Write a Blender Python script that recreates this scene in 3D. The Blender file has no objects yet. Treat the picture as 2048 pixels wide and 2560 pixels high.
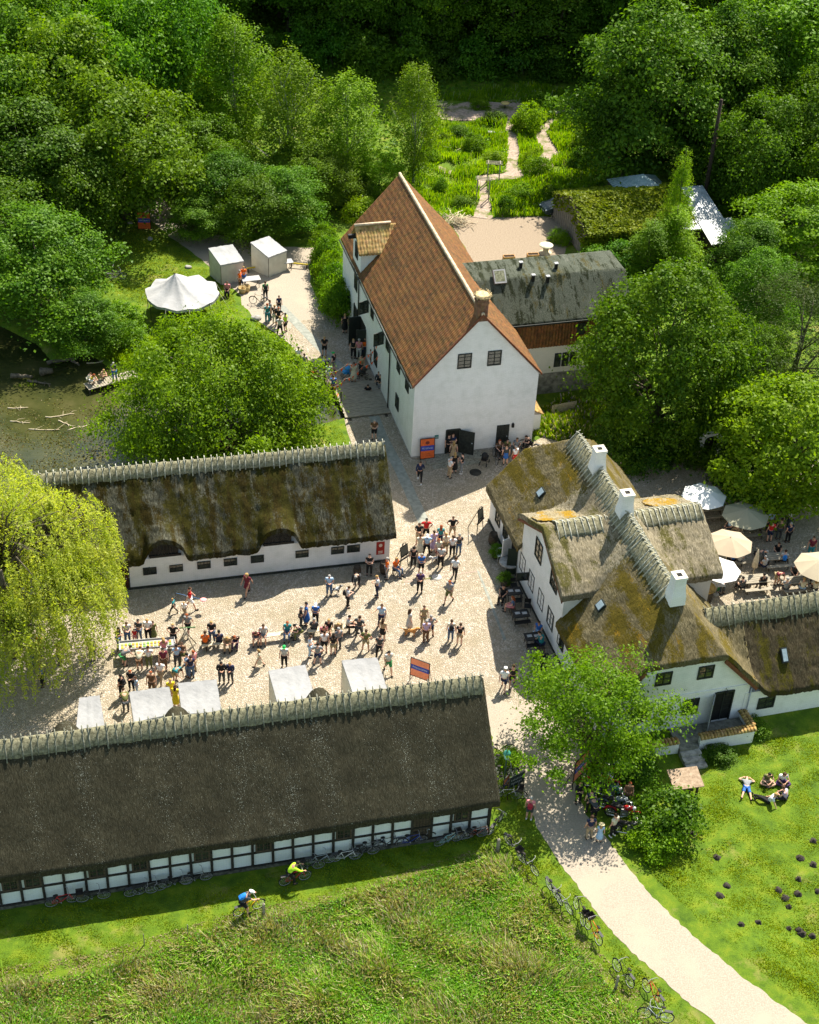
import bpy, bmesh, math, random
import numpy as np
from mathutils import Vector, Matrix, noise, Euler
R = math.radians
sc = bpy.context.scene
col = sc.collection
# ---------------------------------------------------------------- camera (solved from the building corners)
F, TH, RO, CH = 3765.5, .64497, .0526655, 60.09
cam = bpy.data.objects.new('camera', bpy.data.cameras.new('camera')); col.objects.link(cam); sc.camera = cam
s_, k_ = math.sin(TH), math.cos(TH); cr_, sr_ = math.cos(RO), math.sin(RO)
rt, up, fw = Vector((1, 0, 0)), Vector((0, s_, k_)), Vector((0, k_, -s_))
cx, cy = rt * cr_ + up * sr_, up * cr_ - rt * sr_
cam.matrix_world = Matrix(((cx.x, cy.x, -fw.x, 0), (cx.y, cy.y, -fw.y, 0), (cx.z, cy.z, -fw.z, CH), (0, 0, 0, 1)))
cam.data.sensor_fit = 'HORIZONTAL'; cam.data.sensor_width = 36; cam.data.lens = F / 2048 * 36
cam.data.clip_start = 1; cam.data.clip_end = 2000
sc.render.resolution_x, sc.render.resolution_y = 819, 1024
sc.view_settings.view_transform = 'Standard'; sc.view_settings.look = 'None'
sc.view_settings.gamma = 1; sc.view_settings.exposure = EXPO = 1.4

def ray(px, py):
    X, Y = px - 1024, py - 1280
    X, Y = X * cr_ + Y * sr_, -X * sr_ + Y * cr_
    return rt * (X / F) + up * (-Y / F) + fw
def G(px, py, z=0.):
    "where the line of sight through a photo point meets the level z: surveyed ground position"
    r = ray(px, py); t = (z - CH) / r.z
    return Vector((r.x * t, r.y * t, z))
class Frame:
    "local axes of a building: u along its front, v into it"
    def __init__(s, x, y, az):
        s.o = Vector((x, y, 0)); s.az = az
        s.u = Vector((math.cos(az), math.sin(az), 0)); s.v = Vector((-s.u.y, s.u.x, 0))
    def loc(s, p): d = p - s.o; return Vector((d.dot(s.u), d.dot(s.v), p.z))
    def front(s, px, py, v0=0):
        r = ray(px, py); c = Vector((0, 0, CH)); t = ((s.o + s.v * v0 - c).dot(s.v)) / r.dot(s.v); return s.loc(c + r * t)
    def side(s, px, py, u0=0):
        r = ray(px, py); c = Vector((0, 0, CH)); t = ((s.o + s.u * u0 - c).dot(s.u)) / r.dot(s.u); return s.loc(c + r * t)
    def w(s, u, v, z=0): return s.o + s.u * u + s.v * v + Vector((0, 0, z))

# ---------------------------------------------------------------- light
SUN_EL, SUN_AZ = R(53), R(65)      # azimuth as math angle in the xy plane, direction towards the sun
sd = Vector((math.cos(SUN_AZ) * math.cos(SUN_EL), math.sin(SUN_AZ) * math.cos(SUN_EL), math.sin(SUN_EL)))
sun = bpy.data.objects.new('sun', bpy.data.lights.new('sun', 'SUN')); col.objects.link(sun)
sun.data.energy = 4.6; sun.data.angle = R(.5); sun.data.color = (1, .93, .80)
sun.rotation_euler = sd.to_track_quat('Z', 'Y').to_euler()
wd = bpy.data.worlds.new('World'); sc.world = wd; wd.use_nodes = True
nt = wd.node_tree; sky = nt.nodes.new('ShaderNodeTexSky'); sky.sky_type = 'NISHITA'; sky.sun_disc = False
sky.sun_elevation = SUN_EL; sky.sun_rotation = R(90) - SUN_AZ
nt.nodes['Background'].inputs[1].default_value = .1
wm = nt.nodes.new('ShaderNodeMix'); wm.data_type = 'RGBA'; wm.blend_type = 'MULTIPLY'; wm.inputs[0].default_value = 1; wm.inputs[7].default_value = (1.05, 1, .82, 1)   # warm tint multiplied over the sky colour
nt.links.new(sky.outputs[0], wm.inputs[6]); nt.links.new(wm.outputs[2], nt.nodes['Background'].inputs[0])

# ---------------------------------------------------------------- object helpers
def link(o, parent=None):
    col.objects.link(o)
    if parent: o.parent = parent
    return o
def tag(o, label=None, cat=None, group=None, kind=None):
    if label: o['label'] = label
    if cat: o['category'] = cat
    if group: o['group'] = group
    if kind: o['kind'] = kind
    return o
def empty(name, loc, rz=0, label=None, cat=None, group=None, scale=1):
    o = bpy.data.objects.new(name, None); o.location = loc; o.rotation_euler = (0, 0, rz); o.empty_display_size = .3
    o.scale = (scale,) * 3
    return tag(link(o), label, cat, group)
def children(o): return [c for c in bpy.data.objects if c.parent == o]
KIDS = {}
def copy_tree(o, loc=None, rz=None, label=None, group=None, scale=None, kids=None):
    c = o.copy(); col.objects.link(c)
    if loc is not None: c.location = loc
    if rz is not None: c.rotation_euler = (0, 0, rz)
    if scale is not None: c.scale = scale if hasattr(scale, '__len__') else (scale,) * 3
    if label: c['label'] = label
    if group: c['group'] = group
    if o.name not in KIDS: KIDS[o.name] = [(a, children(a)) for a in children(o)]
    c_parts = []
    for a, bs in KIDS[o.name]:
        d = a.copy(); col.objects.link(d); d.parent = c; c_parts.append(d)
        for b in bs:
            e = b.copy(); col.objects.link(e); e.parent = d; c_parts.append(e)
    if kids is not None: kids.extend(c_parts)
    return c
def np_mesh(name, V, Fq, mats, midx=None, smooth=False):
    V = np.asarray(V, np.float32); Fq = np.asarray(Fq, np.int32); n = Fq.shape[1]
    me = bpy.data.meshes.new(name); me.vertices.add(len(V)); me.vertices.foreach_set('co', V.ravel())
    me.loops.add(Fq.size); me.loops.foreach_set('vertex_index', Fq.ravel())
    me.polygons.add(len(Fq)); me.polygons.foreach_set('loop_start', np.arange(len(Fq), dtype=np.int32) * n)
    if midx is not None: me.polygons.foreach_set('material_index', np.asarray(midx, np.int32))
    if smooth: me.polygons.foreach_set('use_smooth', np.ones(len(Fq), bool))
    me.update(calc_edges=True)
    for m in (mats if isinstance(mats, (list, tuple)) else [mats]): me.materials.append(m)
    return me
class MB:
    def __init__(s): s.V = []; s.Fc = []; s.M = []; s.S = []
    def add(s, vs, fs, m=0, smooth=False):
        b = len(s.V); s.V += [tuple(v) for v in vs]
        for f in fs: s.Fc.append([b + i for i in f]); s.M.append(m); s.S.append(smooth)
        return s
    def box(s, x0, x1, y0, y1, z0, z1, m=0):
        return s.add([(x0, y0, z0), (x1, y0, z0), (x1, y1, z0), (x0, y1, z0), (x0, y0, z1), (x1, y0, z1), (x1, y1, z1), (x0, y1, z1)],
              [(0, 3, 2, 1), (4, 5, 6, 7), (0, 1, 5, 4), (1, 2, 6, 5), (2, 3, 7, 6), (3, 0, 4, 7)], m)
    def obox(s, c, ax, ay, az, m=0):
        "oriented box: centre and three half-axis vectors"
        c, ax, ay, az = map(Vector, (c, ax, ay, az)); P = []
        for k in (-1, 1):
            for i, j in ((-1, -1), (1, -1), (1, 1), (-1, 1)): P.append(c + ax * i + ay * j + az * k)
        return s.add(P, [(0, 3, 2, 1), (4, 5, 6, 7), (0, 1, 5, 4), (1, 2, 6, 5), (2, 3, 7, 6), (3, 0, 4, 7)], m)
    def prism(s, poly, z0, z1, m=0):
        n = len(poly); return s.add([(p[0], p[1], z0) for p in poly] + [(p[0], p[1], z1) for p in poly],
              [tuple(range(n))[::-1], tuple(range(n, 2 * n))] + [(i, (i + 1) % n, n + (i + 1) % n, n + i) for i in range(n)], m)
    def extr(s, poly3, d, m=0):
        "planar polygon swept by vector d"
        n = len(poly3); d = Vector(d); P = [Vector(p) for p in poly3]
        return s.add(P + [p + d for p in P], [tuple(range(n))[::-1], tuple(range(n, 2 * n))] + [(i, (i + 1) % n, n + (i + 1) % n, n + i) for i in range(n)], m)
    def tube(s, pts, rad, n=6, m=0, cap=True, closed=False):
        pts = [Vector(p) for p in pts]; k = len(pts); rad = rad if hasattr(rad, '__len__') else [rad] * k; V = []
        for i, p in enumerate(pts):
            a = pts[(i - 1) % k] if (i or closed) else p; b = pts[(i + 1) % k] if (i < k - 1 or closed) else p
            t = (b - a).normalized(); q = Vector((0, 0, 1)) if abs(t.z) < .9 else Vector((1, 0, 0))
            x = t.cross(q).normalized(); y = t.cross(x)
            for j in range(n): th = 2 * math.pi * j / n; V.append(p + (x * math.cos(th) + y * math.sin(th)) * rad[i])
        fs = []
        for i in range(k if closed else k - 1):
            for j in range(n): a = i * n; b = ((i + 1) % k) * n; fs.append((a + j, a + (j + 1) % n, b + (j + 1) % n, b + j))
        if cap and not closed: fs += [tuple(range(n))[::-1], tuple(range((k - 1) * n, k * n))]
        return s.add(V, fs, m, True)
    def lathe(s, prof, c=(0, 0, 0), n=16, m=0, cap=True):
        V = []
        for r, z in prof:
            for j in range(n): th = 2 * math.pi * j / n; V.append((c[0] + r * math.cos(th), c[1] + r * math.sin(th), c[2] + z))
        k = len(prof); fs = []
        for i in range(k - 1):
            for j in range(n): fs.append((i * n + j, i * n + (j + 1) % n, (i + 1) * n + (j + 1) % n, (i + 1) * n + j))
        if cap: fs += [tuple(range(n))[::-1], tuple(range((k - 1) * n, k * n))]
        return s.add(V, fs, m, True)
    def ell(s, c, r, n=10, k=6, m=0, rot=None):
        V = []; c = Vector(c)
        for i in range(k + 1):
            ph = math.pi * i / k
            for j in range(n):
                th = 2 * math.pi * j / n; p = Vector((r[0] * math.sin(ph) * math.cos(th), r[1] * math.sin(ph) * math.sin(th), r[2] * math.cos(ph)))
                if rot: p = rot @ p
                V.append(c + p)
        fs = [(i * n + j, (i + 1) * n + j, (i + 1) * n + (j + 1) % n, i * n + (j + 1) % n) for i in range(k) for j in range(n)]
        return s.add(V, fs, m, True)
    def mesh(s, name, mats):
        me = bpy.data.meshes.new(name); me.from_pydata(s.V, [], s.Fc)
        for m in (mats if isinstance(mats, (list, tuple)) else [mats]): me.materials.append(m)
        me.polygons.foreach_set('material_index', s.M); me.polygons.foreach_set('use_smooth', s.S)
        me.update(); return me
    def build(s, name, mats, parent=None, loc=None, rz=0, label=None, cat=None, group=None, kind=None):
        o = bpy.data.objects.new(name, s.mesh(name, mats)); link(o, parent)
        if loc is not None: o.location = loc
        if rz: o.rotation_euler = (0, 0, rz)
        return tag(o, label, cat, group, kind)
def inside(p, poly):
    x, y = p[0], p[1]; c = False; j = len(poly) - 1
    for i in range(len(poly)):
        xi, yi = poly[i][0], poly[i][1]; xj, yj = poly[j][0], poly[j][1]
        if (yi > y) != (yj > y) and x < (xj - xi) * (y - yi) / (yj - yi) + xi: c = not c
        j = i
    return c
def np_inside(X, Y, poly):
    c = np.zeros(X.shape, bool); n = len(poly)
    for i in range(n):
        xi, yi = poly[i][0], poly[i][1]; xj, yj = poly[i - 1][0], poly[i - 1][1]
        if yi == yj: continue
        c ^= ((yi > Y) != (yj > Y)) & (X < (xj - xi) * (Y - yi) / (yj - yi) + xi)
    return c
def np_dist(X, Y, poly):
    d = np.full(X.shape, 1e9); n = len(poly)
    for i in range(n):
        ax, ay = poly[i - 1][0], poly[i - 1][1]; bx, by = poly[i][0] - ax, poly[i][1] - ay
        t = np.clip(((X - ax) * bx + (Y - ay) * by) / (bx * bx + by * by + 1e-9), 0, 1)
        d = np.minimum(d, np.hypot(X - ax - t * bx, Y - ay - t * by))
    return d

# ---------------------------------------------------------------- materials
def new_mat(name):
    m = bpy.data.materials.new(name); m.use_nodes = True; t = m.node_tree; b = t.nodes['Principled BSDF']; b.inputs['Specular IOR Level'].default_value = .25
    return m, t, b
def N(t, typ, **kw):
    n = t.nodes.new(typ)
    for k, v in kw.items():
        if k in n.inputs: n.inputs[k].default_value = v
        else: setattr(n, k, v)
    return n
def ramp(t, fac, stops):
    r = N(t, 'ShaderNodeValToRGB'); e = r.color_ramp.elements
    for i, (p, c) in enumerate(stops):
        if i < 2: e[i].position = p; e[i].color = (*c, 1)
        else: q = e.new(p); q.color = (*c, 1)
    t.links.new(fac, r.inputs[0]); return r.outputs[0]
def mixc(t, fac, a, b, mode='MIX'):
    m = N(t, 'ShaderNodeMix', data_type='RGBA', blend_type=mode)
    for sck, v in ((m.inputs[0], fac), (m.inputs[6], a), (m.inputs[7], b)):
        if isinstance(v, bpy.types.NodeSocket): t.links.new(v, sck)
        else: sck.default_value = v if not hasattr(v, '__len__') else (*v, 1)
    return m.outputs[2]
def coords(t, scale=(1, 1, 1), rot=(0, 0, 0), kind='Object'):
    tc = N(t, 'ShaderNodeTexCoord'); mp = N(t, 'ShaderNodeMapping'); mp.inputs['Scale'].default_value = scale; mp.inputs['Rotation'].default_value = rot
    t.links.new(tc.outputs[kind], mp.inputs[0]); return mp.outputs[0]
def nz(t, vec, scale, detail=3, rough=.6, out=0):
    n = N(t, 'ShaderNodeTexNoise', Scale=scale, Detail=detail, Roughness=rough); t.links.new(vec, n.inputs['Vector']); return n.outputs[out]
def bump(t, b, h, strength=.5, dist=.05):
    bp = N(t, 'ShaderNodeBump', Strength=strength, Distance=dist); t.links.new(h, bp.inputs['Height']); t.links.new(bp.outputs[0], b.inputs['Normal'])
def noisy(name, c1, c2, scale=3, rough=.85, bs=.3, bd=.03, stretch=(1, 1, 1), scale2=None, c3=None, lo=.35, hi=.65):
    m, t, b = new_mat(name); v = coords(t, stretch); n = nz(t, v, scale, 5)
    c = ramp(t, n, [(lo, c1), (hi, c2)])
    if c3 is not None:
        n2 = nz(t, v, scale2 or scale * .3, 4); f = ramp(t, n2, [(.5, (0, 0, 0)), (.62, (1, 1, 1))]); c = mixc(t, f, c, c3)
    t.links.new(c, b.inputs['Base Color']); b.inputs['Roughness'].default_value = rough
    if bs: bump(t, b, nz(t, v, scale * 3, 4), bs, bd)
    return m
_fc = {}
def flat(c, rough=.7, metal=0, name=None):
    key = (tuple(round(x, 3) for x in c), rough, metal)
    if key in _fc: return _fc[key]
    m, t, b = new_mat(name or 'paint'); v = coords(t); n = nz(t, v, 9, 3)
    c2 = tuple(min(1, x * 1.12) for x in c); c1 = tuple(x * .86 for x in c)
    t.links.new(ramp(t, n, [(.35, c1), (.65, c2)]), b.inputs['Base Color']); b.inputs['Roughness'].default_value = rough; b.inputs['Metallic'].default_value = metal
    _fc[key] = m; return m

def half(t, s): h = N(t, 'ShaderNodeMath', operation='MULTIPLY'); t.links.new(s, h.inputs[0]); h.inputs[1].default_value = .5; return h.outputs[0]
def thatch_mat(name, dark, mid, light, moss=None, moss_amt=.5, fleck=0, ax=(1, .22, .35)):
    m, t, b = new_mat(name); v = coords(t, ax); v0 = coords(t)
    n = nz(t, v, 16, 6, .75); c = ramp(t, n, [(.3, dark), (.5, mid), (.72, light)])
    big = nz(t, v0, .6, 3); c = mixc(t, ramp(t, big, [(.35, (0, 0, 0)), (.7, (.55, .55, .55))]), c, dark)
    h = n
    if moss:
        for i, (mc, sc_, lo) in enumerate(moss):
            vm = coords(t, (1, .55, .55)); a = nz(t, vm, sc_, 6, .7); sx = nz(t, coords(t, (.9, .12, .12)), 1.3 + i, 3)
            mm = N(t, 'ShaderNodeMath', operation='ADD'); t.links.new(a, mm.inputs[0]); t.links.new(sx, mm.inputs[1])
            m3 = N(t, 'ShaderNodeMath', operation='MULTIPLY_ADD'); t.links.new(nz(t, coords(t, (1, .6, .6)), 15, 4, .8), m3.inputs[0]); m3.inputs[1].default_value = .7; t.links.new(mm.outputs[0], m3.inputs[2])
            f = ramp(t, m3.outputs[0], [(max(0, lo - .06) / 2, (0, 0, 0)), ((lo + .07) / 2, (1, 1, 1))]) if False else ramp(t, half(t, m3.outputs[0]), [((lo - .05) / 2, (0, 0, 0)), ((lo + .06) / 2, (1, 1, 1))])
            fine = ramp(t, nz(t, v0, 14, 5, .8), [(.35, tuple(x * .25 for x in mc)), (.7, mc)])
            c = mixc(t, f, c, fine)
    if fleck:
        fl = nz(t, coords(t, (1, .5, .5)), 34, 2, .5); st = nz(t, coords(t, (1, .15, .15)), .9, 3)
        fm = N(t, 'ShaderNodeMath', operation='MULTIPLY_ADD'); t.links.new(st, fm.inputs[0]); fm.inputs[1].default_value = .35; t.links.new(fl, fm.inputs[2])
        c = mixc(t, ramp(t, fm.outputs[0], [(fleck, (0, 0, 0)), (fleck + .03, (1, 1, 1))]), c, (.34, .36, .3))
    t.links.new(c, b.inputs['Base Color']); b.inputs['Roughness'].default_value = .95; b.inputs['Specular IOR Level'].default_value = .1
    bump(t, b, n, .9, .06); return m
M = {}
M['thatch_lower'] = thatch_mat('old dark thatch', (.018, .0165, .010), (.041, .037, .022), (.085, .08, .054), fleck=.875)
M['thatch_upper'] = thatch_mat('mossy thatch', (.018, .018, .012), (.065, .064, .045), (.19, .19, .145), moss=[((.055, .05, .007), 1.1, 1.34), ((.048, .036, .006), 1.6, 1.42)])
M['thatch_house'] = thatch_mat('weathered thatch', (.04, .033, .015), (.13, .108, .058), (.3, .25, .15), moss=[((.15, .115, .015), 1.1, 1.4), ((.34, .2, .014), 1.4, 1.6)])
M['thatch_pale'] = thatch_mat('pale thatch', (.07, .06, .036), (.21, .18, .12), (.46, .4, .29), moss=[((.13, .12, .035), 1.5, 1.45)])
M['thatch_wing'] = thatch_mat('brown mossy thatch', (.018, .014, .008), (.05, .04, .022), (.13, .112, .068), moss=[((.09, .08, .01), 1.3, 1.43)])
M['lichen'] = thatch_mat('lichened thatch', (.1, .08, .04), (.24, .2, .12), (.46, .4, .28), moss=[((.42, .25, .02), 1.4, 1.33)])
M['ridge_straw'] = noisy('ridge straw', (.09, .085, .05), (.26, .245, .155), 7, .95, .6, .05)
M['stick'] = noisy('weathered oak stick', (.08, .082, .062), (.26, .26, .2), 9, .9, .3, .01)
M['stick_pale'] = noisy('silvery oak stick', (.2, .2, .16), (.5, .49, .4), 9, .9, .3, .01)  # lighter copy of the oak stick material
def wall_mat(name, c, stain=(.45, .47, .4)):
    m, t, b = new_mat(name); v = coords(t)
    br = N(t, 'ShaderNodeTexBrick', Scale=1.0); br.inputs['Brick Width'].default_value = .25; br.inputs['Row Height'].default_value = .075
    br.inputs['Mortar Size'].default_value = .006; br.inputs['Color1'].default_value = (1, 1, 1, 1); br.inputs['Color2'].default_value = (.93, .93, .93, 1); br.inputs['Mortar'].default_value = (.72, .72, .72, 1)
    tc = N(t, 'ShaderNodeTexCoord'); sp = N(t, 'ShaderNodeSeparateXYZ'); cb = N(t, 'ShaderNodeCombineXYZ'); ad = N(t, 'ShaderNodeMath', operation='ADD')
    t.links.new(tc.outputs['Object'], sp.inputs[0]); t.links.new(sp.outputs[0], ad.inputs[0]); t.links.new(sp.outputs[1], ad.inputs[1])
    t.links.new(ad.outputs[0], cb.inputs[0]); t.links.new(sp.outputs[2], cb.inputs[1]); t.links.new(cb.outputs[0], br.inputs['Vector'])
    n = nz(t, v, 1.2, 5); n2 = nz(t, v, 12, 4)
    cc = mixc(t, ramp(t, n, [(.45, (0, 0, 0)), (.75, (.35, .35, .35))]), c, stain)
    cc = mixc(t, ramp(t, n2, [(.5, (0, 0, 0)), (.8, (.2, .2, .2))]), cc, stain)
    cc = mixc(t, .8, cc, br.outputs['Color'], 'MULTIPLY')
    t.links.new(cc, b.inputs['Base Color']); b.inputs['Roughness'].default_value = .9
    bump(t, b, br.outputs['Fac'], -.25, .01); return m
M['white'] = wall_mat('limewashed brick', (.8, .79, .77))
M['cream'] = wall_mat('cream wall', (.66, .64, .57))
M['plinth'] = noisy('tarred plinth', (.02, .024, .02), (.05, .055, .045), 5)
M['timber'] = noisy('tarred timber', (.012, .011, .009), (.04, .036, .03), 8)
M['iron'] = flat((.02, .025, .022), .5, name='dark green painted frame')
def glass_mat():
    m, t, b = new_mat('window glass'); v = coords(t); c = ramp(t, nz(t, v, 1.5, 3), [(.35, (.012, .016, .014)), (.7, (.06, .07, .05))])
    t.links.new(c, b.inputs['Base Color']); b.inputs['Roughness'].default_value = .06; b.inputs['Specular IOR Level'].default_value = .8; return m
M['glass'] = glass_mat()
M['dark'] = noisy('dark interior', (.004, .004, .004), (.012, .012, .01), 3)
M['brown'] = noisy('brown board', (.10, .035, .018), (.2, .075, .035), 6)
M['wood'] = noisy('weathered planks', (.17, .15, .11), (.36, .32, .25), 3, stretch=(1, 9, 9))
M['darkwood'] = noisy('dark wood', (.03, .022, .015), (.085, .065, .045), 4, stretch=(1, 6, 6))
M['palewood'] = noisy('pale wood', (.42, .34, .22), (.62, .53, .38), 4)
M['canvas'] = noisy('white canvas', (.29, .29, .29), (.37, .37, .37), 1.1, .8, .5, .06)
M['canvas_side'] = noisy('cream canvas side', (.48, .45, .37), (.58, .55, .46), 1.5, .8, .25, .03)
M['stone'] = noisy('grey stone', (.2, .19, .17), (.42, .4, .36), 4)
M['zinc'] = noisy('zinc sheet', (.3, .33, .35), (.48, .5, .53), 2, .4)
M['black'] = flat((.012, .012, .012), .5, name='black')
def tile_mat(name, a, bcol, c, scale=1.):
    m, t, b = new_mat(name); v = coords(t); n = nz(t, v, .9, 6, .75); n2 = nz(t, coords(t, (4, 2.8, 2.8)), 1.3, 2, .5)
    vo = N(t, 'ShaderNodeTexVoronoi', Scale=4.2); t.links.new(v, vo.inputs['Vector'])
    mm = N(t, 'ShaderNodeMath', operation='MULTIPLY_ADD'); t.links.new(n2, mm.inputs[0]); mm.inputs[1].default_value = .5; 
    ms = N(t, 'ShaderNodeMath', operation='MULTIPLY'); t.links.new(n, ms.inputs[0]); ms.inputs[1].default_value = .55
    t.links.new(ms.outputs[0], mm.inputs[2])
    cc = ramp(t, mm.outputs[0], [(.38, a), (.5, bcol), (.64, c)])
    cc = mixc(t, .12, cc, vo.outputs['Color'], 'SOFT_LIGHT')
    moss = ramp(t, nz(t, v, 7, 5, .8), [(.56, (0, 0, 0)), (.66, (.6, .6, .6))]); cc = mixc(t, moss, cc, (.075, .065, .035))
    t.links.new(cc, b.inputs['Base Color']); b.inputs['Roughness'].default_value = .8; return m
M['tile'] = tile_mat('red clay pantiles', (.065, .034, .013), (.125, .057, .017), (.2, .088, .025))
M['tile_yellow'] = tile_mat('yellow pantiles', (.12, .08, .03), (.3, .19, .06), (.46, .32, .13))
M['ridge_tile'] = noisy('mortared ridge tiles', (.4, .3, .19), (.62, .5, .36), 5)
M['felt'] = thatch_mat('grey roofing felt', (.045, .052, .038), (.085, .095, .072), (.14, .15, .12), moss=[((.1, .08, .012), 1.3, 1.48), ((.2, .21, .17), 3.2, 1.55), ((.035, .042, .02), 1.8, 1.42)], ax=(1, .6, .6))

def heightfield(name, zf, x0, x1, y0, y1, st, thick, mat, parent, mask=None, amp=.035, fs=1.1, ny=None, smooth=True):
    "thick sheet z = zf(x, y): vectorised, displaced a little so it reads as straw"
    nx = max(2, int((x1 - x0) / st)); ny = ny or max(2, int((y1 - y0) / st))
    X, Y = np.meshgrid(np.linspace(x0, x1, nx + 1), np.linspace(y0, y1, ny + 1), indexing='ij')
    Z = zf(X, Y)
    if amp:
        Nn = np.array([noise.fractal((x * fs, y * fs, z * fs), 1, 2, 4) for x, y, z in zip(X.ravel(), Y.ravel(), Z.ravel())]).reshape(X.shape)
        rng = np.random.default_rng(5); Z = Z + Nn * amp + rng.normal(0, amp * .25, X.shape)
    cxm = (X[:-1, :-1] + X[1:, 1:]) / 2; cym = (Y[:-1, :-1] + Y[1:, 1:]) / 2
    K = np.ones(cxm.shape, bool) if mask is None else mask(cxm, cym)
    idx = np.arange(X.size).reshape(X.shape); n = X.size
    q = np.stack([idx[:-1, :-1], idx[1:, :-1], idx[1:, 1:], idx[:-1, 1:]], -1)[K]
    V = np.concatenate([np.stack([X, Y, Z], -1).reshape(-1, 3), np.stack([X, Y, Z - thick], -1).reshape(-1, 3)])
    e = {}
    for f in q:
        for a in range(4):
            k = (f[a], f[(a + 1) % 4]); e[k] = 1
    side = [(b, a, a + n, b + n) for (a, b) in e if (b, a) not in e]
    Fq = np.concatenate([q, q[:, ::-1] + n, np.array(side)])
    used = np.unique(Fq); mp = np.zeros(2 * n, np.int64); mp[used] = np.arange(len(used))
    me = np_mesh(name, V[used], mp[Fq], mat, smooth=False)
    if smooth:
        s = np.zeros(len(Fq), bool); s[:len(q)] = True; me.polygons.foreach_set('use_smooth', s)
    o = bpy.data.objects.new(name, me); return link(o, parent)
def ridge_sticks(parent, p0, p1, k, spacing, rad=.045, reach=.75, seed=1, mat=None, cap=None, strawm=None):
    cap = cap or reach * .82
    "straw cap along a ridge p0->p1 (slopes fall with gradient k either side) with crossed oak sticks astride it"
    rnd = random.Random(seed); p0, p1 = Vector(p0), Vector(p1); d = (p1 - p0); L = d.length; d.normalize(); s = Vector((-d.y, d.x, 0)).normalized()
    b = MB(); n = int(L / .25); prof = [(-cap, -cap * k - .02), (-cap * .96, -cap * k + .13), (-.16, .04), (0, .12), (.16, .04), (cap * .96, -cap * k + .13), (cap, -cap * k - .02)]
    V = []; 
    for i in range(n + 1):
        for a, h in prof:
            j = noise.noise(Vector((i * .37, a * 5, seed))) * .05; V.append(p0 + d * (L * i / n) + s * (a + j) + Vector((0, 0, h + j)))
    m = len(prof); fs = [(i * m + j, i * m + j + 1, (i + 1) * m + j + 1, (i + 1) * m + j) for i in range(n) for j in range(m - 1)]
    fs += [tuple(range(m)), tuple(range(n * m, n * m + m))[::-1]]
    b.add(V, fs, 0, True); rg = b.build('ridge_cap', strawm or M['ridge_straw'], parent)
    nst = int(L / spacing)
    for i in range(nst + 1):
        c = p0 + d * (L * (i + .5 * 0) / nst + rnd.uniform(-.05, .05)); st = MB()
        for sg in (-1, 1):
            t = rnd.uniform(.85, 1.1) * reach; off = d * (.05 * sg + rnd.uniform(-.02, .02)); sk = d * rnd.uniform(-.06, .06)
            q = lambda a, lift: c + off + sk * a + s * (sg * a) + Vector((0, 0, -abs(a) * k + lift)) if a >= 0 else c + off + s * (sg * a) + Vector((0, 0, .12 - a * k * .9))
            r = rad * .72 * rnd.uniform(.75, 1.25)
            st.tube([q(-.16, 0), c + off + Vector((0, 0, .17)), q(.18, .16), q(t * .55, .135), q(t, .07)], [r * .8, r, r, r * 1.1, r], 5)
        st.build('ridge_stick', mat or M['stick'], rg)
    return rg
def window(parent, o, ux, uz, w, h, nrm, cols=2, rows=3, name='window', frame=None, fr=.05, bar=.018, sub=True, bar_mat=None):
    "window set on a wall: o = centre, ux along wall, nrm outward; frame proud of the wall, pane a sub-part"
    o, ux, uz, nrm = map(Vector, (o, ux, uz, nrm)); b = MB(); d = nrm * .035
    for sg in (-1, 1):
        b.obox(o + ux * sg * (w / 2 - fr / 2) + nrm * .02, ux * fr / 2, nrm * .04, uz * h / 2)
        b.obox(o + uz * sg * (h / 2 - fr / 2) + nrm * .022, ux * (w / 2 - fr), nrm * .036, uz * fr / 2)
    for i in range(1, cols): 
        wd_ = bar * (1.6 if i * 2 == cols else .6); b.obox(o + ux * (w * (i / cols - .5)) + nrm * .015, ux * wd_, nrm * .03, uz * (h / 2 - fr))
    for j in range(1, rows): b.obox(o + uz * (h * (j / rows - .5)) + nrm * .013, ux * (w / 2 - fr), nrm * .026, uz * bar * .6)
    f = b.build(name, frame or M['iron'], parent)
    p = MB().obox(o + nrm * .006, ux * (w / 2 - fr * .5), nrm * .006, uz * (h / 2 - fr * .5)).build('pane', M['glass'], f)
    return f
X3, Y3, Z3 = Vector((1, 0, 0)), Vector((0, 1, 0)), Vector((0, 0, 1))
# ---------------------------------------------------------------- people: posed bodies grown from a jointed skeleton
def skin_mesh(name, chains, sub=1):
    "chains: lists of (point, radius); points equal to an earlier one are shared; each loose chain gets its own root"
    V, Rr, E, key = [], [], [], {}
    for ch in chains:
        prev = None
        for p, r in ch:
            k = tuple(round(c, 4) for c in p)
            if k not in key: key[k] = len(V); V.append(p); Rr.append(r)
            i = key[k]
            if prev is not None and prev != i: E.append((prev, i))
            prev = i
    me = bpy.data.meshes.new(name); me.from_pydata(V, E, []); o = bpy.data.objects.new(name, me); col.objects.link(o)
    m = o.modifiers.new('s', 'SKIN'); m.use_smooth_shade = True; sv = me.skin_vertices[0].data
    par = list(range(len(V)))
    def fd(a):
        while par[a] != a: a = par[a]
        return a
    for a, b in E: par[fd(b)] = fd(a)
    seen = set()
    for i in range(len(V)):
        sv[i].radius = (Rr[i] if hasattr(Rr[i], '__len__') else (Rr[i], Rr[i])); sv[i].use_root = fd(i) not in seen; seen.add(fd(i))
    s = o.modifiers.new('d', 'SUBSURF'); s.levels = sub; s.render_levels = sub
    dg = bpy.context.evaluated_depsgraph_get(); dg.update(); out = bpy.data.meshes.new_from_object(o.evaluated_get(dg)); out.name = name
    bpy.data.objects.remove(o); bpy.data.meshes.remove(me); out.materials.clear(); out.materials.append(None)
    for p in out.polygons: p.use_smooth = True; p.material_index = 0
    return out
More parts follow.
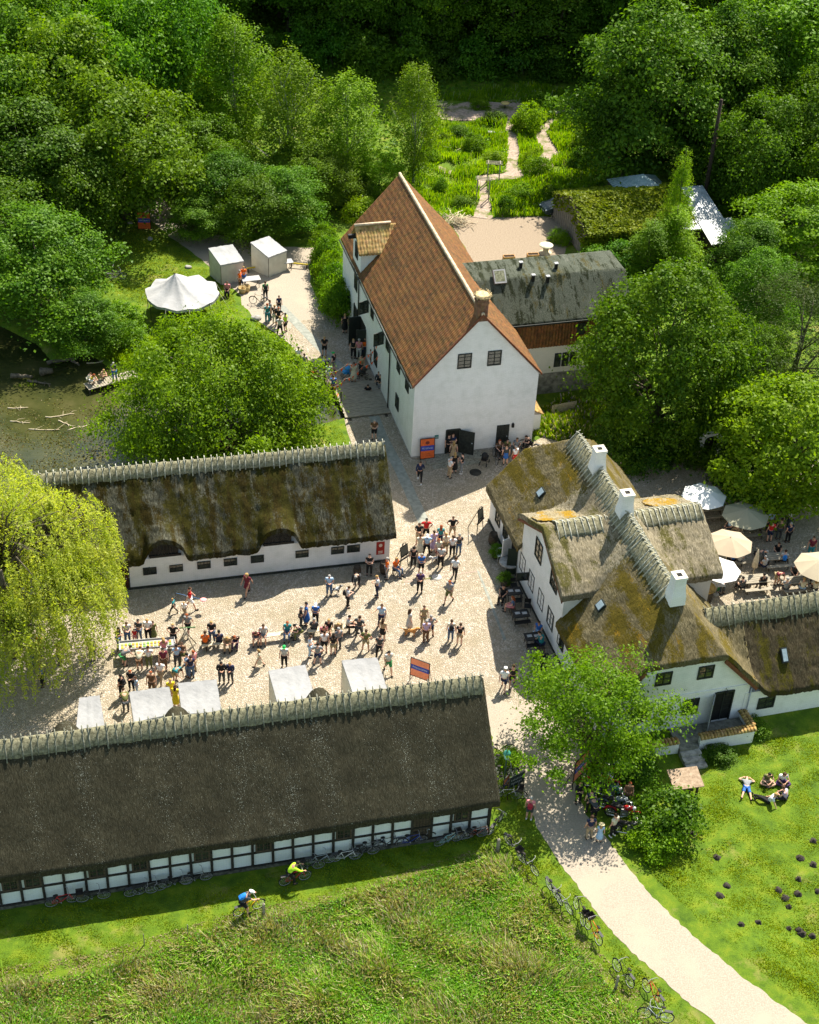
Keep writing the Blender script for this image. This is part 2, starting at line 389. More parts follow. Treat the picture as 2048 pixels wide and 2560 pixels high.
BASE = dict(pel=(0, 0, .93), sp=(0, .01, 1.12), ch=(0, 0, 1.31), nk=(0, 0, 1.46), hd=(0, .02, 1.59),
            sl=(-.18, 0, 1.39), el=(-.24, -.03, 1.13), wl=(-.25, .06, .88), sr=(.18, 0, 1.39), er=(.24, -.03, 1.13), wr=(.25, .06, .88),
            hl=(-.09, 0, .88), kl=(-.11, .03, .49), al=(-.12, -.03, .08), hr=(.09, 0, .88), kr=(.11, .03, .49), ar=(.12, -.03, .08), fl=(0, 1, 0), fr=(0, 1, 0))
def mk(**k): d = dict(BASE); d.update(k); return d
POSES = dict(
    stand=mk(), phone=mk(hd=(0, .06, 1.57), el=(-.23, .02, 1.12), wl=(-.08, .24, 1.16), er=(.23, .02, 1.12), wr=(.08, .24, 1.18)),
    hips=mk(el=(-.38, -.08, 1.18), wl=(-.18, .04, 1.0), er=(.38, -.08, 1.18), wr=(.18, .04, 1.0), kl=(-.15, .03, .49), al=(-.2, -.03, .08), kr=(.15, .03, .49), ar=(.2, -.03, .08)),
    fold=mk(el=(-.24, .06, 1.15), wl=(.08, .19, 1.2), er=(.24, .06, 1.15), wr=(-.08, .17, 1.17)),
    point=mk(er=(.34, .2, 1.3), wr=(.42, .42, 1.38), ar=(.16, .05, .08)),
    walk=mk(kl=(-.1, .2, .52), al=(-.11, .32, .1), kr=(.1, -.08, .5), ar=(.11, -.36, .16), fr=(0, .8, -.6), el=(-.25, -.12, 1.15), wl=(-.24, -.2, .93), er=(.25, .06, 1.14), wr=(.22, .24, .97), ch=(0, .03, 1.31), nk=(0, .04, 1.46), hd=(0, .07, 1.59)),
    walk2=mk(kr=(.1, .2, .52), ar=(.11, .3, .1), kl=(-.1, -.06, .5), al=(-.11, -.33, .15), fl=(0, .8, -.6), er=(.25, -.12, 1.15), wr=(.24, -.2, .93), el=(-.25, .06, 1.14), wl=(-.22, .24, .97), hd=(0, .05, 1.59)),
    sit=mk(pel=(0, 0, .5), sp=(0, .01, .68), ch=(0, .03, .87), nk=(0, .04, 1.02), hd=(0, .08, 1.15), sl=(-.18, .02, .95), sr=(.18, .02, .95), el=(-.24, .05, .7), wl=(-.12, .28, .62), er=(.24, .05, .7), wr=(.12, .28, .62),
           hl=(-.09, .03, .5), hr=(.09, .03, .5), kl=(-.13, .44, .5), kr=(.13, .44, .5), al=(-.12, .42, .08), ar=(.13, .48, .08)),
    lean=mk(pel=(0, 0, .5), sp=(0, .08, .66), ch=(0, .2, .82), nk=(0, .3, .94), hd=(0, .38, 1.03), sl=(-.18, .22, .88), sr=(.18, .22, .88), el=(-.22, .32, .64), wl=(-.05, .5, .66), er=(.22, .32, .64), wr=(.05, .5, .68),
            hl=(-.09, .03, .5), hr=(.09, .03, .5), kl=(-.15, .44, .5), kr=(.15, .44, .5), al=(-.14, .4, .08), ar=(.14, .46, .08)),
    bend=mk(pel=(0, -.1, .88), sp=(0, .04, 1.02), ch=(0, .22, 1.12), nk=(0, .36, 1.18), hd=(0, .47, 1.22), sl=(-.18, .28, 1.14), sr=(.18, .28, 1.14), el=(-.22, .4, .9), wl=(-.12, .52, .72), er=(.22, .4, .9), wr=(.12, .52, .72), hl=(-.09, -.1, .84), hr=(.09, -.1, .84), kl=(-.12, .02, .46), kr=(.12, .04, .46)),
    squat=mk(pel=(0, -.12, .42), sp=(0, -.04, .58), ch=(0, .08, .74), nk=(0, .16, .87), hd=(0, .22, .98), sl=(-.18, .1, .8), sr=(.18, .1, .8), el=(-.24, .26, .62), wl=(-.08, .42, .55), er=(.24, .26, .62), wr=(.08, .42, .55), hl=(-.1, -.1, .42), hr=(.1, -.1, .42), kl=(-.2, .26, .5), kr=(.2, .26, .5), al=(-.16, .02, .09), ar=(.16, .02, .09)),
    ground=mk(pel=(0, -.1, .14), sp=(0, -.09, .32), ch=(0, -.02, .5), nk=(0, .05, .63), hd=(0, .12, .75), sl=(-.18, -.02, .56), sr=(.18, -.02, .56), el=(-.28, .12, .36), wl=(-.1, .3, .3), er=(.28, .12, .36), wr=(.1, .3, .3), hl=(-.1, -.08, .14), hr=(.1, -.08, .14), kl=(-.38, .25, .18), kr=(.38, .25, .18), al=(-.06, .36, .08), ar=(.04, .28, .08), fl=(1, .2, 0), fr=(-1, .2, 0)),
    recline=mk(pel=(0, 0, .14), sp=(0, -.08, .31), ch=(0, -.2, .46), nk=(0, -.26, .6), hd=(0, -.25, .73), sl=(-.18, -.2, .53), sr=(.18, -.2, .53), el=(-.26, -.34, .3), wl=(-.27, -.46, .06), er=(.26, -.1, .3), wr=(.2, .1, .22), hl=(-.1, .03, .14), hr=(.1, .03, .14), kl=(-.12, .42, .34), kr=(.14, .46, .12), al=(-.1, .68, .08), ar=(.14, .86, .08), fl=(0, .5, .8), fr=(0, .3, .9)),
    lie=mk(pel=(0, 0, .12), sp=(0, -.19, .13), ch=(0, -.38, .14), nk=(0, -.53, .13), hd=(0, -.66, .13), sl=(-.18, -.46, .12), sr=(.18, -.46, .12), el=(-.42, -.55, .07), wl=(-.2, -.7, .1), er=(.42, -.55, .07), wr=(.2, -.7, .1), hl=(-.1, .05, .11), hr=(.1, .05, .11), kl=(-.2, .44, .12), kr=(.16, .44, .12), al=(-.28, .84, .07), ar=(.24, .84, .07), fl=(-.3, .2, 1), fr=(.3, .2, 1)),
    ride=mk(pel=(0, -.25, .92), sp=(0, -.14, 1.07), ch=(0, .02, 1.2), nk=(0, .13, 1.3), hd=(0, .2, 1.4), sl=(-.18, .05, 1.24), sr=(.18, .05, 1.24), el=(-.24, .22, 1.08), wl=(-.22, .42, 1.02), er=(.24, .22, 1.08), wr=(.22, .42, 1.02), hl=(-.1, -.2, .88), hr=(.1, -.2, .88), kl=(-.12, .12, .66), kr=(.12, -.02, .5), al=(-.12, -.06, .34), ar=(.12, -.02, .12)))
BODY = {}
def v_(p): return np.array(p, float)
def build_pose(nm, J):
    J = {k: v_(a) for k, a in J.items()}; L = lambda a, b, t: tuple(v_(a) * (1 - t) + v_(b) * t); T = tuple
    fwd = v_((0, 1, 0)) if nm != 'lie' else v_((0, 0, 1)); hup = (J['hd'] - J['nk']); hup /= np.linalg.norm(hup)
    face = fwd - hup * (fwd @ hup); face /= np.linalg.norm(face); top = J['hd'] + hup * .085
    c = [[(T(J['pel']), (.14, .1)), (T(J['sp']), (.125, .095)), (T(J['ch']), (.15, .1)), (T(J['nk']), .055), (T(J['hd'] - hup * .04), (.07, .085)), (T(J['hd'] + hup * .03), (.085, .098)), (T(top), (.06, .07))]]
    for s in 'lr':
        S, E, W, H, K, A, Fd = (J[a + s] for a in ('s', 'e', 'w', 'h', 'k', 'a', 'f'))
        c.append([(T(J['ch']), (.15, .1)), (T(S), .058), (L(S, E, .5), .05), (T(E), .04), (L(E, W, .4), .042), (T(W), .026)])
        c.append([(T(J['pel']), (.14, .1)), (T(H), .095), (L(H, K, .5), .082), (T(K), .056), (L(K, A, .35), .058), (T(A), .036), (T(A + Fd / np.linalg.norm(Fd) * .13 - v_((0, 0, .04)) * (A[2] < .2)), .03)])
        d = (W - E); d /= np.linalg.norm(d); side = np.cross(d, v_((0, 0, 1)) if abs(d[2]) < .8 else v_((0, 1, 0))); side /= np.linalg.norm(side); nn = np.cross(d, side); pm = W + d * .05
        c.append([(T(W - d * .01), .022), (T(pm), (.036, .016)), (T(W + d * .085), (.036, .014))])
        for q, ln in ((-.03, .06), (-.01, .075), (.01, .07), (.03, .055)): r0 = W + d * .08 + side * q; c.append([(T(r0), .0085), (T(r0 + d * ln * .55 + nn * .01), .008), (T(r0 + d * ln + nn * .03), .007)])
        r0 = W + d * .035 + side * .03; c.append([(T(r0), .01), (T(r0 + side * .025 + d * .025), .009), (T(r0 + side * .03 + d * .055 + nn * .01), .008)])
    n = J['hd'] + face * .095; c.append([(T(J['hd'] + face * .07), .02), (T(n - hup * .01), .014)])
    for e in (-1, 1): sd_ = np.cross(hup, face) * e; c.append([(T(J['hd'] + sd_ * .075), .018), (T(J['hd'] + sd_ * .098), .02)])
    out = dict(body=skin_mesh('body', c))
    hip = T(J['pel'] + (J['sp'] - J['pel']) * -.12)
    def shirt(ln):
        cc = [[(hip, (.17, .128)), (T(J['sp']), (.155, .12)), (T(J['ch']), (.175, .125)), (L(J['ch'], J['nk'], .75), (.075, .065))]]
        for s in 'lr':
            S, E, W = J['s' + s], J['e' + s], J['w' + s]; a = [(T(J['ch']), (.175, .125)), (T(S), .08), (L(S, E, .55), .07)]
            if ln: a += [(T(E), .058), (L(E, W, .85), .045)]
            cc.append(a)
        return skin_mesh('shirt', cc)
    out['shirt'] = shirt(0); out['jacket'] = shirt(1)
    def legs(full):
        cc = []
        for s in 'lr':
            H, K, A = J['h' + s], J['k' + s], J['a' + s]; a = [(T(J['pel'] + (J['sp'] - J['pel']) * .2), (.155, .118)), (T(H), .112), (L(H, K, .55), .1)]
            a += [(T(K), .074), (L(K, A, .5), .068), (L(K, A, .93), .058)] if full else [(L(H, K, .93), .092)]
            cc.append(a)
        return skin_mesh('trousers', cc)
    out['trousers'] = legs(1); out['shorts'] = legs(0)
    hp, kn, an = [(J[a + 'l'] + J[a + 'r']) / 2 for a in 'hka']
    for k, e_, w_ in (('skirt', kn, .24), ('dress', kn * .4 + an * .6, .3)):
        mid = (hp + e_) / 2; mid = mid + (kn - mid) * (.5 if nm in ('sit', 'lean', 'squat', 'ground') else 0)
        out[k] = skin_mesh('skirt', [[(T(J['sp']), (.15, .11)), (T(hp), (.18, .15)), (T(mid), (w_ * .85, w_ * .75)), (T(e_), (w_, w_ * .85))]])
    b = MB(); rot = Matrix((np.cross(face, hup), face, hup)).transposed()
    P = J['hd'] + hup * .03 - face * .012; b.ell(P, (.096, .108, .1), 12, 8, 0, rot)
    vs = [(Vector(q) - Vector(J['hd'])) for q in b.V]; keep = [i for i, q in enumerate(vs) if q.dot(Vector(hup)) > .02 - q.dot(Vector(-face)) * .9]; ks = set(keep)
    b.Fc = [f for f in b.Fc if all(i in ks for i in f)]; b.M = [0] * len(b.Fc); b.S = [True] * len(b.Fc)
    out['hair'] = b.mesh('hair', flat((.1, .06, .03)))
    lb = MB(); lb.V, lb.Fc, lb.M, lb.S = list(b.V), [list(f) for f in b.Fc], list(b.M), list(b.S)
    back = J['hd'] - face * .06; dn = -hup if nm != 'lie' else -hup; lb.tube([back + hup * .05, back + dn * .1, back + dn * .26 - face * .02], [.085, .095, .045], 8); out['long_hair'] = lb.mesh('long_hair', flat((.1, .06, .03)))
    h = MB(); h.ell(J['hd'] + hup * .05, (.108, .118, .085), 12, 6, 0, rot); h.V = [tuple(q) for q in h.V]
    Pb = J['hd'] + hup * .06; br = [(Pb + (np.cross(face, hup) * math.cos(a) * .1 + face * (.1 + .09 * math.sin(a)))) for a in np.linspace(0, math.pi, 7)]; h.add([Vector(q) for q in br] + [Vector(q + hup * .012) for q in br], [tuple(range(7)), tuple(range(7, 14))[::-1]] + [(i, i + 1, i + 8, i + 7) for i in range(6)]); out['cap'] = h.mesh('cap', flat((.8, .8, .8)))
    sn = MB(); sn.ell(J['hd'] + hup * .06, (.108, .118, .09), 12, 6, 0, rot)
    ring = lambda r_, q: [Vector(Pb + (np.cross(face, hup) * math.cos(a) + face * math.sin(a)) * r_ + hup * q) for a in np.linspace(0, 2 * math.pi, 13)[:-1]]
    sn.add(ring(.2, 0) + ring(.2, .012) + ring(.09, .02), [(i, (i + 1) % 12, 12 + (i + 1) % 12, 12 + i) for i in range(12)] + [(12 + i, 12 + (i + 1) % 12, 24 + (i + 1) % 12, 24 + i) for i in range(12)] + [tuple(range(12))[::-1]]); out['sun_hat'] = sn.mesh('sun_hat', flat((.8, .8, .8)))
    for a in 'lr':
        s_ = MB(); Fd = J['f' + a] / np.linalg.norm(J['f' + a]); up_ = v_((0, 0, 1)) if abs(Fd[2]) < .9 else v_((0, -1, 0)); sd_ = np.cross(Fd, up_); sd_ /= np.linalg.norm(sd_); r3 = Matrix((sd_, Fd, np.cross(sd_, Fd))).transposed()
        s_.ell(J['a' + a] + Fd * .06 - v_((0, 0, .035)) * (abs(Fd[2]) < .9), (.048, .14, .05), 8, 5, 0, r3); out['shoe' + a] = s_.mesh('shoe', flat((.05, .05, .05)))
    # belongings in the same frame
    p = MB(); c0 = J['ch'] - face * .0; bk = -fwd if nm != 'lie' else v_((0, 0, -1)); tors = J['ch'] - J['sp']; tors /= np.linalg.norm(tors); sx = v_((1, 0, 0)); dep = np.cross(sx, tors); dep = dep * (1 if dep @ bk > 0 else -1)
    cc = (J['ch'] + J['sp']) / 2 + dep * .2; p.ell(cc, (.15, .09, .22), 10, 8, 0, Matrix((sx, dep, tors)).transposed()); p.obox(cc + dep * .08 - tors * .06, sx * .1, dep * .03, tors * .08)
    out['_backpack'] = p.mesh('backpack', flat((.02, .02, .02)))
    return out
for _k, _j in POSES.items(): BODY[_k] = build_pose(_k, _j)
# ================================================================ BUILDINGS
mill = Frame(-.09, 86.115, .288)
barnU = Frame(*G(973, 1402).xy, .256)
barnL = Frame(*G(1221, 2079).xy, .266)
hse = Frame(11.16, 59.7, .29)
def gable_prism(b, axis, a0, a1, w, e, h, c0=0, z0=-.3, cut=None):
    "solid walls with gables: cross section across the ridge swept along it"
    k = (h - e) / (w / 2)
    if cut: x = (cut - e) / k; pr = [(c0, z0), (c0 + w, z0), (c0 + w, e), (c0 + w - x, cut), (c0 + x, cut), (c0, e)]
    else: pr = [(c0, z0), (c0 + w, z0), (c0 + w, e), (c0 + w / 2, h), (c0, e)]
    if axis == 'v': return b.extr([(p, a0, z) for p, z in pr], (0, a1 - a0, 0))
    return b.extr([(a0, p, z) for p, z in pr][::-1], (a1 - a0, 0, 0))
# ---------------------------------------------------------------- water mill with the red roof
def build_mill():
    w, L, e, h = 8.82, 21.9, 6.03, 11.07; k = (h - e) / (w / 2 + .15)
    r = empty('mill_house', mill.o, mill.az, 'tall white mill house with a steep red pantile roof and brick chimney', 'house')
    b = MB(); gable_prism(b, 'v', 0, L, w, e - .1, h - .22); wl = b.build('wall', M['white'], r)
    def side(sg):
        def zf(X, Y):
            d = np.abs(X - w / 2); return h - k * d + .024 * np.cos(2 * np.pi * Y / .235) - .045 * ((d / .27) % 1) + .02
        x0, x1 = (-.2, w / 2) if sg < 0 else (w / 2, w + .2)
        return heightfield('roof_slope', zf, x0, x1, -.14, L + .1, .068, .13, M['tile'], r, amp=.02, fs=.6, ny=int(22.1 / .059))
    side(-1); side(1)
    b = MB(); n = 56
    for i in range(n):
        y0 = -.16 + (L + .3) * i / n; y1 = y0 + (L + .3) / n * 1.04; pr = [(-.11, -.12), (-.1, .03), (-.05, .075), (.05, .075), (.1, .03), (.11, -.12)]
        b.extr([(w / 2 + a, y0, h + z + .03 * (i % 2) * .5) for a, z in pr], (0, y1 - y0, 0))
    b.build('ridge', M['ridge_tile'], r)
    b = MB()
    for sg in (-1, 1):   # mortared verge
        b.extr([(w / 2, -.17, h + .0), (w / 2 + sg * (w / 2 + .2), -.17, h - k * (w / 2 + .2)), (w / 2 + sg * (w / 2 + .2), -.17, h - k * (w / 2 + .2) - .16), (w / 2, -.17, h - .2)], (0, .14, 0))
    b.build('verge', M['brown'], r)
    # chimney with the stork's nest on it
    b = MB(); b.box(w / 2 - .38, w / 2 + .34, -.03, .72, 10.45, 12.05); b.box(w / 2 - .42, w / 2 + .38, -.06, .76, 11.75, 11.88)
    ch = b.build('chimney', tile_mat('old brown brick', (.08, .045, .03), (.15, .08, .045), (.22, .13, .08)), r)
    rnd = random.Random(4); nb = MB(); nb.lathe([(.3, 0), (.45, .05), (.52, .18), (.47, .26), (.3, .26), (.02, .24)], (w / 2, .35, 12.05), 18)
    for i in range(110):
        a = rnd.uniform(0, 6.28); q = Vector((w / 2 + .47 * math.cos(a), .35 + .47 * math.sin(a), 12.13 + rnd.uniform(0, .2))); t = Vector((-math.sin(a), math.cos(a), rnd.uniform(-.3, .3))) * .3 + Vector((rnd.uniform(-.12, .12), rnd.uniform(-.12, .12), 0))
        nb.tube([q - t, q + t], .014, 3)
    nb.build('nest', noisy('dry nest straw', (.3, .22, .1), (.6, .48, .28), 9), ch)
    # hoist dormer on the left slope
    dv, dw = 17.1, 1.25; d = MB(); d.extr([(-.04, dv - dw, 5.4), (-.04, dv + dw, 5.4), (-.04, dv + dw, 7.9), (-.04, dv, 9.2), (-.04, dv - dw, 7.9)], (2.6, 0, 0)); do = d.build('dormer', M['white'], r)
    def dz(X, Y): dd = np.abs(Y - dv); return 9.42 - 1.04 * dd + .03 * np.cos(2 * np.pi * X / .235) - .03 * ((dd / .27) % 1)
    heightfield('dormer_roof', dz, -.28, 3.1, dv - 1.55, dv + 1.5, .06, .1, M['tile_yellow'], do, amp=.015, mask=lambda X, Y: (h - k * np.abs(X - w / 2)) < (9.42 - 1.04 * np.abs(Y - dv) + .2))
    b = MB().tube([(-.28, dv, 9.47), (2.5, dv, 9.5)], .11, 6); b.build('dormer_ridge', M['ridge_tile'], do)
    b = MB().box(-.75, -.04, dv - .12, dv + .12, 8.45, 8.75); b.build('hoist_beam', M['black'], do)
    def wside(v, z, ww, hh, cols=2, rows=3, name='window', par=r): return window(par, (-.002, v, z), (0, -1, 0), (0, 0, 1), ww, hh, (-1, 0, 0), cols, rows, name)
    window(do, (-.045, dv + .05, 7.35), (0, -1, 0), (0, 0, 1), .8, 1.25, (-1, 0, 0), 2, 3, 'window')
    wside(17.3, 4.75, .95, 1.7, 2, 4); wside(19.7, 1.95, .8, 1.05); wside(12.0, 4.95, .8, 1.15); wside(7.35, 4.95, .8, 1.1)
    wside(10.6, 1.85, .95, 1.25); wside(4.2, 5.05, .85, 1.1); wside(1.8, 4.98, .85, 1.1); wside(4.15, 2.0, .85, 1.15)
    for v, z in ((13.1, 4.95), (8.45, 4.95)):   # casements standing open, hinged outwards
        window(r, (-.5, v - .35, z), (1, .35, 0), (0, 0, 1), .8, 1.05, Vector((.33, -1, 0)).normalized(), 2, 4, 'open_casement', M['iron'], .045)
    def door(v, z1, ww, mat, name='door', open_=None):
        b = MB().box(-.05, .05, v - ww / 2, v + ww / 2, .02, z1)
        for s in (-1, 1): b.box(-.09, .0, v + s * (ww / 2 + .03) - .05, v + s * (ww / 2 + .03) + .05, 0, z1 + .1, 1)
        for i in range(1, 4): b.box(-.066, -.045, v - ww / 2 + ww * i / 4 - .012, v - ww / 2 + ww * i / 4 + .012, .1, z1 - .1, 1)
        o = b.build(name, [mat, M['iron']], r); MB().ell((-.1, v - ww * .35, 1.0), (.04, .04, .04)).build('handle', M['zinc'], o); return o
    door(17.1, 2.5, 1.0, M['iron']); 
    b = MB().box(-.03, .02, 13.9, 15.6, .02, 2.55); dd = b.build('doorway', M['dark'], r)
    MB().box(-.9, -.02, 15.62, 15.7, .05, 2.5).build('door_leaf', M['iron'], dd); MB().obox((-.4, 13.75, 1.25), (.38, -.06, 0), (.005, .03, 0), (0, 0, 1.2)).build('door_leaf', M['iron'], dd)
    for v in (16.1, 6.4): MB().tube([(-.09, v, .1), (-.09, v, 5.75), (-.2, v, 5.95)], .05, 6).build('downpipe', M['iron'], r)
    # south gable
    for u in (3.39, 5.49): window(r, (u, .002, 7.52), (1, 0, 0), (0, 0, 1), .98, 1.15, (0, -1, 0), 2, 4, 'window', fr=.07)
    b = MB().box(2.46, 3.42, -.02, .04, .05, 1.98)
    for x in (2.46, 3.42): b.box(x - .05, x + .05, -.08, .02, 0, 2.05, 1)
    b.box(2.5, 3.4, -.08, .02, 1.98, 2.08, 1); dd = b.build('doorway', [M['dark'], M['iron']], r)
    lf = MB().obox((3.9, -.34, 1.0), (.44, -.27, 0), (.012, .02, 0), (0, 0, .97)).build('door_leaf', noisy('dark planked door', (.012, .014, .012), (.03, .035, .03), 6), dd)
    MB().ell((4.2, -.55, 1.05), (.05, .03, .05)).build('handle', M['zinc'], lf)
    b = MB().box(6.13, 7.05, -.04, .04, .06, 1.95); 
    for i in range(6): b.box(6.14 + i * .155, 6.145 + i * .155 + .01, -.055, -.03, .1, 1.9, 1)
    dd = b.build('door', [noisy('grey planked door', (.02, .022, .018), (.05, .052, .043), 6), M['black']], r); MB().ell((6.9, -.08, 1.0), (.04, .04, .04)).build('handle', M['zinc'], dd)
    b = MB().box(7.2, 7.36, -.16, 0, 1.72, 2.0); b.tube([(7.28, 0, 2.05), (7.28, -.12, 2.1), (7.28, -.12, 2.0)], .015, 5); b.build('wall_lamp', M['black'], r)
    b = MB().box(1.62, 1.9, -.03, 0, 1.42, 1.72); b.box(1.65, 1.87, -.036, -.03, 1.56, 1.6, 1); b.box(1.65, 1.87, -.036, -.03, 1.48, 1.52, 1); b.build('plaque', [flat((.02, .16, .14)), M['canvas']], r)
    MB().box(-.03, w + .03, -.03, L, -.3, .12).build('plinth', M['stone'], r)
    b = MB().box(.9, 4.9, -1.1, -.02, -.1, .09); b.box(1.2, 4.6, -1.6, -1.1, -.1, .045); b.build('entrance_step', noisy('cobbled landing', (.15, .14, .1), (.34, .32, .25), 7), r)
    MB().tube([(-.3, -.1, 5.86), (-.3, 21.9, 5.86)], .07, 6).build('gutter', M['iron'], r)
    return r
build_mill()
# ---------------------------------------------------------------- annex with the mossy grey mansard roof
def build_annex():
    r = empty('mill_annex', mill.w(8.9, 6.2), mill.az, 'white annex behind the mill with a mossy grey mansard roof', 'house')
    # local: u from mill's east wall (0) to 9.2, v 0..8.6
    U = 9.15
    b = MB().box(0, U, 0, 8.4, 1.8, 4.2); b.build('wall', M['cream'], r)
    b = MB().box(0, U + .02, -.02, 8.42, -.5, 1.8)
    b.build('stone_base', noisy('rubble stone', (.1, .1, .085), (.3, .29, .25), 2.2, .9, .8, .08), r)
    def zt(X, Y): return -.12 * (Y / 1) + .03 * np.cos(2 * np.pi * X / .235) - .03 * ((Y / .27) % 1)
    t = MB(); nx, nyy = 150, 30; V = []; fs = []
    for j in range(nyy + 1):
        for i in range(nx + 1): x = -.1 + (U + .2) * i / nx; z = 4.1 + 2.15 * j / nyy; V.append((x, -.02 - .07 * (1 - j / nyy) - .035 * math.cos(2 * math.pi * x / .235) - .03 * (1 - (j % 4) / 4), z))
    fs = [(j * (nx + 1) + i, j * (nx + 1) + i + 1, (j + 1) * (nx + 1) + i + 1, (j + 1) * (nx + 1) + i) for j in range(nyy) for i in range(nx)]
    t.add(V, fs); t.box(0, U, .02, 8.4, 4.2, 6.2); t.build('tiled_band', M['tile'], r)
    # mansard as one solid sheet
    def zf(X, Y):
        a = 6.25 + (Y + .15); c = 8.72 + (Y - 2.32) * .13; d = 9.0 - (Y - 4.6) * .7; e2 = 8.72 + (U - .1 - X) * 1.05
        return np.minimum(np.minimum(a, c), np.minimum(d, np.where(Y > 2.3, e2, 99)))
    heightfield('roof', zf, -2.7, U + .05, -.18, 8.5, .11, .16, M['felt'], r, amp=.012)
    b = MB().box(-.3, U + .1, -.26, -.16, 6.05, 6.18); b.build('gutter', M['iron'], r)
    b = MB()
    for x, y, z, s_, hh in ((.35, 2.9, 8.78, 1, 0), ): pass
    def onroof(px, py, z): p = mill.loc(G(px, py, z)); return p.x - 8.9, p.y - 6.2
    x, y = onroof(1247, 712, 8.2); b.obox((x, y, zf(np.array(x), np.array(y)) + .12), (.45, 0, 0), (0, .36, .36), (0, -.1, .1)); k = b.build('skylight', M['canvas'], r)
    MB().obox((x, y - .08, zf(np.array(x), np.array(y)) + .22), (.36, 0, 0), (0, .28, .28), (0, -.015, .015)).build('pane', noisy('mossy skylight', (.1, .11, .06), (.3, .3, .2), 6), k)
    for px, py, z in ((1332, 706, 8.3), (1369, 705, 8.3), (1390, 671, 8.8), (1302, 664, 9)):
        x, y = onroof(px, py, z); zz = float(zf(np.array(x), np.array(y))); q = MB().box(x - .1, x + .1, y - .1, y + .1, zz - .2, zz + .4); q.box(x - .14, x + .14, y - .14, y + .14, zz + .4, zz + .46, 1); q.build('vent', [M['black'], M['canvas']], r)
    for x in (3.75, 4.35, 4.95): window(r, (x, -.002, 2.85), (1, 0, 0), (0, 0, 1), .5, 1.15, (0, -1, 0), 1, 3, 'window')
    window(r, (5.25, -.12, 5.4), (1, 0, 0), (0, 0, 1), .6, .95, (0, -1, 0), 1, 2, 'window', fr=.09)
build_annex()
# ---------------------------------------------------------------- upper thatched barn
def build_barn_upper():
    L, w, e, h = 21.2, 7.44, 2.34, 6.48; k = (h - e) / (w / 2 + .34)
    r = empty('thatched_barn', barnU.o, barnU.az, 'white walled barn with a mossy thatched roof and two eyebrow hatches', 'barn')
    hat = [(-14.0, 1.02), (-7.05, 1.0)]
    b = MB(); gable_prism(b, 'u', -L, 0, w, e - .12, h - .5)
    for u, s_ in hat: b.box(u - .98, u + .98, -.02, .5, 1.5, 2.28)
    b.build('wall', M['white'], r)
    MB().box(-L - .02, .03, -.06, w, -.3, .16).build('plinth', M['plinth'], r)
    def zf(X, Y):
        z = h - k * np.abs(Y - w / 2)
        for u, s_ in hat:
            a = 3.78 - .36 * ((X - u) / 1.02) ** 2 * 1.6 + .28 * (Y + .3); a = np.where((np.abs(X - u) < 2.2) & (Y < w / 2), a - 1.7 * np.clip(np.abs(X - u) - 1.0, 0, 9) ** 1.3, -9)
            dlt = np.clip(.5 + .5 * (a - z) / .35, 0, 1); z = z * (1 - dlt) + a * dlt + .35 * dlt * (1 - dlt)
        return z + .03 * np.sin(X * 1.3 + 2)
    heightfield('roof', zf, -L - .25, .32, -.34, w + .3, .1, .34, M['thatch_upper'], r, amp=.1, fs=1.3)
    ridge_sticks(r, (-L - .1, w / 2, h), (.2, w / 2, h), k, .41, seed=3, rad=.05, reach=.62, mat=M['stick_pale'])
    for u, s_ in hat:
        b = MB()
        for i in range(9): x = u - .9 + .2 * i; b.box(x - .095, x + .095, .04 + .008 * (i % 2), .1, 2.28, 3.3 - .35 * ((x - u) / .95) ** 2)
        b.box(u - .95, u + .95, -.03, .03, 2.25, 2.42)
        b.build('hatch', M['timber'], r)
    for u, z in ((-18.16, 1.22), (-15.0, 1.3), (-13.4, 1.3), (-11.7, 1.31), (-10.07, 1.32), (-8.4, 1.33), (-5.6, 1.35), (-3.35, 1.33), (-2.34, 1.33)):
        window(r, (u, -.003, z), (1, 0, 0), (0, 0, 1), .82, .55, (0, -1, 0), 4, 2, 'window', fr=.04)
        p = []
    b = MB().box(-17.08, -16.3, -.04, .06, 0, 1.9); b.box(-17.14, -17.06, -.07, .02, 0, 1.95, 1); b.box(-16.32, -16.24, -.07, .02, 0, 1.95, 1); d = b.build('door', [noisy('dark red brown door', (.03, .01, .006), (.07, .02, .012), 6), M['plinth']], r)
    MB().ell((-16.45, -.08, .95), (.04, .04, .04)).build('handle', M['zinc'], d)
    b = MB().box(-.86, -.34, -.03, 0, .62, 1.62); b.box(-.74, -.46, -.036, -.028, .72, .79, 1); b.box(-.74, -.46, -.036, -.028, .84, .91, 1)
    b.lathe([(.1, 0), (.1, .006)], (0, 0, 0), 10, 1) if 0 else None
    b.add([(-.6 + .12 * math.cos(i * .785), -.036, 1.35 + .14 * math.sin(i * .785)) for i in range(8)], [tuple(range(8))], 1)
    b.build('sign', [flat((.33, .025, .02), name='dark red sign'), flat((.7, .55, .45))], r)
    MB().tube([(-16.9, -.12, .1), (-17.6, -.12, .1), (-17.6, -.12, 1.4)], .03, 5).build('drainpipe', M['black'], r)
build_barn_upper()
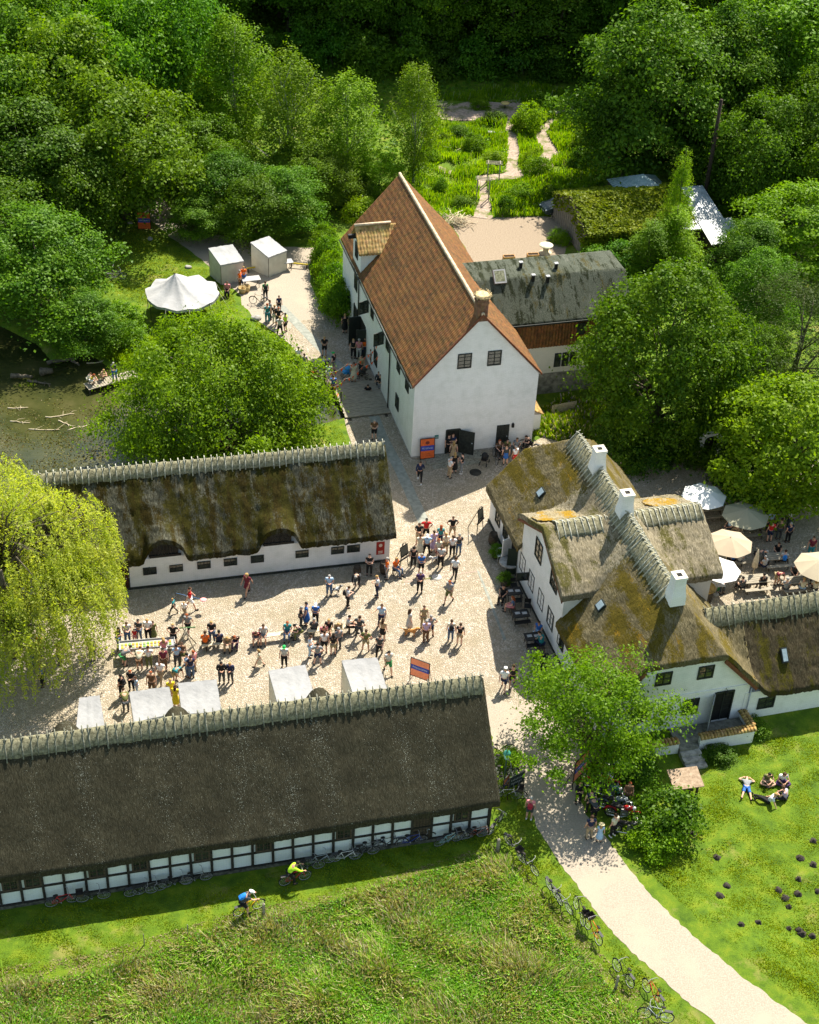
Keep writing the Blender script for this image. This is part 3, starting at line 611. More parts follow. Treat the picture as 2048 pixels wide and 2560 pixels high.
# ---------------------------------------------------------------- lower thatched barn with half timbering
def build_barn_lower():
    L, w, e, h = 27.5, 8.14, 2.62, 7.11; k = (h - e) / (w / 2 + .3)
    r = empty('half_timbered_barn', barnL.o, barnL.az, 'long half timbered barn with a dark thatched roof in the foreground', 'barn')
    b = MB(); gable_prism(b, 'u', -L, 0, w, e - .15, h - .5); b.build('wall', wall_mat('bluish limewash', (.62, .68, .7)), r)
    MB().box(-L, .05, -.1, w, -.4, .2).build('plinth', noisy('boulder plinth', (.03, .03, .025), (.13, .125, .1), 4), r)
    b = MB(); posts = [-.06 - 1.02 * i for i in range(27)]; rnd = random.Random(2)
    for u in posts: b.obox((u + rnd.uniform(-.01, .01), -.03, 1.2), (.065, 0, 0), (0, .05, 0), (rnd.uniform(-.012, .012), 0, 1.05))
    b.obox((-L / 2, -.022, 1.2), (L / 2, 0, 0), (0, .045, 0), (0, 0, .055)); b.box(-L, 0, -.07, .02, .16, .27); b.box(-L, 0, -.06, .02, 2.2, 2.32)
    b.box(-.14, .03, -.07, .1, .1, 2.2)
    for v in (1.4, 2.8, 4.1, 5.4, 6.8): b.box(-.02, .05, v - .07, v + .07, .1, 2.2 + min(v, w - v) * k - .3)
    b.box(-.02, .045, 0, w, 2.05, 2.2); b.build('timber_frame', M['timber'], r)
    for a, c in ((-24.5, -23.46), (-23.46, -22.4), (-20.4, -19.4), (-18.35, -17.3), (-15.3, -14.3), (-12.25, -11.25), (-8.17, -7.19), (-2.05, -1.05)):
        m = (a + c) / 2; window(r, (m, -.025, 1.62), (1, 0, 0), (0, 0, 1), .8, .72, (0, -1, 0), 4, 2, 'window', M['darkwood'], .09, bar_mat=None)
    b = MB().box(-4.1, -3.15, -.05, .03, .1, 1.95)
    for i in range(6): b.box(-4.08 + .16 * i, -4.07 + .16 * i, -.07, -.04, .15, 1.9, 1)
    b.box(-4.12, -3.13, -.075, -.03, 1.2, 1.27, 1); d = b.build('door', [M['darkwood'], M['black']], r); MB().ell((-3.25, -.09, 1.0), (.03, .03, .04)).build('handle', M['zinc'], d)
    humps = [barnL.loc(G(x, y, 6.3)).x for x, y in ((452, 1790), (157, 1826), (827, 1738))]
    def zf(X, Y):
        z = h - k * np.abs(Y - w / 2)
        for u in humps:
            a = 4.3 - 1.5 * (X - u) ** 2 - .25 * (Y - 6.2); a = np.where((Y > w / 2 + .8) & (np.abs(X - u) < 2.5), a, -9)
            dlt = np.clip(.5 + .5 * (a - z) / .4, 0, 1); z = z * (1 - dlt) + a * dlt + .4 * dlt * (1 - dlt)
        return z + .04 * np.sin(X * .7) * np.cos(Y * .5)
    heightfield('roof', zf, -L, .34, -.36, w + .3, .11, .34, M['thatch_lower'], r, amp=.045, fs=.8)
    ridge_sticks(r, (-L, w / 2, h), (.24, w / 2, h), k, .40, seed=7, rad=.055, reach=.7)
    b = MB()
    for s_ in (-1, 1): b.extr([(.3, w / 2, h - .3), (.3, w / 2 + s_ * (w / 2 + .2), h - .3 - k * (w / 2 + .2)), (.3, w / 2 + s_ * (w / 2 + .2), h - .42 - k * (w / 2 + .2)), (.3, w / 2, h - .5)], (-.05, 0, 0))
    b.build('verge_board', M['timber'], r)
build_barn_lower()
# ---------------------------------------------------------------- farmhouse
HW, HL, HE, HR, HH, SI, VG, HG, UE, WG, HEG, OV = 8.8, 20.58, 2.72, 7.98, 5.35, 2.79, 10.6, 7.06, 9.66, 4.0, 5.17, .34
def build_house():
    k = (HR - HE) / (HW / 2 + OV); kh = (HR - HH) / (SI + .3); kg = (HG - HEG) / WG
    r = empty('farmhouse', hse.o, hse.az, 'white farmhouse with thatched hipped roofs, a cross gable and three white chimneys', 'house')
    b = MB(); gable_prism(b, 'v', 0, HL, HW, HE - .05, HE - .05 + k * HW / 2, z0=-.9, cut=HH - .15)
    gable_prism(b, 'u', -.04, UE - .5, 2 * (WG - .35), HEG - .1, HG - .35, c0=VG - WG + .35)
    b.box(HW - .2, 24, -.03, 6.4, -.9, 1.85); b.build('wall', M['white'], r)
    b = MB().box(-.09, .02, 0, HL, -.3, .16); b.box(0, HW, -.05, .02, -.9, -.35); b.build('plinth', M['plinth'], r)
    wr, wh = 3.35, 5.4; kw = (wh - 1.8) / (wr + .25)
    def zmain(X, Y):
        g = HR - k * np.abs(X - HW / 2); s_ = HH + (Y + .3) * kh; n = HH + (HL + .2 - Y) * kh
        z = np.minimum(np.minimum(g, s_), n) + 0 * X
        wz = wh - kw * np.abs(Y - wr); wz = np.where(X > HW / 2, wz, -9)
        dlt = np.clip(.5 + .5 * (wz - z) / .5, 0, 1); return z * (1 - dlt) + wz * dlt + .5 * dlt * (1 - dlt)
    o = heightfield('roof', zmain, -OV, HW + OV, -.3, HL + .2, .1, .34, M['thatch_house'], r, amp=.07, fs=.9, mask=lambda X, Y: ~((np.abs(Y - VG) < WG - .45) & ((X < 1.5) | (X > HW - 1.5))))
    o = heightfield('wing_roof', zmain, HW + OV - .12, 24, -.28, 7.0, .11, .34, M['thatch_wing'], r, amp=.09, fs=1.1)
    def zc(X, Y):
        z = HG - kg * np.abs(Y - VG); zm = zmain(X, Y)
        dlt = np.clip(.5 + .5 * (zm + .05 - z) / .5, 0, 1); return z * (1 - dlt) + (zm + .05) * dlt + .5 * dlt * (1 - dlt) - .25 * np.clip(np.abs(Y - VG) - 3.2, 0, 9) ** 2
    heightfield('cross_gable_roof', zc, -.38, UE, VG - WG, VG + WG, .1, .36, M['thatch_pale'], r, amp=.08, fs=1.0, mask=lambda X, Y: (zc(X, Y) > zmain(X, Y) - .25))
    # lichen cushions: raised sheets of yellow moss along the north slope of the gable
    lz = lambda X, Y: zc(X, Y) + .07
    heightfield('lichen_cushion', lz, -.2, 2.9, VG + .75, VG + 3.4, .09, .05, M['lichen'], r, amp=.06, mask=lambda X, Y: (((X - 1.2) / 1.5) ** 2 + ((Y - VG - 2) / 1.2) ** 2 + .25 * np.sin(X * 3 + Y * 2)) < .95)
    heightfield('lichen_cushion', lz, 6.6, 9.4, VG + .7, VG + 3.2, .09, .05, M['lichen'], r, amp=.06, mask=lambda X, Y: (((X - 8) / 1.3) ** 2 + ((Y - VG - 1.8) / 1.1) ** 2 + .25 * np.sin(X * 3 + Y * 2)) < .95)
    ridge_sticks(r, (HW / 2, SI - .1, HR), (HW / 2, HL - SI + .2, HR), k, .36, seed=11, reach=.85, rad=.06, mat=M['stick_pale'])
    ridge_sticks(r, (.5, VG, HG), (HW / 2 - .8, VG, HG), kg, .36, seed=12, reach=.95, rad=.05, mat=M['stick_pale'])
    ridge_sticks(r, (HW / 2 + .8, VG, HG), (UE - .1, VG, HG), kg, .36, seed=13, reach=.95, rad=.05, mat=M['stick_pale'])
    ridge_sticks(r, (7.0, wr, wh), (24, wr, wh), kw, .42, seed=14, reach=.85, rad=.055, mat=M['stick'])
    # verge boards
    b = MB()
    for s_ in (-1, 1): b.extr([(-.36, VG, HG - .3), (-.36, VG + s_ * (WG + .02), HEG - .42), (-.36, VG + s_ * (WG + .02), HEG - .64), (-.36, VG, HG - .5)], (.06, 0, 0))
    t = (HH - HE) / k - OV
    b.extr([(HW - t, -.29, HH - .35), (HW + OV + .02, -.29, HE - .33), (HW + OV - .1, -.29, HE - .5), (HW - t - .1, -.29, HH - .6)], (0, .07, 0))
    b.extr([(t, -.29, HH - .35), (-OV - .02, -.29, HE - .33), (-OV + .1, -.29, HE - .5), (t + .1, -.29, HH - .6)], (0, .07, 0))
    b.build('verge_board', M['brown'], r)
    MB().box(.0, HW, -.05, .01, 2.45, 2.57).build('string_course', M['white'], r)
    for (px, py, z) in ((1238, 955, 9.0), (1301, 1050, 8.9), (1403, 1222, 9.0)):
        p = hse.loc(G(px * 1.1872, py * 1.1872, z)); u, v = HW / 2, p.y
        b = MB(); s_ = .47; V = []; prof = [(.44, 7.4), (.42, 8.0), (.36, 8.35), (.33, 8.7), (.325, 9.12), (.365, 9.14), (.365, 9.26)]
        P = [[(u + a * sx, v + a * sy, z) for sx, sy in ((-1, -1), (1, -1), (1, 1), (-1, 1))] for a, z in prof]
        b.add([q for c in P for q in c], [(i * 4 + j, i * 4 + (j + 1) % 4, i * 4 + 4 + (j + 1) % 4, i * 4 + 4 + j) for i in range(len(P) - 1) for j in range(4)])
        zt = prof[-1][1]; 
        for a0, a1, c0, c1 in ((-.365, .365, -.365, -.15), (-.365, .365, .15, .365), (-.365, -.15, -.15, .15), (.15, .365, -.15, .15)): b.box(u + a0, u + a1, v + c0, v + c1, zt - .004, zt + .01, 1)
        ch = b.build('chimney', [M['white'], M['canvas_side']], r); MB().box(u - .16, u + .16, v - .16, v + .16, zt + .001, zt + .006).build('flue', M['dark'], ch)
    def ws(v, z, ww, hh, c=2, rr=4, name='window'): return window(r, (-.006 if z < 3 else -.045, v, z), (0, -1, 0), (0, 0, 1), ww, hh, (-1, 0, 0), c, rr, name, fr=.06)
    ws(11.45, 4.55, 1.15, 1.4, 2, 3); ws(8.65, 4.5, 1.15, 1.25, 2, 3)
    for v in (13.8, 12.1, 10.3, 8.6): ws(v, 1.68, .95, 1.25, 2, 3)
    for px, py in ((1377, 1563), (1402, 1611)): p = hse.side(px, py); ws(p.y, 1.65, .95, 1.25, 2, 3)
    for v in (18.9, 17.3): ws(v, 1.55, .9, 1.2, 2, 3)
    window(r, (-.5, 12.5, 1.8), (1, -.1, 0), (0, 0, 1), .75, .6, (-.1, -1, 0), 1, 1, 'open_casement', fr=.06)
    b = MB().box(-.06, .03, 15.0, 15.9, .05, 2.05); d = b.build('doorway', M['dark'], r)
    MB().obox((-.35, 15.98, 1.05), (.33, .12, 0), (-.01, .025, 0), (0, 0, 1.0)).build('door_leaf', M['white'], d)
    MB().obox((-.32, 14.9, 1.05), (.3, -.1, 0), (.01, .025, 0), (0, 0, 1.0)).build('door_leaf', flat((.02, .03, .02)), d)
    # south front
    window(r, (5.8, -.002, 4.02), (1, 0, 0), (0, 0, 1), .95, .95, (0, -1, 0), 2, 2, 'window', fr=.08)
    window(r, (5.3, -.002, 1.5), (1, 0, 0), (0, 0, 1), .95, 1.2, (0, -1, 0), 2, 3, 'window', fr=.07)
    window(r, (2.2, -.002, 1.5), (1, 0, 0), (0, 0, 1), .95, 1.2, (0, -1, 0), 2, 3, 'window', fr=.07); window(r, (3.3, -.002, 4.02), (1, 0, 0), (0, 0, 1), .95, .95, (0, -1, 0), 2, 2, 'window', fr=.08)
    for u in (10.05, 14.2, 18): window(r, (u, -.032, .85), (1, 0, 0), (0, 0, 1), 1.05, .85, (0, -1, 0), 2, 2, 'window', fr=.07)
    b = MB().box(6.75, 7.8, -.015, .04, .1, 2.2); b.box(6.68, 6.76, -.08, .02, .05, 2.28, 1); b.box(7.79, 7.87, -.08, .02, .05, 2.28, 1); b.box(6.76, 7.79, -.08, .02, 2.2, 2.3, 1); b.box(7.24, 7.3, -.04, .02, .1, 2.2, 1)
    for z in (.9, 1.25, 1.6, 1.95): b.box(7.35, 7.75, -.03, .02, z, z + .03, 1)
    d = b.build('garden_door', [M['dark'], M['iron']], r)
    b = MB(); c = Vector((6.45, -.42, 1.15)); ax = Vector((.27, .42, 0)); b.obox(c, ax, Vector((-.02, .014, 0)), (0, 0, 1.05)); lf = b.build('door_leaf', M['canvas'], d)
    g = MB(); n_ = Vector((-.42, .27, 0)).normalized() * -.03
    for i in range(4):
        for s_ in (-1, 1): g.obox(c + n_ * 1 + Vector((0, 0, .75 - i * .38)) + ax * (.4 * s_), ax * .3, n_ * .3, (0, 0, .14))
    g.build('pane', M['glass'], lf)
    b = MB().box(7.2, 7.34, -.3, -.16, 2.2, 2.42); b.tube([(7.27, 0, 2.55), (7.27, -.23, 2.55), (7.27, -.23, 2.42)], .015, 5); b.build('wall_lamp', M['black'], r)
    MB().tube([(8.86, -.1, 2.3), (8.86, -.1, -.6)], .04, 6).build('downpipe', M['zinc'], r)
    # skylights
    for x, y, zz in ((1.68, 16.35, None), (1.58, 5.5, None)):
        z = float(zmain(np.array(x), np.array(y))); q = MB().obox((x, y, z + .1), (.2, 0, .23), (0, .3, 0), (-.05, 0, .04)); f = q.build('skylight', M['iron'], r)
        MB().obox((x - .04, y, z + .15), (.15, 0, .17), (0, .24, 0), (-.02, 0, .018)).build('pane', flat((.25, .32, .36), .1), f)
    x, y = 11.24, 1.08; z = float(zmain(np.array(x), np.array(y))); f = MB().obox((x, y, z + .12), (.2, 0, 0), (0, .3, .32), (0, -.05, .05)).build('skylight', M['iron'], r)
    MB().obox((x, y - .05, z + .17), (.14, 0, 0), (0, .24, .26), (0, -.02, .02)).build('pane', flat((.25, .32, .36), .1), f)
    q = MB()
    for i in range(5): q.box(x - .22 + .09 * i, x - .15 + .09 * i, y - .75, y - .4, z - .5, z - .22 + .0) if 0 else None
    # terrace with tiled parapet, landing and steps
    tr = empty('terrace', hse.w(0, 0), hse.az, 'raised terrace with white parapets capped in orange tiles and stone steps to the lawn', 'terrace')
    b = MB().box(4.2, 8.7, -1.35, -.06, -1, .02); b.box(4.2, 5.35, -1.7, -1.35, -1, .0); b.build('floor', noisy('paved terrace', (.1, .1, .08), (.24, .23, .19), 4), tr)
    for i in range(3):
        q = MB().box(4.2 + .03 * i, 5.4 + .04 * i, -2.05 - .36 * i, -1.7 - .36 * i, -1, -.15 - .15 * i); q.build('step', M['stone'], tr)
    b = MB().box(5.45, 8.75, -1.55, -1.33, -1, .45); b.box(8.53, 8.75, -1.33, -.05, -1, .45); b.box(2.4, 4.18, -1.55, -1.33, -1, .45); b.build('parapet', M['white'], tr)
    b = MB()
    def cop(p0, p1):
        p0, p1 = Vector(p0), Vector(p1); d = (p1 - p0); n = max(2, int(d.length / .2)); d /= n; s_ = Vector((-d.y, d.x, 0)).normalized()
        for i in range(n):
            a = p0 + d * (i + .5); 
            for sg in (-1, 1): b.tube([a + s_ * (.02 * sg) + Z3 * .14, a + s_ * (.24 * sg) + Z3 * .02], [.1, .105], 7)
    cop((5.4, -1.44, .45), (8.8, -1.44, .45)); cop((8.64, -1.3, .45), (8.64, 0, .45)); cop((2.4, -1.44, .45), (4.15, -1.44, .45)); b.build('coping', M['tile_yellow'], tr)
build_house()
# ---------------------------------------------------------------- sheds behind the mill
def build_sheds():
    # ivy shed: roof quad from photo, wooden west wall
    zr = 3.6; A = G(*[1348 + 285 / 2.464, 1425 / 2.464], 2.5)
    f = Frame(A.x, A.y, mill.az)
    c = lambda x, y: (1348 + x / 2.464, y / 2.464)
    tr = f.loc(G(*c(1020, 1370), z=2.5)); tl = f.loc(G(*c(300, 1200), z=3.9))
    U = min(10, tr.x); V = tl.y
    r = empty('ivy_shed', f.o, f.az, 'old wooden shed whose whole roof is smothered in yellow green creeper', 'shed')
    MB().box(.1, U - .1, .1, V * 2 - .1, -.1, 2.3).build('wall', M['darkwood'], r)
    b = MB()
    for i in range(int(V * 2 / .24)): 
        y = .1 + .24 * i; b.box(.04 - .02 * (i % 2), .1, y, y + .2, -.1, 2.2 + 1.4 * min(1, 1 - abs(y - V) / V))
    b.build('gable_boards', noisy('grey boards', (.1, .085, .07), (.26, .23, .2), 3, stretch=(9, 9, 1)), r)
    def zf(X, Y): return 2.4 + 1.5 * (1 - np.abs(Y - V) / V)
    heightfield('roof', zf, -.1, U, -.3, V * 2 + .2, .3, .15, M['darkwood'], r, amp=0)
    f.dim = (U, V); f.root = r; f.zf = zf
    return f
shedF = build_sheds()
def metal_shed(name, cpx, z, su, sv, az, label, pyramid=True, wall_h=2.2, rise=1.1):
    p = G(*cpx, z); r = empty(name, (p.x, p.y, 0), az, label, 'shed')
    MB().box(-su + .12, su - .12, -sv + .12, sv - .12, -.1, wall_h).build('wall', M['darkwood'], r)
    b = MB(); n = 26
    def zz(x, y): return wall_h + (rise * (1 - max(abs(x) / su, abs(y) / sv)) if pyramid else rise * (.5 - y / sv / 2)) + .015
    for s_, ax in ((1, 0), (-1, 0), (1, 1), (-1, 1)) if pyramid else ():
        # ribbed triangular slopes
        A, B = (Vector((su * s_, -sv * s_)), Vector((su * s_, sv * s_))) if ax == 0 else (Vector((su * s_, sv * s_)), Vector((-su * s_, sv * s_)))
        apex = Vector((0, 0, wall_h + rise))
        for i in range(n):
            p0 = A.lerp(B, i / n); p1 = A.lerp(B, (i + 1) / n); m = abs((i + .5) / n - .5) * 2; h0 = .03 * (i % 2)
            e0 = Vector((p0.x, p0.y, wall_h + h0)); e1 = Vector((p1.x, p1.y, wall_h + h0)); t = 1 - m
            b.add([e0, e1, e1.lerp(apex + (e1 - Vector((0, 0, 0))) * 0, t if False else 1), e0.lerp(apex, 1)], [(0, 1, 2)])
    if not pyramid:
        n = 40
        for i in range(n):
            x0 = -su + 2 * su * i / n; x1 = x0 + 2 * su / n; h0 = .035 * (i % 2)
            b.add([(x0, -sv, wall_h + h0), (x1, -sv, wall_h + h0), (x1, sv, wall_h + rise + h0), (x0, sv, wall_h + rise + h0), (x0, -sv, wall_h - .06), (x1, -sv, wall_h - .06), (x1, sv, wall_h + rise - .06), (x0, sv, wall_h + rise - .06)], [(0, 1, 2, 3), (7, 6, 5, 4), (0, 4, 5, 1), (2, 6, 7, 3), (0, 3, 7, 4), (1, 5, 6, 2)])
    b.build('roof', M['zinc'] if not pyramid else noisy('blue green metal roof', (.16, .25, .25), (.3, .38, .38), 3, .45), r)
    return r
metal_shed('garden_pavilion', (1348 + 632 / 2.464, 1135 / 2.464), 3.3, 2.4, 2.4, .3, 'small shed with a blue green pyramid roof of ribbed metal beyond the ivy shed', True, 2.9, 1.4)
metal_shed('metal_roofed_shed', (1348 + 945 / 2.464, 1275 / 2.464), 3.0, 2.2, 3.0, .3, 'shed with a pale ribbed metal roof behind the leaning pole', False, 2.4, 1.1)
metal_shed('tool_shed', (1348 + 1125 / 2.464, 1420 / 2.464), 2.4, 1.6, 1.6, .3, 'low dark shed with a small grey ribbed metal roof right of the ivy shed', False, 2.0, .7)
# ================================================================ GROUND
pond = [G(x, y).xy for x, y in ((-250, 790), (0, 800), (100, 850), (140, 898), (190, 872), (240, 880), (290, 915), (420, 960), (560, 985), (700, 985), (850, 960), (950, 950), (985, 1030), (860, 1044), (800, 1060), (640, 1105), (480, 1150), (360, 1185), (250, 1215), (100, 1225), (-300, 1260))]
lawnS = [hse.w(-.3, -2.2).xy, hse.w(3, -.0).xy, hse.w(9, 1).xy, hse.w(40, 1).xy, hse.w(40, -40).xy] + [G(x, y).xy for x, y in ((2100, 2520), (1900, 2380), (1750, 2260), (1620, 2100), (1560, 2030))]
def terrain(X, Y):
    X = np.asarray(X, float); Y = np.asarray(Y, float)
    ip = np_inside(X, Y, pond); d = np_dist(X, Y, pond); z = np.where(ip, -np.clip(d / .9, 0, 1) * 1.1, 0)
    il = np_inside(X, Y, lawnS); dl = np_dist(X, Y, lawnS); z = z + np.where(il, -.6 * np.clip(dl / 2.5, 0, 1) ** 1.0, 0)
    far = np.clip((Y - 132) / 60, 0, 1); z = z + far ** 2 * 7
    return z
def tz(x, y): return float(terrain(np.array([x]), np.array([y]))[0])
def GT(px, py):
    z = 0
    for _ in range(4): p = G(px, py, z); z = tz(p.x, p.y)
    return G(px, py, z)
def grass_mat(name, a, b_, c, dry=None, sc_=1.2, st=.6):
    m, t, b = new_mat(name); v = coords(t); n = nz(t, v, sc_, 6, .65); f = nz(t, v, 14, 4, .8)
    cc = ramp(t, n, [(.3, a), (.5, b_), (.72, c)]); cc = mixc(t, .5, cc, ramp(t, f, [(.3, (.45, .45, .45)), (.7, (1.25, 1.25, 1.25))]), 'MULTIPLY')
    if dry: d = nz(t, v, .35, 5, .75); cc = mixc(t, ramp(t, d, [(.56, (0, 0, 0)), (.7, (.8, .8, .8))]), cc, dry)
    t.links.new(cc, b.inputs['Base Color']); b.inputs['Roughness'].default_value = .9; bump(t, b, f, st, .12); return m
M['lawn'] = grass_mat('mown grass', (.04, .088, .002), (.09, .158, .004), (.165, .21, .008), (.23, .2, .06))
X, Y = np.meshgrid(np.linspace(-90, 90, 361), np.concatenate([np.linspace(28, 140, 281), np.linspace(141, 420, 80)]), indexing='ij')
Z = terrain(X, Y); idx = np.arange(X.size).reshape(X.shape)
me = np_mesh('ground', np.stack([X, Y, Z], -1).reshape(-1, 3), np.stack([idx[:-1, :-1], idx[1:, :-1], idx[1:, 1:], idx[:-1, 1:]], -1).reshape(-1, 4), M['lawn'], smooth=True)
tag(link(bpy.data.objects.new('ground', me)), kind='structure')
def sheet(name, poly, z, mat, step=1.2, jit=.12, seed=1, kind='structure', hole=None, follow=False):
    "flat sheet with an irregular outline"
    rnd = random.Random(seed); P = [Vector(p[:2]) for p in poly]; out = []
    for i, p in enumerate(P):
        q = P[(i + 1) % len(P)]; n = max(1, int((q - p).length / step))
        for j in range(n): out.append(p.lerp(q, j / n) + Vector((rnd.uniform(-jit, jit), rnd.uniform(-jit, jit))) * (1 if 1 else 0))
    bm = bmesh.new(); vs = [bm.verts.new((p.x, p.y, z + (tz(p.x, p.y) + .03 if follow else 0))) for p in out]; f = bm.faces.new(vs); bmesh.ops.triangulate(bm, faces=[f]); 
    bmesh.ops.recalc_face_normals(bm, faces=bm.faces)
    if bm.faces[0:1] and next(iter(bm.faces)).normal.z < 0: bmesh.ops.reverse_faces(bm, faces=bm.faces)
    me = bpy.data.meshes.new(name); bm.to_mesh(me); bm.free(); me.materials.append(mat)
    return tag(link(bpy.data.objects.new(name, me)), kind=kind)
def cobble_mat():
    m, t, b = new_mat('cobbles'); v = coords(t)
    wv = N(t, 'ShaderNodeTexNoise', Scale=.8, Detail=2.); t.links.new(v, wv.inputs['Vector']); v2 = mixc(t, .06, v, wv.outputs[1])
    vo = N(t, 'ShaderNodeTexVoronoi', Scale=8.6, feature='DISTANCE_TO_EDGE'); t.links.new(v2, vo.inputs['Vector'])
    vc = N(t, 'ShaderNodeTexVoronoi', Scale=8.6); t.links.new(v2, vc.inputs['Vector'])
    st = ramp(t, N_bw(t, vc.outputs['Color']), [(.2, (.3, .25, .19)), (.5, (.39, .335, .265)), (.85, (.5, .43, .355))])
    st = mixc(t, ramp(t, nz(t, v, .5, 5), [(.42, (0, 0, 0)), (.68, (.7, .7, .7))]), st, (.3, .245, .16)); st = mixc(t, ramp(t, nz(t, v, 1.7, 6, .7), [(.52, (0, 0, 0)), (.7, (.55, .55, .55))]), st, (.2, .185, .12))
    cc = mixc(t, ramp(t, vo.outputs[0], [(.01, (1, 1, 1)), (.1, (0, 0, 0))]), st, (.2, .17, .11))
    t.links.new(cc, b.inputs['Base Color']); b.inputs['Roughness'].default_value = .85
    bump(t, b, ramp(t, vo.outputs[0], [(0, (0, 0, 0)), (.3, (1, 1, 1))]), .8, .05); return m
def N_bw(t, s): n = N(t, 'ShaderNodeRGBToBW'); t.links.new(s, n.inputs[0]); return n.outputs[0]
M['cobble'] = cobble_mat()
M['gravel'] = noisy('gravel', (.255, .215, .165), (.36, .31, .25), 14, .95, .7, .03, scale2=.35, c3=(.33, .285, .22))
M['slab'] = noisy('stone slabs', (.17, .18, .155), (.27, .28, .245), 3)
yard = [G(x, y).xy for x, y in ((-260, 1500), (100, 1440), (700, 1380), (870, 1300), (905, 1160), (879, 1112), (860, 1045), (985, 1030), (1010, 1000), (1250, 1090), (1330, 1105), (1420, 1060), (1500, 1120), (1600, 1150), (2150, 1150), (2150, 1560), (1560, 1540), (1380, 1560), (1400, 1640), (1440, 1760), (1300, 1790), (1180, 1760), (600, 1850), (-300, 1960))]
sheet('cobbled_yard', yard, .006, M['cobble'], seed=2, jit=.06)
g1 = [G(x, y).xy for x, y in ((1210, 1740), (1300, 1765), (1400, 1740), (1480, 1850), (1460, 1900), (1440, 1950), (1450, 2000), (1470, 2045), (1518, 2097), (1575, 2174), (1632, 2243), (1713, 2321), (1815, 2410), (1916, 2487), (2014, 2556), (2120, 2640), (1880, 2640), (1790, 2560), (1685, 2475), (1591, 2390), (1510, 2308), (1462, 2239), (1401, 2158), (1348, 2081), (1325, 2020), (1300, 1960), (1275, 1890), (1235, 1870))]
sheet('gravel_path', g1, .012, M['gravel'], seed=3, jit=.07, step=.25)
g2 = [G(x, y).xy for x, y in ((820, 962), (778, 903), (738, 877), (714, 855), (670, 820), (632, 791), (604, 762), (600, 741), (575, 715), (523, 665), (479, 629), (426, 592), (390, 560), (365, 540), (340, 505), (300, 450), (345, 440), (390, 482), (459, 548), (527, 584), (610, 600), (691, 617), (785, 619), (776, 650), (773, 668), (778, 716), (795, 750), (830, 770), (858, 777), (960, 950))]
sheet('gravel_drive', g2, .006, M['gravel'], seed=4, jit=.1, step=.7)
g2b = [G(x, y).xy for x, y in ((820, 962), (775, 900), (700, 830), (760, 800), (858, 800), (960, 950))]
sheet('cobbled_forecourt', g2b, .011, M['cobble'], seed=5, jit=.1, step=.7)
g3 = [G(x, y).xy for x, y in ((1130, 560), (1160, 545), (1200, 540), (1300, 535), (1400, 545), (1430, 560), (1425, 610), (1400, 650), (1290, 650), (1180, 660))]
sheet('gravel_court', g3, .006, noisy('tan gravel', (.19, .145, .1), (.3, .24, .175), 9, .95, .5, .03), seed=6, jit=.15, step=.7)
M['earth'] = noisy('trodden earth', (.22, .165, .13), (.38, .3, .24), 5, .95, .5, .04, scale2=.8, c3=(.12, .13, .04))
def ribbon(name, pts, w, z, mat, label=None, jit=.08, seed=9):
    P = [GT(*p).xy for p in pts]; L_, R_ = [], []
    for i, p in enumerate(P):
        d = (P[min(i + 1, len(P) - 1)] - P[max(i - 1, 0)]).normalized(); n = Vector((-d.y, d.x)); L_.append(p + n * w / 2); R_.append(p - n * w / 2)
    return sheet(name, L_ + R_[::-1], z, mat, jit=jit, seed=seed, step=.6, follow=name == 'garden_path')
ribbon('garden_path', [(1195, 545), (1215, 500), (1200, 445), (1280, 440), (1290, 380), (1275, 330), (1300, 280), (1285, 250)], 1.7, .009, M['earth'])
ribbon('garden_path', [(1280, 440), (1350, 430), (1380, 380), (1350, 330), (1390, 300)], 1.8, .013, M['earth'], seed=10)
ribbon('garden_path', [(1200, 445), (1120, 430), (1090, 420)], .9, .013, M['earth'], seed=11)
sheet('bare_soil', [GT(x, y).xy for x, y in ((1090, 268), (1200, 256), (1330, 262), (1460, 246), (1470, 275), (1390, 288), (1330, 296), (1200, 305), (1100, 300))], .05, M['earth'], seed=12, jit=.4, follow=True)
ribbon('slab_track', [(1062, 1310), (1025, 1230), (995, 1165), (960, 1100), (935, 1040)], .75, .014, M['slab'], jit=.02)
ribbon('slab_track', [(872, 935), (820, 888), (778, 846), (725, 790), (700, 765)], .75, .018, M['slab'], jit=.02)
ribbon('drain_channel', [(1005, 1456), (1100, 1442), (1195, 1428)], .13, .012, M['earth'], jit=.01, seed=20)
ribbon('drain_channel', [(1195, 1428), (1225, 1500), (1262, 1600)], .16, .016, M['slab'], jit=.02, seed=21)
M['worn'] = noisy('worn pale gravel', (.3, .255, .2), (.44, .38, .31), 10, .95, .5, .02)
# water
def water_mat():
    m, t, b = new_mat('pond water'); v = coords(t); n = nz(t, v, .25, 5, .6)
    c = ramp(t, n, [(.35, (.022, .028, .008)), (.52, (.045, .048, .015)), (.68, (.075, .07, .028))]); t.links.new(c, b.inputs['Base Color']); b.inputs['Roughness'].default_value = .09; b.inputs['Specular IOR Level'].default_value = .5
    bump(t, b, nz(t, coords(t, (1, 2, 1)), 2.2, 4), .4, .03); return m
sheet('water', [Vector(p) + (Vector(p) - Vector(G(450, 1050).xy)).normalized() * .5 for p in pond], -.32, water_mat(), jit=0)
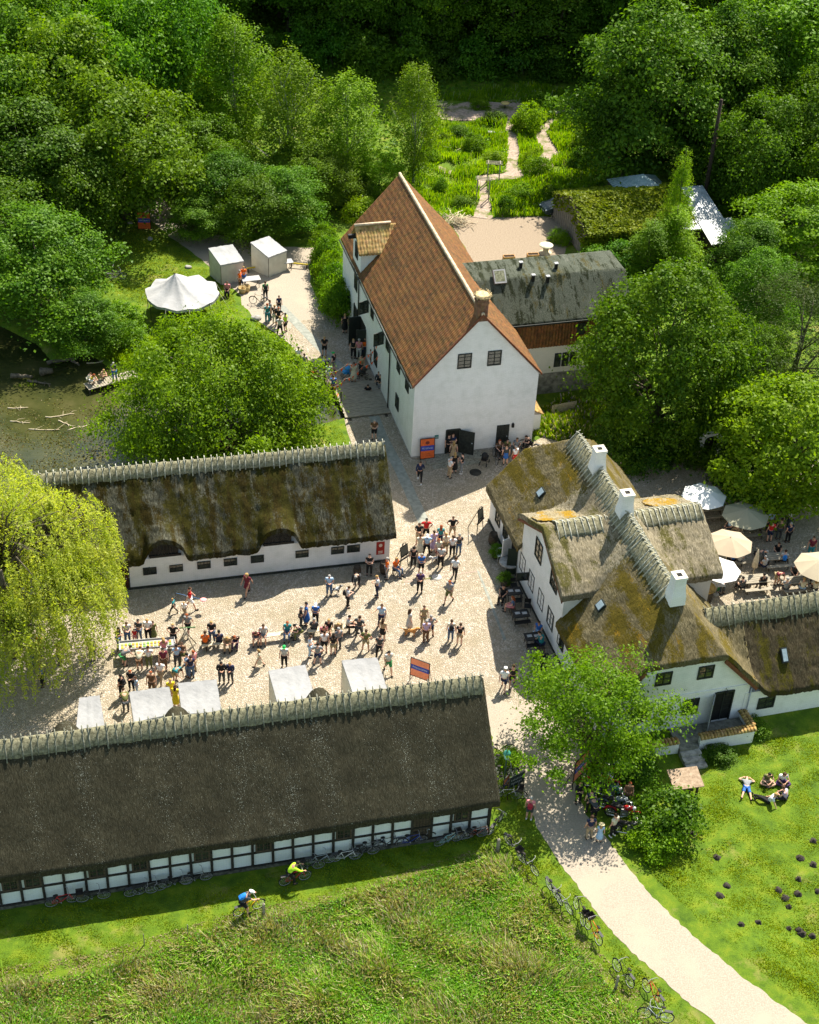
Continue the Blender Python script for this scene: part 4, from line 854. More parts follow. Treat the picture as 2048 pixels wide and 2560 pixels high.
# bridge deck
dk = empty('plank_bridge', G(908, 995), mill.az, 'grey plank footbridge over the mill stream beside the mill', 'bridge')
F0 = Frame(*G(908, 995).xy, mill.az); cs = [F0.loc(G(x, y, .12)) for x, y in ((834, 959), (940, 948), (980, 1032), (860, 1043))]
u0, u1 = (cs[0].x + cs[3].x) / 2, (cs[1].x + cs[2].x) / 2; v0, v1 = (cs[2].y + cs[3].y) / 2, (cs[0].y + cs[1].y) / 2
b = MB(); rnd = random.Random(1); n = int((v1 - v0) / .19)
for i in range(n): y = v0 + .19 * i; b.box(u0 + rnd.uniform(-.04, .04), u1 + rnd.uniform(0, .06), y, y + .165, .05, .12 + rnd.uniform(0, .012))
b.build('deck_planks', M['wood'], dk); MB().box(u0 + .2, u0 + .4, v0 - .3, v1 + .3, -.35, .045).box(u1 - .5, u1 - .3, v0 - .3, v1 + .3, -.35, .045).build('beam', M['darkwood'], dk)
# rails of the bridge
def rail_fence(pts, label, h=1.0, rails=3, name='wooden_fence', group=None, mat=None, post=.05):
    P = [GT(*p) for p in pts]; r = empty(name, P[0], 0, label, 'fence', group); o = P[0]; mat = mat or M['darkwood']
    for i, p in enumerate(P): q = p - o; MB().box(q.x - post, q.x + post, q.y - post, q.y + post, -.4, h + .05).build('post', mat, r)
    for i in range(len(P) - 1):
        a, c = P[i] - o, P[i + 1] - o; d = (c - a).normalized() * .5; n = Vector((-d.y, d.x, 0)).normalized() * .03
        for j in range(rails): MB().obox((a + c) / 2 + Z3 * (h * (j + 1) / rails - .05), (c - a) / 2, n, (0, 0, .05)).build('rail', mat, r)
    return r
# ================================================================ VEGETATION
def leaf_mat(name, a, b_, tr=.42, hue=.5):
    m = bpy.data.materials.new(name); m.use_nodes = True; t = m.node_tree; t.nodes.clear()
    v = coords(t); n = nz(t, v, .7, 3); f = nz(t, v, 6, 2); ad = N(t, 'ShaderNodeMath', operation='ADD'); t.links.new(n, ad.inputs[0]); t.links.new(f, ad.inputs[1])
    hf = N(t, 'ShaderNodeMath', operation='MULTIPLY'); t.links.new(ad.outputs[0], hf.inputs[0]); hf.inputs[1].default_value = .5
    c = ramp(t, hf.outputs[0], [(.4, a), (.6, b_)])
    oi = N(t, 'ShaderNodeObjectInfo'); hs = N(t, 'ShaderNodeHueSaturation'); mr = N(t, 'ShaderNodeMapRange'); t.links.new(oi.outputs['Random'], mr.inputs[0]); mr.inputs[3].default_value = .75; mr.inputs[4].default_value = 1.3; mh = N(t, 'ShaderNodeMapRange'); wn = N(t, 'ShaderNodeTexWhiteNoise'); wn.noise_dimensions = '1D'; t.links.new(oi.outputs['Random'], wn.inputs['W']); t.links.new(wn.outputs['Value'], mh.inputs[0]); mh.inputs[3].default_value = .48; mh.inputs[4].default_value = .507; t.links.new(mh.outputs[0], hs.inputs['Hue'])
    t.links.new(c, hs.inputs['Color']); t.links.new(mr.outputs[0], hs.inputs['Value'])
    d = N(t, 'ShaderNodeBsdfDiffuse'); t.links.new(hs.outputs[0], d.inputs[0])
    tl = N(t, 'ShaderNodeBsdfTranslucent'); t.links.new(mixc(t, 1., hs.outputs[0], (1.6, 1.65, .4), 'MULTIPLY'), tl.inputs[0])
    g = N(t, 'ShaderNodeBsdfGlossy', Roughness=.5); g.inputs[0].default_value = (.8, .85, .75, 1)
    m1 = N(t, 'ShaderNodeMixShader'); m1.inputs[0].default_value = tr; t.links.new(d.outputs[0], m1.inputs[1]); t.links.new(tl.outputs[0], m1.inputs[2])
    m2 = N(t, 'ShaderNodeMixShader'); m2.inputs[0].default_value = .012; t.links.new(m1.outputs[0], m2.inputs[1]); t.links.new(g.outputs[0], m2.inputs[2])
    o = N(t, 'ShaderNodeOutputMaterial'); t.links.new(m2.outputs[0], o.inputs[0]); return m
LF = dict(oak=leaf_mat('mid green leaves', (0.045, 0.114, 0.0036), (0.123, 0.229, 0.0058)), dark=leaf_mat('dark green leaves', (0.028, 0.091, 0.0048), (0.095, 0.197, 0.0074), .35),
          bright=leaf_mat('bright green leaves', (0.079, 0.167, 0.0034), (0.166, 0.276, 0.0052), .45), willow=leaf_mat('yellow green willow leaves', (.22, .3, .025), (.38, .42, .085), .5),
          birch=leaf_mat('birch leaves', (0.068, 0.145, 0.0031), (0.149, 0.244, 0.0060)), pine=leaf_mat('pine needles', (0.021, 0.045, 0.0038), (0.052, 0.079, 0.0075), .2),
          chest=leaf_mat('chestnut leaves', (0.034, 0.124, 0.0016), (0.113, 0.240, 0.0050), .4), herb=leaf_mat('garden herbs', (0.129, 0.237, 0.0033), (0.260, 0.389, 0.0065), .45))
M['bark'] = noisy('bark', (.05, .04, .028), (.15, .125, .09), 5, stretch=(2, 2, .5)); M['birchbark'] = noisy('birch bark', (.12, .11, .09), (.55, .53, .48), 4, stretch=(1, 1, 3))
def leaf_quads(rng, P, Nn, ls, asp=.62, ax=None):
    n = len(P); Nn = Nn / (np.linalg.norm(Nn, axis=1, keepdims=True) + 1e-9)
    a = rng.normal(size=(n, 3)) if ax is None else ax + rng.normal(size=(n, 3)) * .25
    u = np.cross(Nn, a); u /= np.linalg.norm(u, axis=1, keepdims=True) + 1e-9; w = np.cross(Nn, u)
    s = (ls * rng.uniform(.6, 1.3, n))[:, None]; L_, W_ = w * s, u * s * asp
    V = np.stack([P - L_ * .5, P + W_ * .5 - L_ * .05, P + L_ * .5 - Nn * s * .12, P - W_ * .5 - L_ * .05], 1).reshape(-1, 3)
    return V, np.arange(4 * n).reshape(n, 4)
def crown_pts(seed, R_, H, z0, ncl, nl, prof, cr=.55, flat_=.4, lump=.22, hollow=.55, droop=0, leanup=.75, outw=.5):
    rng = np.random.default_rng(seed); rp = rng.uniform(0, 6.28, 4)
    C = []; OUT = []
    while len(C) < ncl:
        t = rng.uniform(0, 1); th = rng.uniform(0, 6.283); rr = prof(t)
        if rng.uniform() > max(rr, .15): continue
        lf = 1 + lump * (math.sin(3 * th + rp[0] + 5 * t) * .6 + math.sin(5 * th + rp[1] - 9 * t) * .4 + math.sin(11 * t + rp[2]) * .35)
        q = rng.uniform(hollow ** 2, 1) ** .5
        C.append((R_ * rr * lf * q * math.cos(th), R_ * rr * lf * q * math.sin(th), z0 + H * t)); OUT.append((math.cos(th) * q, math.sin(th) * q, (t - .45) * 1.5))
    C = np.array(C); OUT = np.array(OUT); k = rng.integers(0, ncl, nl); sz = rng.uniform(.55, 1.25, ncl) * cr
    o = rng.normal(size=(nl, 3)) * np.array([1, 1, flat_]) * .55; o *= sz[k][:, None]
    r2 = (o[:, 0] ** 2 + o[:, 1] ** 2); P = C[k] + o; P[:, 2] -= r2 / (sz[k] + .01) * (.25 + droop)
    Nn = np.array([0, 0, leanup]) + OUT[k] * outw + o * .5 + rng.normal(size=(nl, 3)) * .68
    return P, Nn, C, rng
def trunk_mesh(name, seed, C, H, z0, R_, r0, mat, nlimb=14, top=.7, stems=1, spread=.0):
    rnd = random.Random(seed); b = MB()
    for s_ in range(stems):
        a = 6.28 * s_ / stems + rnd.uniform(0, 1); off = Vector((math.cos(a), math.sin(a), 0)) * spread
        pts = [off * (.15 + .85 * i / 6) * (i > 0 or 1) + Vector((rnd.uniform(-.06, .06) * i, rnd.uniform(-.06, .06) * i, -.3 + (z0 + H * top + .3) * i / 6)) for i in range(7)]
        rr = [r0 * (1.35 if i == 0 else 1 - i / 6.6) for i in range(7)]; b.tube(pts, rr, 8)
        for j in range(nlimb // stems):
            c = Vector(C[rnd.randrange(len(C))]); 
            i = min(5, max(1, int((c.z * .62) / (z0 + H * top) * 6))); p = pts[i]; m_ = p.lerp(c, .5) + Vector((0, 0, rnd.uniform(-.1, .25) * (c - p).length * .4)); rl = rr[i] * rnd.uniform(.3, .5)
            b.tube([p, m_, c], [rl, rl * .6, rl * .15], 5)
    return b.mesh(name, mat)
egg = lambda t: math.sin(math.pi * min(1, max(0, t * .93 + .05)) ** .75) ** .6
dome = lambda t: math.sqrt(max(0, 1 - t ** 2.2)) * (.75 + .25 * min(1, t * 5))
tall = lambda t: math.sin(math.pi * (t * .9 + .06)) ** .5
cone = lambda t: max(.04, (1 - t) ** .85) * (1 if t > .06 else .7)
ARC = {}
def arch(key, name, seed, R_, H, z0, ncl, nl, ls, prof, leaf, bark='bark', r0=.25, cr=1.1, **kw):
    tk = {k: kw.pop(k) for k in ('nlimb', 'top', 'stems', 'spread') if k in kw}; asp = kw.pop('asp', .62)
    P, Nn, C, rng = crown_pts(seed, R_, H, z0, ncl, nl, prof, cr, **kw); V, Fq = leaf_quads(rng, P, Nn, ls, asp)
    ARC[key] = (name, np_mesh('crown', V, Fq, LF[leaf]), trunk_mesh('trunk', seed, C, H, z0, R_, r0, M[bark], **tk), R_, z0 + H)
arch('oak1', 'broadleaf_tree', 1, 5, 10, 2.2, 120, 32000, .27, egg, 'oak', cr=1.45, lump=.38, droop=.25)
arch('oak2', 'broadleaf_tree', 2, 5, 11, 2.0, 150, 32000, .26, egg, 'dark', cr=1.25, lump=.42, flat_=.5)
arch('oak3', 'broadleaf_tree', 3, 5, 9.5, 2.2, 110, 28000, .27, egg, 'bright', cr=1.4, lump=.42, droop=.2)
arch('tall1', 'forest_tree', 4, 3.6, 14, 2.5, 120, 24000, .28, tall, 'dark', cr=1.3, lump=.45, flat_=.6)
arch('tall2', 'forest_tree', 5, 3.4, 13, 2.5, 120, 24000, .27, tall, 'oak', cr=1.2, lump=.45, flat_=.6)
arch('birch1', 'birch_tree', 6, 2.3, 11, 1.6, 210, 17000, .17, tall, 'birch', 'birchbark', r0=.14, cr=.7, droop=.9, flat_=.9, hollow=.3, lump=.35, nlimb=24, top=.9)
arch('birch2', 'birch_tree', 7, 2.7, 10, 1.4, 220, 17000, .17, egg, 'birch', 'birchbark', r0=.14, cr=.7, droop=1.0, flat_=.9, hollow=.3, lump=.35, nlimb=24, top=.9)
arch('pine', 'pine_tree', 8, 4, 9.5, 1.5, 170, 24000, .2, egg, 'pine', r0=.25, cr=1.0, asp=.2, lump=.3, flat_=.3)
arch('spruce', 'spruce_tree', 9, 2.2, 9, .5, 240, 16000, .2, cone, 'bright', r0=.15, cr=.6, asp=.3, droop=.4, top=.98, hollow=.4)
arch('bush1', 'shrub', 10, 1.6, 2.3, .1, 70, 5200, .17, dome, 'oak', r0=.05, cr=.55, top=.4, nlimb=8)
arch('bush2', 'shrub', 11, 1.6, 2.1, .1, 70, 5200, .16, dome, 'bright', r0=.05, cr=.5, top=.4, nlimb=8)
arch('bush3', 'shrub', 12, 1.7, 2.4, .1, 60, 5000, .19, dome, 'dark', r0=.05, cr=.6, top=.4, nlimb=8)
arch('heroB', 'pond_tree', 21, 7.9, 8.6, 1.3, 210, 80000, .23, dome, 'oak', r0=.42, cr=1.5, lump=.3, flat_=.4, nlimb=40, hollow=.45)
arch('heroC', 'chestnut_tree', 22, 5.8, 10.6, 1.9, 260, 62000, .24, egg, 'chest', r0=.38, cr=1.15, droop=.45, lump=.24, nlimb=26)
arch('heroF', 'maple_tree', 23, 4.6, 8.5, 1.2, 250, 34000, .26, egg, 'bright', r0=.25, cr=.9, lump=.22, nlimb=20)
arch('heroD', 'courtyard_tree', 24, 5.3, 5.4, 2.4, 150, 21000, .2, dome, 'bright', r0=.2, cr=.95, lump=.35, nlimb=36, stems=4, spread=1.5, hollow=.3, flat_=.4)
TN = 0
def tree(key, px, py, zc, R_, H, label, group=None, cat='tree', xy=None, rz=None):
    global TN; TN += 1; nm, cm, tm, r0, top = ARC[key]; p = G(px, py, zc) if xy is None else Vector((*xy, 0)); z = tz(p.x, p.y)
    o = empty(nm, (p.x, p.y, z - .05), TN * 2.399 if rz is None else rz, label, cat, group); o.scale = (R_ / r0, R_ / r0, H / top)
    for n_, m_ in (('trunk', tm), ('crown', cm)): link(bpy.data.objects.new(n_, m_), o)
    return o
D = 1.1872
tree('heroB', 535, 945, 5.6, 7.2, 10.6, 'wide leafy tree between the pond and the thatched barn')
tree('heroC', 1668, 880, 6.8, 6.0, 13.6, 'big round chestnut tree right of the mill annex')
tree('heroF', 1985, 1100, 4.8, 5.0, 9.5, 'light green maple at the right edge beside the beer garden')
tree('heroD', 1500, 1745, 5.0, 4.6, 7.2, 'open light green tree in front of the farmhouse corner', rz=.6)
tree('heroF', 2000, 560, 4.5, 5.2, 8, 'bright green maple right of the metal roofed sheds', rz=2)
tree('pine', 2010, 830, 5.5, 5.2, 11, 'dark pine at the right edge above the light maple')
# trees of the left wood
WL = 'trees of the wood left of the drive'
for a in (('oak2', 60, 90, 11, 6.5, 17, 'tall dark tree in the top left corner'), ('oak1', 150, 200, 10, 6.5, 16, 'tall tree under the top left corner with mid green leaves'), ('oak1', 300, 330, 8, 6, 13, 'large sunlit tree left of the two birches'),
          ('oak2', 60, 400, 7, 6, 12, 'dark tree at the left edge above the round one'), ('oak1', 140, 455, 6, 4.2, 10, 'sunlit tree leaning over the left board sign'), ('oak2', 85, 660, 5, 5.3, 9.5, 'round dark tree on the left above the pond'), 
          ('oak1', 300, 90, 12, 6, 17, 'tall tree at the top left of the picture third from the edge'), ('oak3', 450, 255, 6, 3.8, 9, 'small bright round crowned tree in the left wood'), ('oak1', 500, 370, 4, 3.8, 7.5, 'low leafy tree below the bright round one'),
          ('oak2', 430, 60, 12, 5.5, 17, 'dark tall tree at the top left of the birches'), ('oak2', 210, 800, 2.6, 2.6, 5, 'small dark tree leaning over the pond by the bank'), ('oak2', -60, 250, 9, 6, 15, 'tree cut by the left picture edge high up'), ('oak2', -40, 560, 6, 5, 10, 'tree cut by the left picture edge above the pond')):
    tree(*a, group=WL)
for a in (('birch1', 590, 235, 6.5, 3.2, 14, 'tall birch left of the three birches with hanging twigs'), ('birch2', 720, 300, 6.5, 3.8, 13, 'wide birch with pale arching twigs above the drive'), ('birch1', 870, 330, 5.5, 2.9, 11, 'slim light birch behind the mill ridge on its left'), ('birch1', 1040, 315, 6, 2.2, 12, 'slender birch standing alone at the left of the garden')):
    tree(*a, group='birches left of the garden')
UG = 'leafy shrubs along the drive'
for i, a in enumerate((('oak2', 570, 480, 3, 3.6, 6.5, 'dark bushy tree right of the drive'), ('oak1', 640, 520, 3, 3.2, 6, 'dense leafy bush tree above the two white booths'), ('oak3', 560, 430, 3, 2.8, 6, 'bright topped bush tree beside the drive'), ('oak2', 720, 500, 3, 3.2, 6, 'dark leafy bush tree above the right booth'), ('oak2', 500, 545, 2, 2.4, 4, 'low dark bush on the right edge of the drive'),
          ('oak1', 760, 430, 3.4, 3, 6.5, 'leafy bush tree behind the upper left mill corner'), ('oak1', 820, 440, 3, 2.4, 5.5, 'leafy bush touching the mill roof left verge'), ('oak3', 950, 430, 2.4, 2, 4.5, 'bright bush right behind the mill ridge end'), ('bush2', 900, 520, 1, 1.6, 2.2, 'small bright shrub behind the mill corner'))):
    tree(*a, group=UG)
for i, (px, py) in enumerate(((812, 610), (818, 640), (826, 672), (834, 705), (840, 735), (846, 760))): tree(('bush2', 'bush1')[i % 2], px, py, 1.4, 1.35, 3.2, 'section of clipped leafy hedge along the mill side wall', 'hedge shrubs beside the mill', 'hedge')
# wood behind the garden: rows of tall trees, dark because they are lit from behind
rnd = random.Random(8); kk = 0
for row, (yy, x0, x1) in enumerate(((161, -38, 34), (167, -40, 40), (172, -56, 56), (181, -60, 62), (191, -64, 66))):
    x = x0
    while x < x1:
        if not (row == 0 and -6 < x < 0 and False):
            tree(('tall1', 'tall1', 'oak2', 'tall2')[kk % 4], 0, 0, 0, rnd.uniform(3.6, 5.0), rnd.uniform(14, 19), 'tall dark forest tree in the wood behind the garden', 'tall trees of the wood behind', xy=(x + rnd.uniform(-1, 1), yy + rnd.uniform(-2, 2)))
        kk += 1; x += rnd.uniform(5, 6.6)
for a in (('oak2', 1640, 210, 9.5, 7.2, 17, 'huge dark tree left of the tall pole top'), ('oak2', 1580, 270, 7.5, 3.6, 12, 'dark lower tree at the right edge of the garden'), ('oak2', 1800, 235, 8.5, 5.2, 15, 'dark tree behind the green blue shed roof'), ('oak2', 1830, 200, 9, 5.6, 16, 'dark tree right of the huge one near the top right'), ('tall2', 1960, 160, 10, 5, 17, 'tall tree near the top right corner'),
          ('oak1', 1900, 370, 6.5, 4.6, 12, 'mid green tree above the bright maple at right'), ('oak1', 2040, 330, 7, 4.8, 13, 'tree on the right picture edge below the corner'), ('oak2', 1850, 430, 4, 3.0, 8, 'dark leafy tree right of the tall pole'), ('oak1', 2050, 110, 11, 5, 17, 'tree in the top right corner')):
    tree(*a, group='trees of the wood on the right')
tree('spruce', 1697, 500, 4.5, 1.8, 9.5, 'slim light conifer in front of the ivy shed'); tree('spruce', 1625, 620, 2.2, 2.6, 5, 'spreading spruce above the chestnut tree'); tree('spruce', 1690, 590, 2.6, 2.8, 5.6, 'spruce with broad boughs between ivy shed and chestnut')
tree('oak2', 1880, 640, 3.4, 3, 6.5, 'dark bush tree right of the small path'); tree('oak2', 1900, 730, 3.5, 3.0, 7, 'dark leafy tree between chestnut and pine'); tree('oak1', 1850, 480, 2.6, 2.6, 5, 'leafy small tree behind the tool shed'); tree('oak1', 1890, 900, 2.6, 2.6, 5.6, 'leafy shrub tree behind the white gate')
SB = 'shrubs'
for i, (k, px, py, R_, H, lb) in enumerate((('bush1', 170, 815, 2.2, 2.6, 'grey green shrub on the pond bank at the left'), ('bush2', 235, 800, 2.2, 2.8, 'bright shrub on the pond bank below the lawn'), ('bush1', 300, 800, 1.9, 2.6, 'rounded shrub on the pond bank beside the marquee'), ('bush2', 330, 850, 1.5, 1.8, 'shrub on the pond bank near the jetty'), ('bush1', 260, 850, 1.7, 2.0, 'low shrub at the water beneath the bright one'),
        ('bush2', 1345, 415, 1.5, 2.2, 'bright flowering shrub left of the parked car'), ('bush2', 1320, 300, 1.6, 3.0, 'pale leafed shrub in the back of the garden'), ('bush2', 1400, 590, 1.0, 1.3, 'shrub at the wooden wall of the ivy shed'), ('bush1', 1500, 645, 1.8, 2.0, 'shrub behind the right end of the annex roof'), ('bush3', 1560, 640, 2, 2.4, 'dark shrub between annex and spruces'),
        ('bush3', 1545, 1105, 2.0, 2.6, 'dark shrub behind the farmhouse upper chimney'), ('bush3', 1625, 1140, 1.6, 2.2, 'dark shrub left of the chestnut trunk'), ('bush3', 1840, 1150, 2.0, 2.8, 'dark shrub right of the white gate'), ('bush3', 1900, 1230, 2.2, 3.0, 'dark shrub between gate and garden umbrellas'), ('bush3', 1870, 1010, 2.4, 4, 'dark tall shrub above the white gate'),
        ('bush3', 1730, 1120, 1.4, 2, 'dark shrub beside the white gate left post'), ('bush3', 1800, 1060, 2, 3.5, 'dark shrub behind the white gate'), ('bush1', 1672, 2025, 1.9, 2.9, 'leafy shrub beside the roofed notice stand'), ('bush3', 1590, 1900, 1.3, 1.6, 'dark shrub under the open courtyard tree'), ('bush2', 1640, 2090, 1.4, 1.6, 'low bright shrub below the notice stand'),
        ('bush3', 1800, 1860, .9, .8, 'low rose bush at the foot of the terrace parapet'), ('bush3', 1890, 1800, .8, .8, 'rose bush at the corner of the terrace and wing'), ('bush1', 1275, 1890, .7, 1.2, 'small shrub by the end wall of the half timbered barn'), ('bush2', 1265, 1970, .7, .9, 'small shrub among the bicycles by the barn end'),
        ('bush3', 1880, 420, 2.4, 3.2, 'dark shrub behind the ivy shed'), ('bush1', 1480, 345, 2.0, 2.6, 'shrub at the right edge of the garden'), ('bush2', 1000, 480, 1.8, 2.4, 'bright shrub at the garden edge behind the mill'), ('bush2', 960, 540, 1.4, 1.8, 'bright shrub beside the back corner of the mill roof'), ('bush1', 900, 480, 1.8, 2.6, 'leafy shrub by the twig pile'))):
    tree(k, px, py, H * .45, R_, H, lb, cat='shrub')
# weeping willow in the left foreground
def willow():
    rng = np.random.default_rng(31); P_, N_, A_ = [], [], []; b = MB(); c0 = G(2, 1420, 6.2)
    r = empty('weeping_willow', (c0.x, c0.y, 0), 0, 'yellow green weeping willow hanging over the left end of the yard', 'tree')
    lobes = [(0, 0, 8.6, 4.6, 4.4, 3.2), (2.6, 2.0, 7.2, 3.4, 3.2, 2.6), (3.2, -1.6, 5.6, 2.9, 2.8, 2.2), (-3, 1, 7.5, 3.6, 3.4, 2.8), (-1.5, 3.5, 8.4, 3.2, 3.0, 2.4), (-1, -3.4, 5.6, 3.2, 2.6, 2.2), (4.2, .8, 5.6, 2.0, 2.0, 1.6), (1.5, -3.6, 5.2, 2.4, 2.0, 1.8)]
    for (x, y, z, rx, ry, rz_) in lobes:
        for i in range(330):
            th = rng.uniform(0, 6.283); ph = rng.uniform(.0, 1.75); q = rng.uniform(.75, 1.02)
            s = np.array([x + rx * q * math.sin(ph) * math.cos(th), y + ry * q * math.sin(ph) * math.sin(th), z + rz_ * q * math.cos(ph)])
            out = np.array([math.cos(th), math.sin(th), 0]) * math.sin(ph); ln = rng.uniform(.8, 1.6) + (2.6 * rng.uniform(.5, 1) if ph > 1.0 else 0); n = int(ln * 17)
            t = np.linspace(0, 1, n)[:, None]; pts = s + out * (1 - (1 - t) ** 2) * .55 + np.array([0, 0, -1]) * (t ** 1.3) * ln; pts = pts[pts[:, 2] > 1.1]
            P_.append(pts + rng.normal(size=pts.shape) * .07); N_.append(out + rng.normal(size=pts.shape) * .6 + np.array([0, 0, .35])); 
            if i % 9 == 0: b.tube([Vector((x * .4, y * .4, z * .7)), Vector((x, y, z)).lerp(Vector(s), .5), Vector(s)], [.09, .05, .02], 4)
    P = np.concatenate(P_); Nn = np.concatenate(N_); k = rng.integers(0, len(P), int(len(P) * 1.0)); 
    V, Fq = leaf_quads(rng, P, Nn, .2, .34, ax=np.array([0, 0, 0.01]) + rng.normal(size=(len(P), 3)) * .6)
    link(bpy.data.objects.new('crown', np_mesh('crown', V, Fq, LF['willow'])), r)
    for x, y in ((.3, 0), (-.5, .4), (.2, -.6)): b.tube([(x * .5, y * .5, -.3), (x, y, 2), (x * 2.4, y * 2.4, 5), (x * 4, y * 4, 8)], [.4, .33, .25, .12], 8)
    b.build('trunk', M['bark'], r); return r
willow()
# ivy leaves on the shed roof (a part of the shed)
U, V_ = shedF.dim; rng = np.random.default_rng(3); n = 24000; x = rng.uniform(-.25, U + .2, n); y = rng.uniform(-.5, V_ * 2, n)
lump = .1 + .16 * np.abs(np.sin(x * 2.3 + np.sin(y * 3)) * np.sin(y * 2.1 + x)); z = shedF.zf(x, y) + rng.uniform(0, 1, n) * lump + .05
f = (y < -.1) | (rng.uniform(size=n) < .22); z[f] = rng.uniform(.1, 2.6, f.sum()); y[f] = rng.uniform(-.55, -.05, f.sum()); e = (x < .15) & (rng.uniform(size=n) < .9); z[e] -= rng.uniform(0, 1.6, e.sum()); 
V, Fq = leaf_quads(rng, np.stack([x, y, z], 1), rng.normal(size=(n, 3)) * .5 + np.array([0, -.3, 1]), .26, .8)
link(bpy.data.objects.new('ivy', np_mesh('ivy', V, Fq, leaf_mat('yellow green ivy', (.085, .14, .003), (.2, .25, .006), .35))), shedF.root)
# uncountable ground cover
def scatter(name, polys, n, h, ls, mats, seed, asp=.16, lean=.35, holes=(), flatb=False, clump=None, weights=None, z0=0, hv=.4, wv=.5, level=None):
    rng = np.random.default_rng(seed); A = np.array([q for p in polys for q in p], float); lo, hi = A.min(0), A.max(0)
    P = []; tot = 0
    while tot < n:
        X = rng.uniform(lo[0], hi[0], n * 2); Y = rng.uniform(lo[1], hi[1], n * 2); k = np.zeros(len(X), bool)
        for p in polys: k |= np_inside(X, Y, p)
        for p in holes: k &= ~np_inside(X, Y, p)
        if clump: k &= (np.sin(X * clump + 2 * np.sin(Y * clump * .7)) * np.sin(Y * clump * 1.3 + 1.5 * np.sin(X * clump * .8)) + rng.uniform(-.8, .9, len(X))) > 0
        P.append(np.stack([X[k], Y[k]], 1)); tot += k.sum()
    P = np.concatenate(P)[:n]; X, Y = P.T; n = len(X); Z = terrain(X, Y) + z0 if level is None else np.full(len(X), level)
    s = h * rng.uniform(1 - hv, 1 + hv, n) * (.7 + .45 * np.sin(X * .9 + np.sin(Y * .7) * 2) * np.sin(Y * 1.1)) 
    if flatb:
        Q = np.stack([X, Y, Z + rng.uniform(0, 1, n) * s], 1); V, Fq = leaf_quads(rng, Q, rng.normal(size=(n, 3)) * .5 + np.array([0, 0, .8]), ls, .7)
    else:
        wx, wy = wv * np.sin(X * .9 + 2 * np.sin(Y * .5)), wv * np.cos(Y * 1.1 - 2 * np.sin(X * .6)); dx = (rng.normal(size=n) * .6 + wx) * lean; dy = (rng.normal(size=n) * .6 + wy) * lean; th = rng.uniform(0, 3.14, n); w = ls * rng.uniform(.6, 1.3, n) / 2
        ux, uy = np.cos(th) * w, np.sin(th) * w
        V = np.stack([np.stack([X - ux, Y - uy, Z - .02], 1), np.stack([X + ux, Y + uy, Z - .02], 1), np.stack([X + dx * s + ux * .45, Y + dy * s + uy * .45, Z + s], 1), np.stack([X + dx * s - ux * .45, Y + dy * s - uy * .45, Z + s], 1)], 1).reshape(-1, 3)
        Fq = np.arange(4 * n).reshape(n, 4)
    mi = rng.choice(len(mats), n, p=weights)
    return tag(link(bpy.data.objects.new(name, np_mesh(name, V, Fq, mats, mi))), kind='stuff')
gm = [leaf_mat('meadow blade green', (0.079, 0.210, 0.0090), (0.158, 0.330, 0.0180), .4), leaf_mat('meadow blade light', (0.140, 0.270, 0.0162), (0.238, 0.378, 0.0405), .4), leaf_mat('dry straw blade', (0.216, 0.194, 0.0720), (0.360, 0.317, 0.1584), .3), leaf_mat('seed heads', (.4, .38, .22), (.6, .56, .38), .3)]
mead = [G(x, y).xy for x, y in ((-200, 2520), (0, 2478), (200, 2440), (350, 2395), (520, 2330), (700, 2290), (900, 2235), (1080, 2175), (1200, 2140), (1260, 2150), (1330, 2240), (1420, 2350), (1500, 2440), (1570, 2520), (1640, 2600), (1700, 2750), (-300, 2800))]
tag(scatter('meadow_grass', [mead], 170000, .2, .04, gm[:2], 41, lean=1.1, weights=[.7, .3]))
scatter('meadow_tufts', [mead], 50000, .36, .05, gm[1:3], 61, lean=1.3, clump=1.9, weights=[.6, .4])
scatter('meadow_seed_heads', [mead], 40000, .4, .06, gm[2:4], 62, lean=.6, clump=.62, weights=[.5, .5])
scatter('dark_meadow_herbs', [mead], 60000, .34, .1, [LF['dark'], gm[0]], 63, flatb=True, clump=.8, weights=[.6, .4])
scatter('meadow_herbs', [mead], 50000, .25, .11, gm, 51, flatb=True, clump=1.3, weights=[.4, .35, .15, .1])
dry = [G(x, y).xy for x, y in ((-200, 2470), (0, 2420), (250, 2380), (560, 2290), (900, 2215), (1200, 2120), (1270, 2130), (1450, 2330), (1600, 2480), (1700, 2620), (1620, 2600), (1500, 2450), (1240, 2160), (900, 2260), (350, 2410), (0, 2500), (-200, 2530))]
scatter('dry_mown_grass', [dry], 14000, .05, .1, [gm[2], gm[1]], 42, flatb=True, clump=2.2, weights=[.6, .4])
lw = [leaf_mat('lawn blade', (0.099, 0.172, 0.0036), (0.184, 0.249, 0.0072), .4), leaf_mat('light lawn blade', (0.146, 0.216, 0.0108), (0.216, 0.259, 0.0216), .4)]
l1 = [G(x, y, -.4).xy for x, y in ((1560, 2060), (1650, 2040), (1700, 1960), (1850, 1860), (2100, 1800), (2150, 2560), (2060, 2570), (1920, 2460), (1730, 2300), (1610, 2180))]
l2 = [G(x, y).xy for x, y in ((-150, 2300), (300, 2250), (800, 2160), (1230, 2070), (1300, 2010), (1330, 2060), (1400, 2170), (1460, 2250), (1580, 2400), (1800, 2600), (1640, 2600), (1260, 2150), (900, 2220), (300, 2400), (-200, 2470))]
scatter('lawn_grass', [l1, l2], 70000, .06, .055, lw, 43, flatb=False, lean=.9, clump=1.6, weights=[.75, .25])
l3 = [G(x, y).xy for x, y in ((330, 570), (420, 600), (520, 670), (580, 730), (600, 790), (560, 840), (380, 760), (240, 740), (270, 640))]; l4 = [G(x, y).xy for x, y in ((690, 1120), (700, 990), (780, 960), (830, 1000), (850, 1060), (868, 1110))]
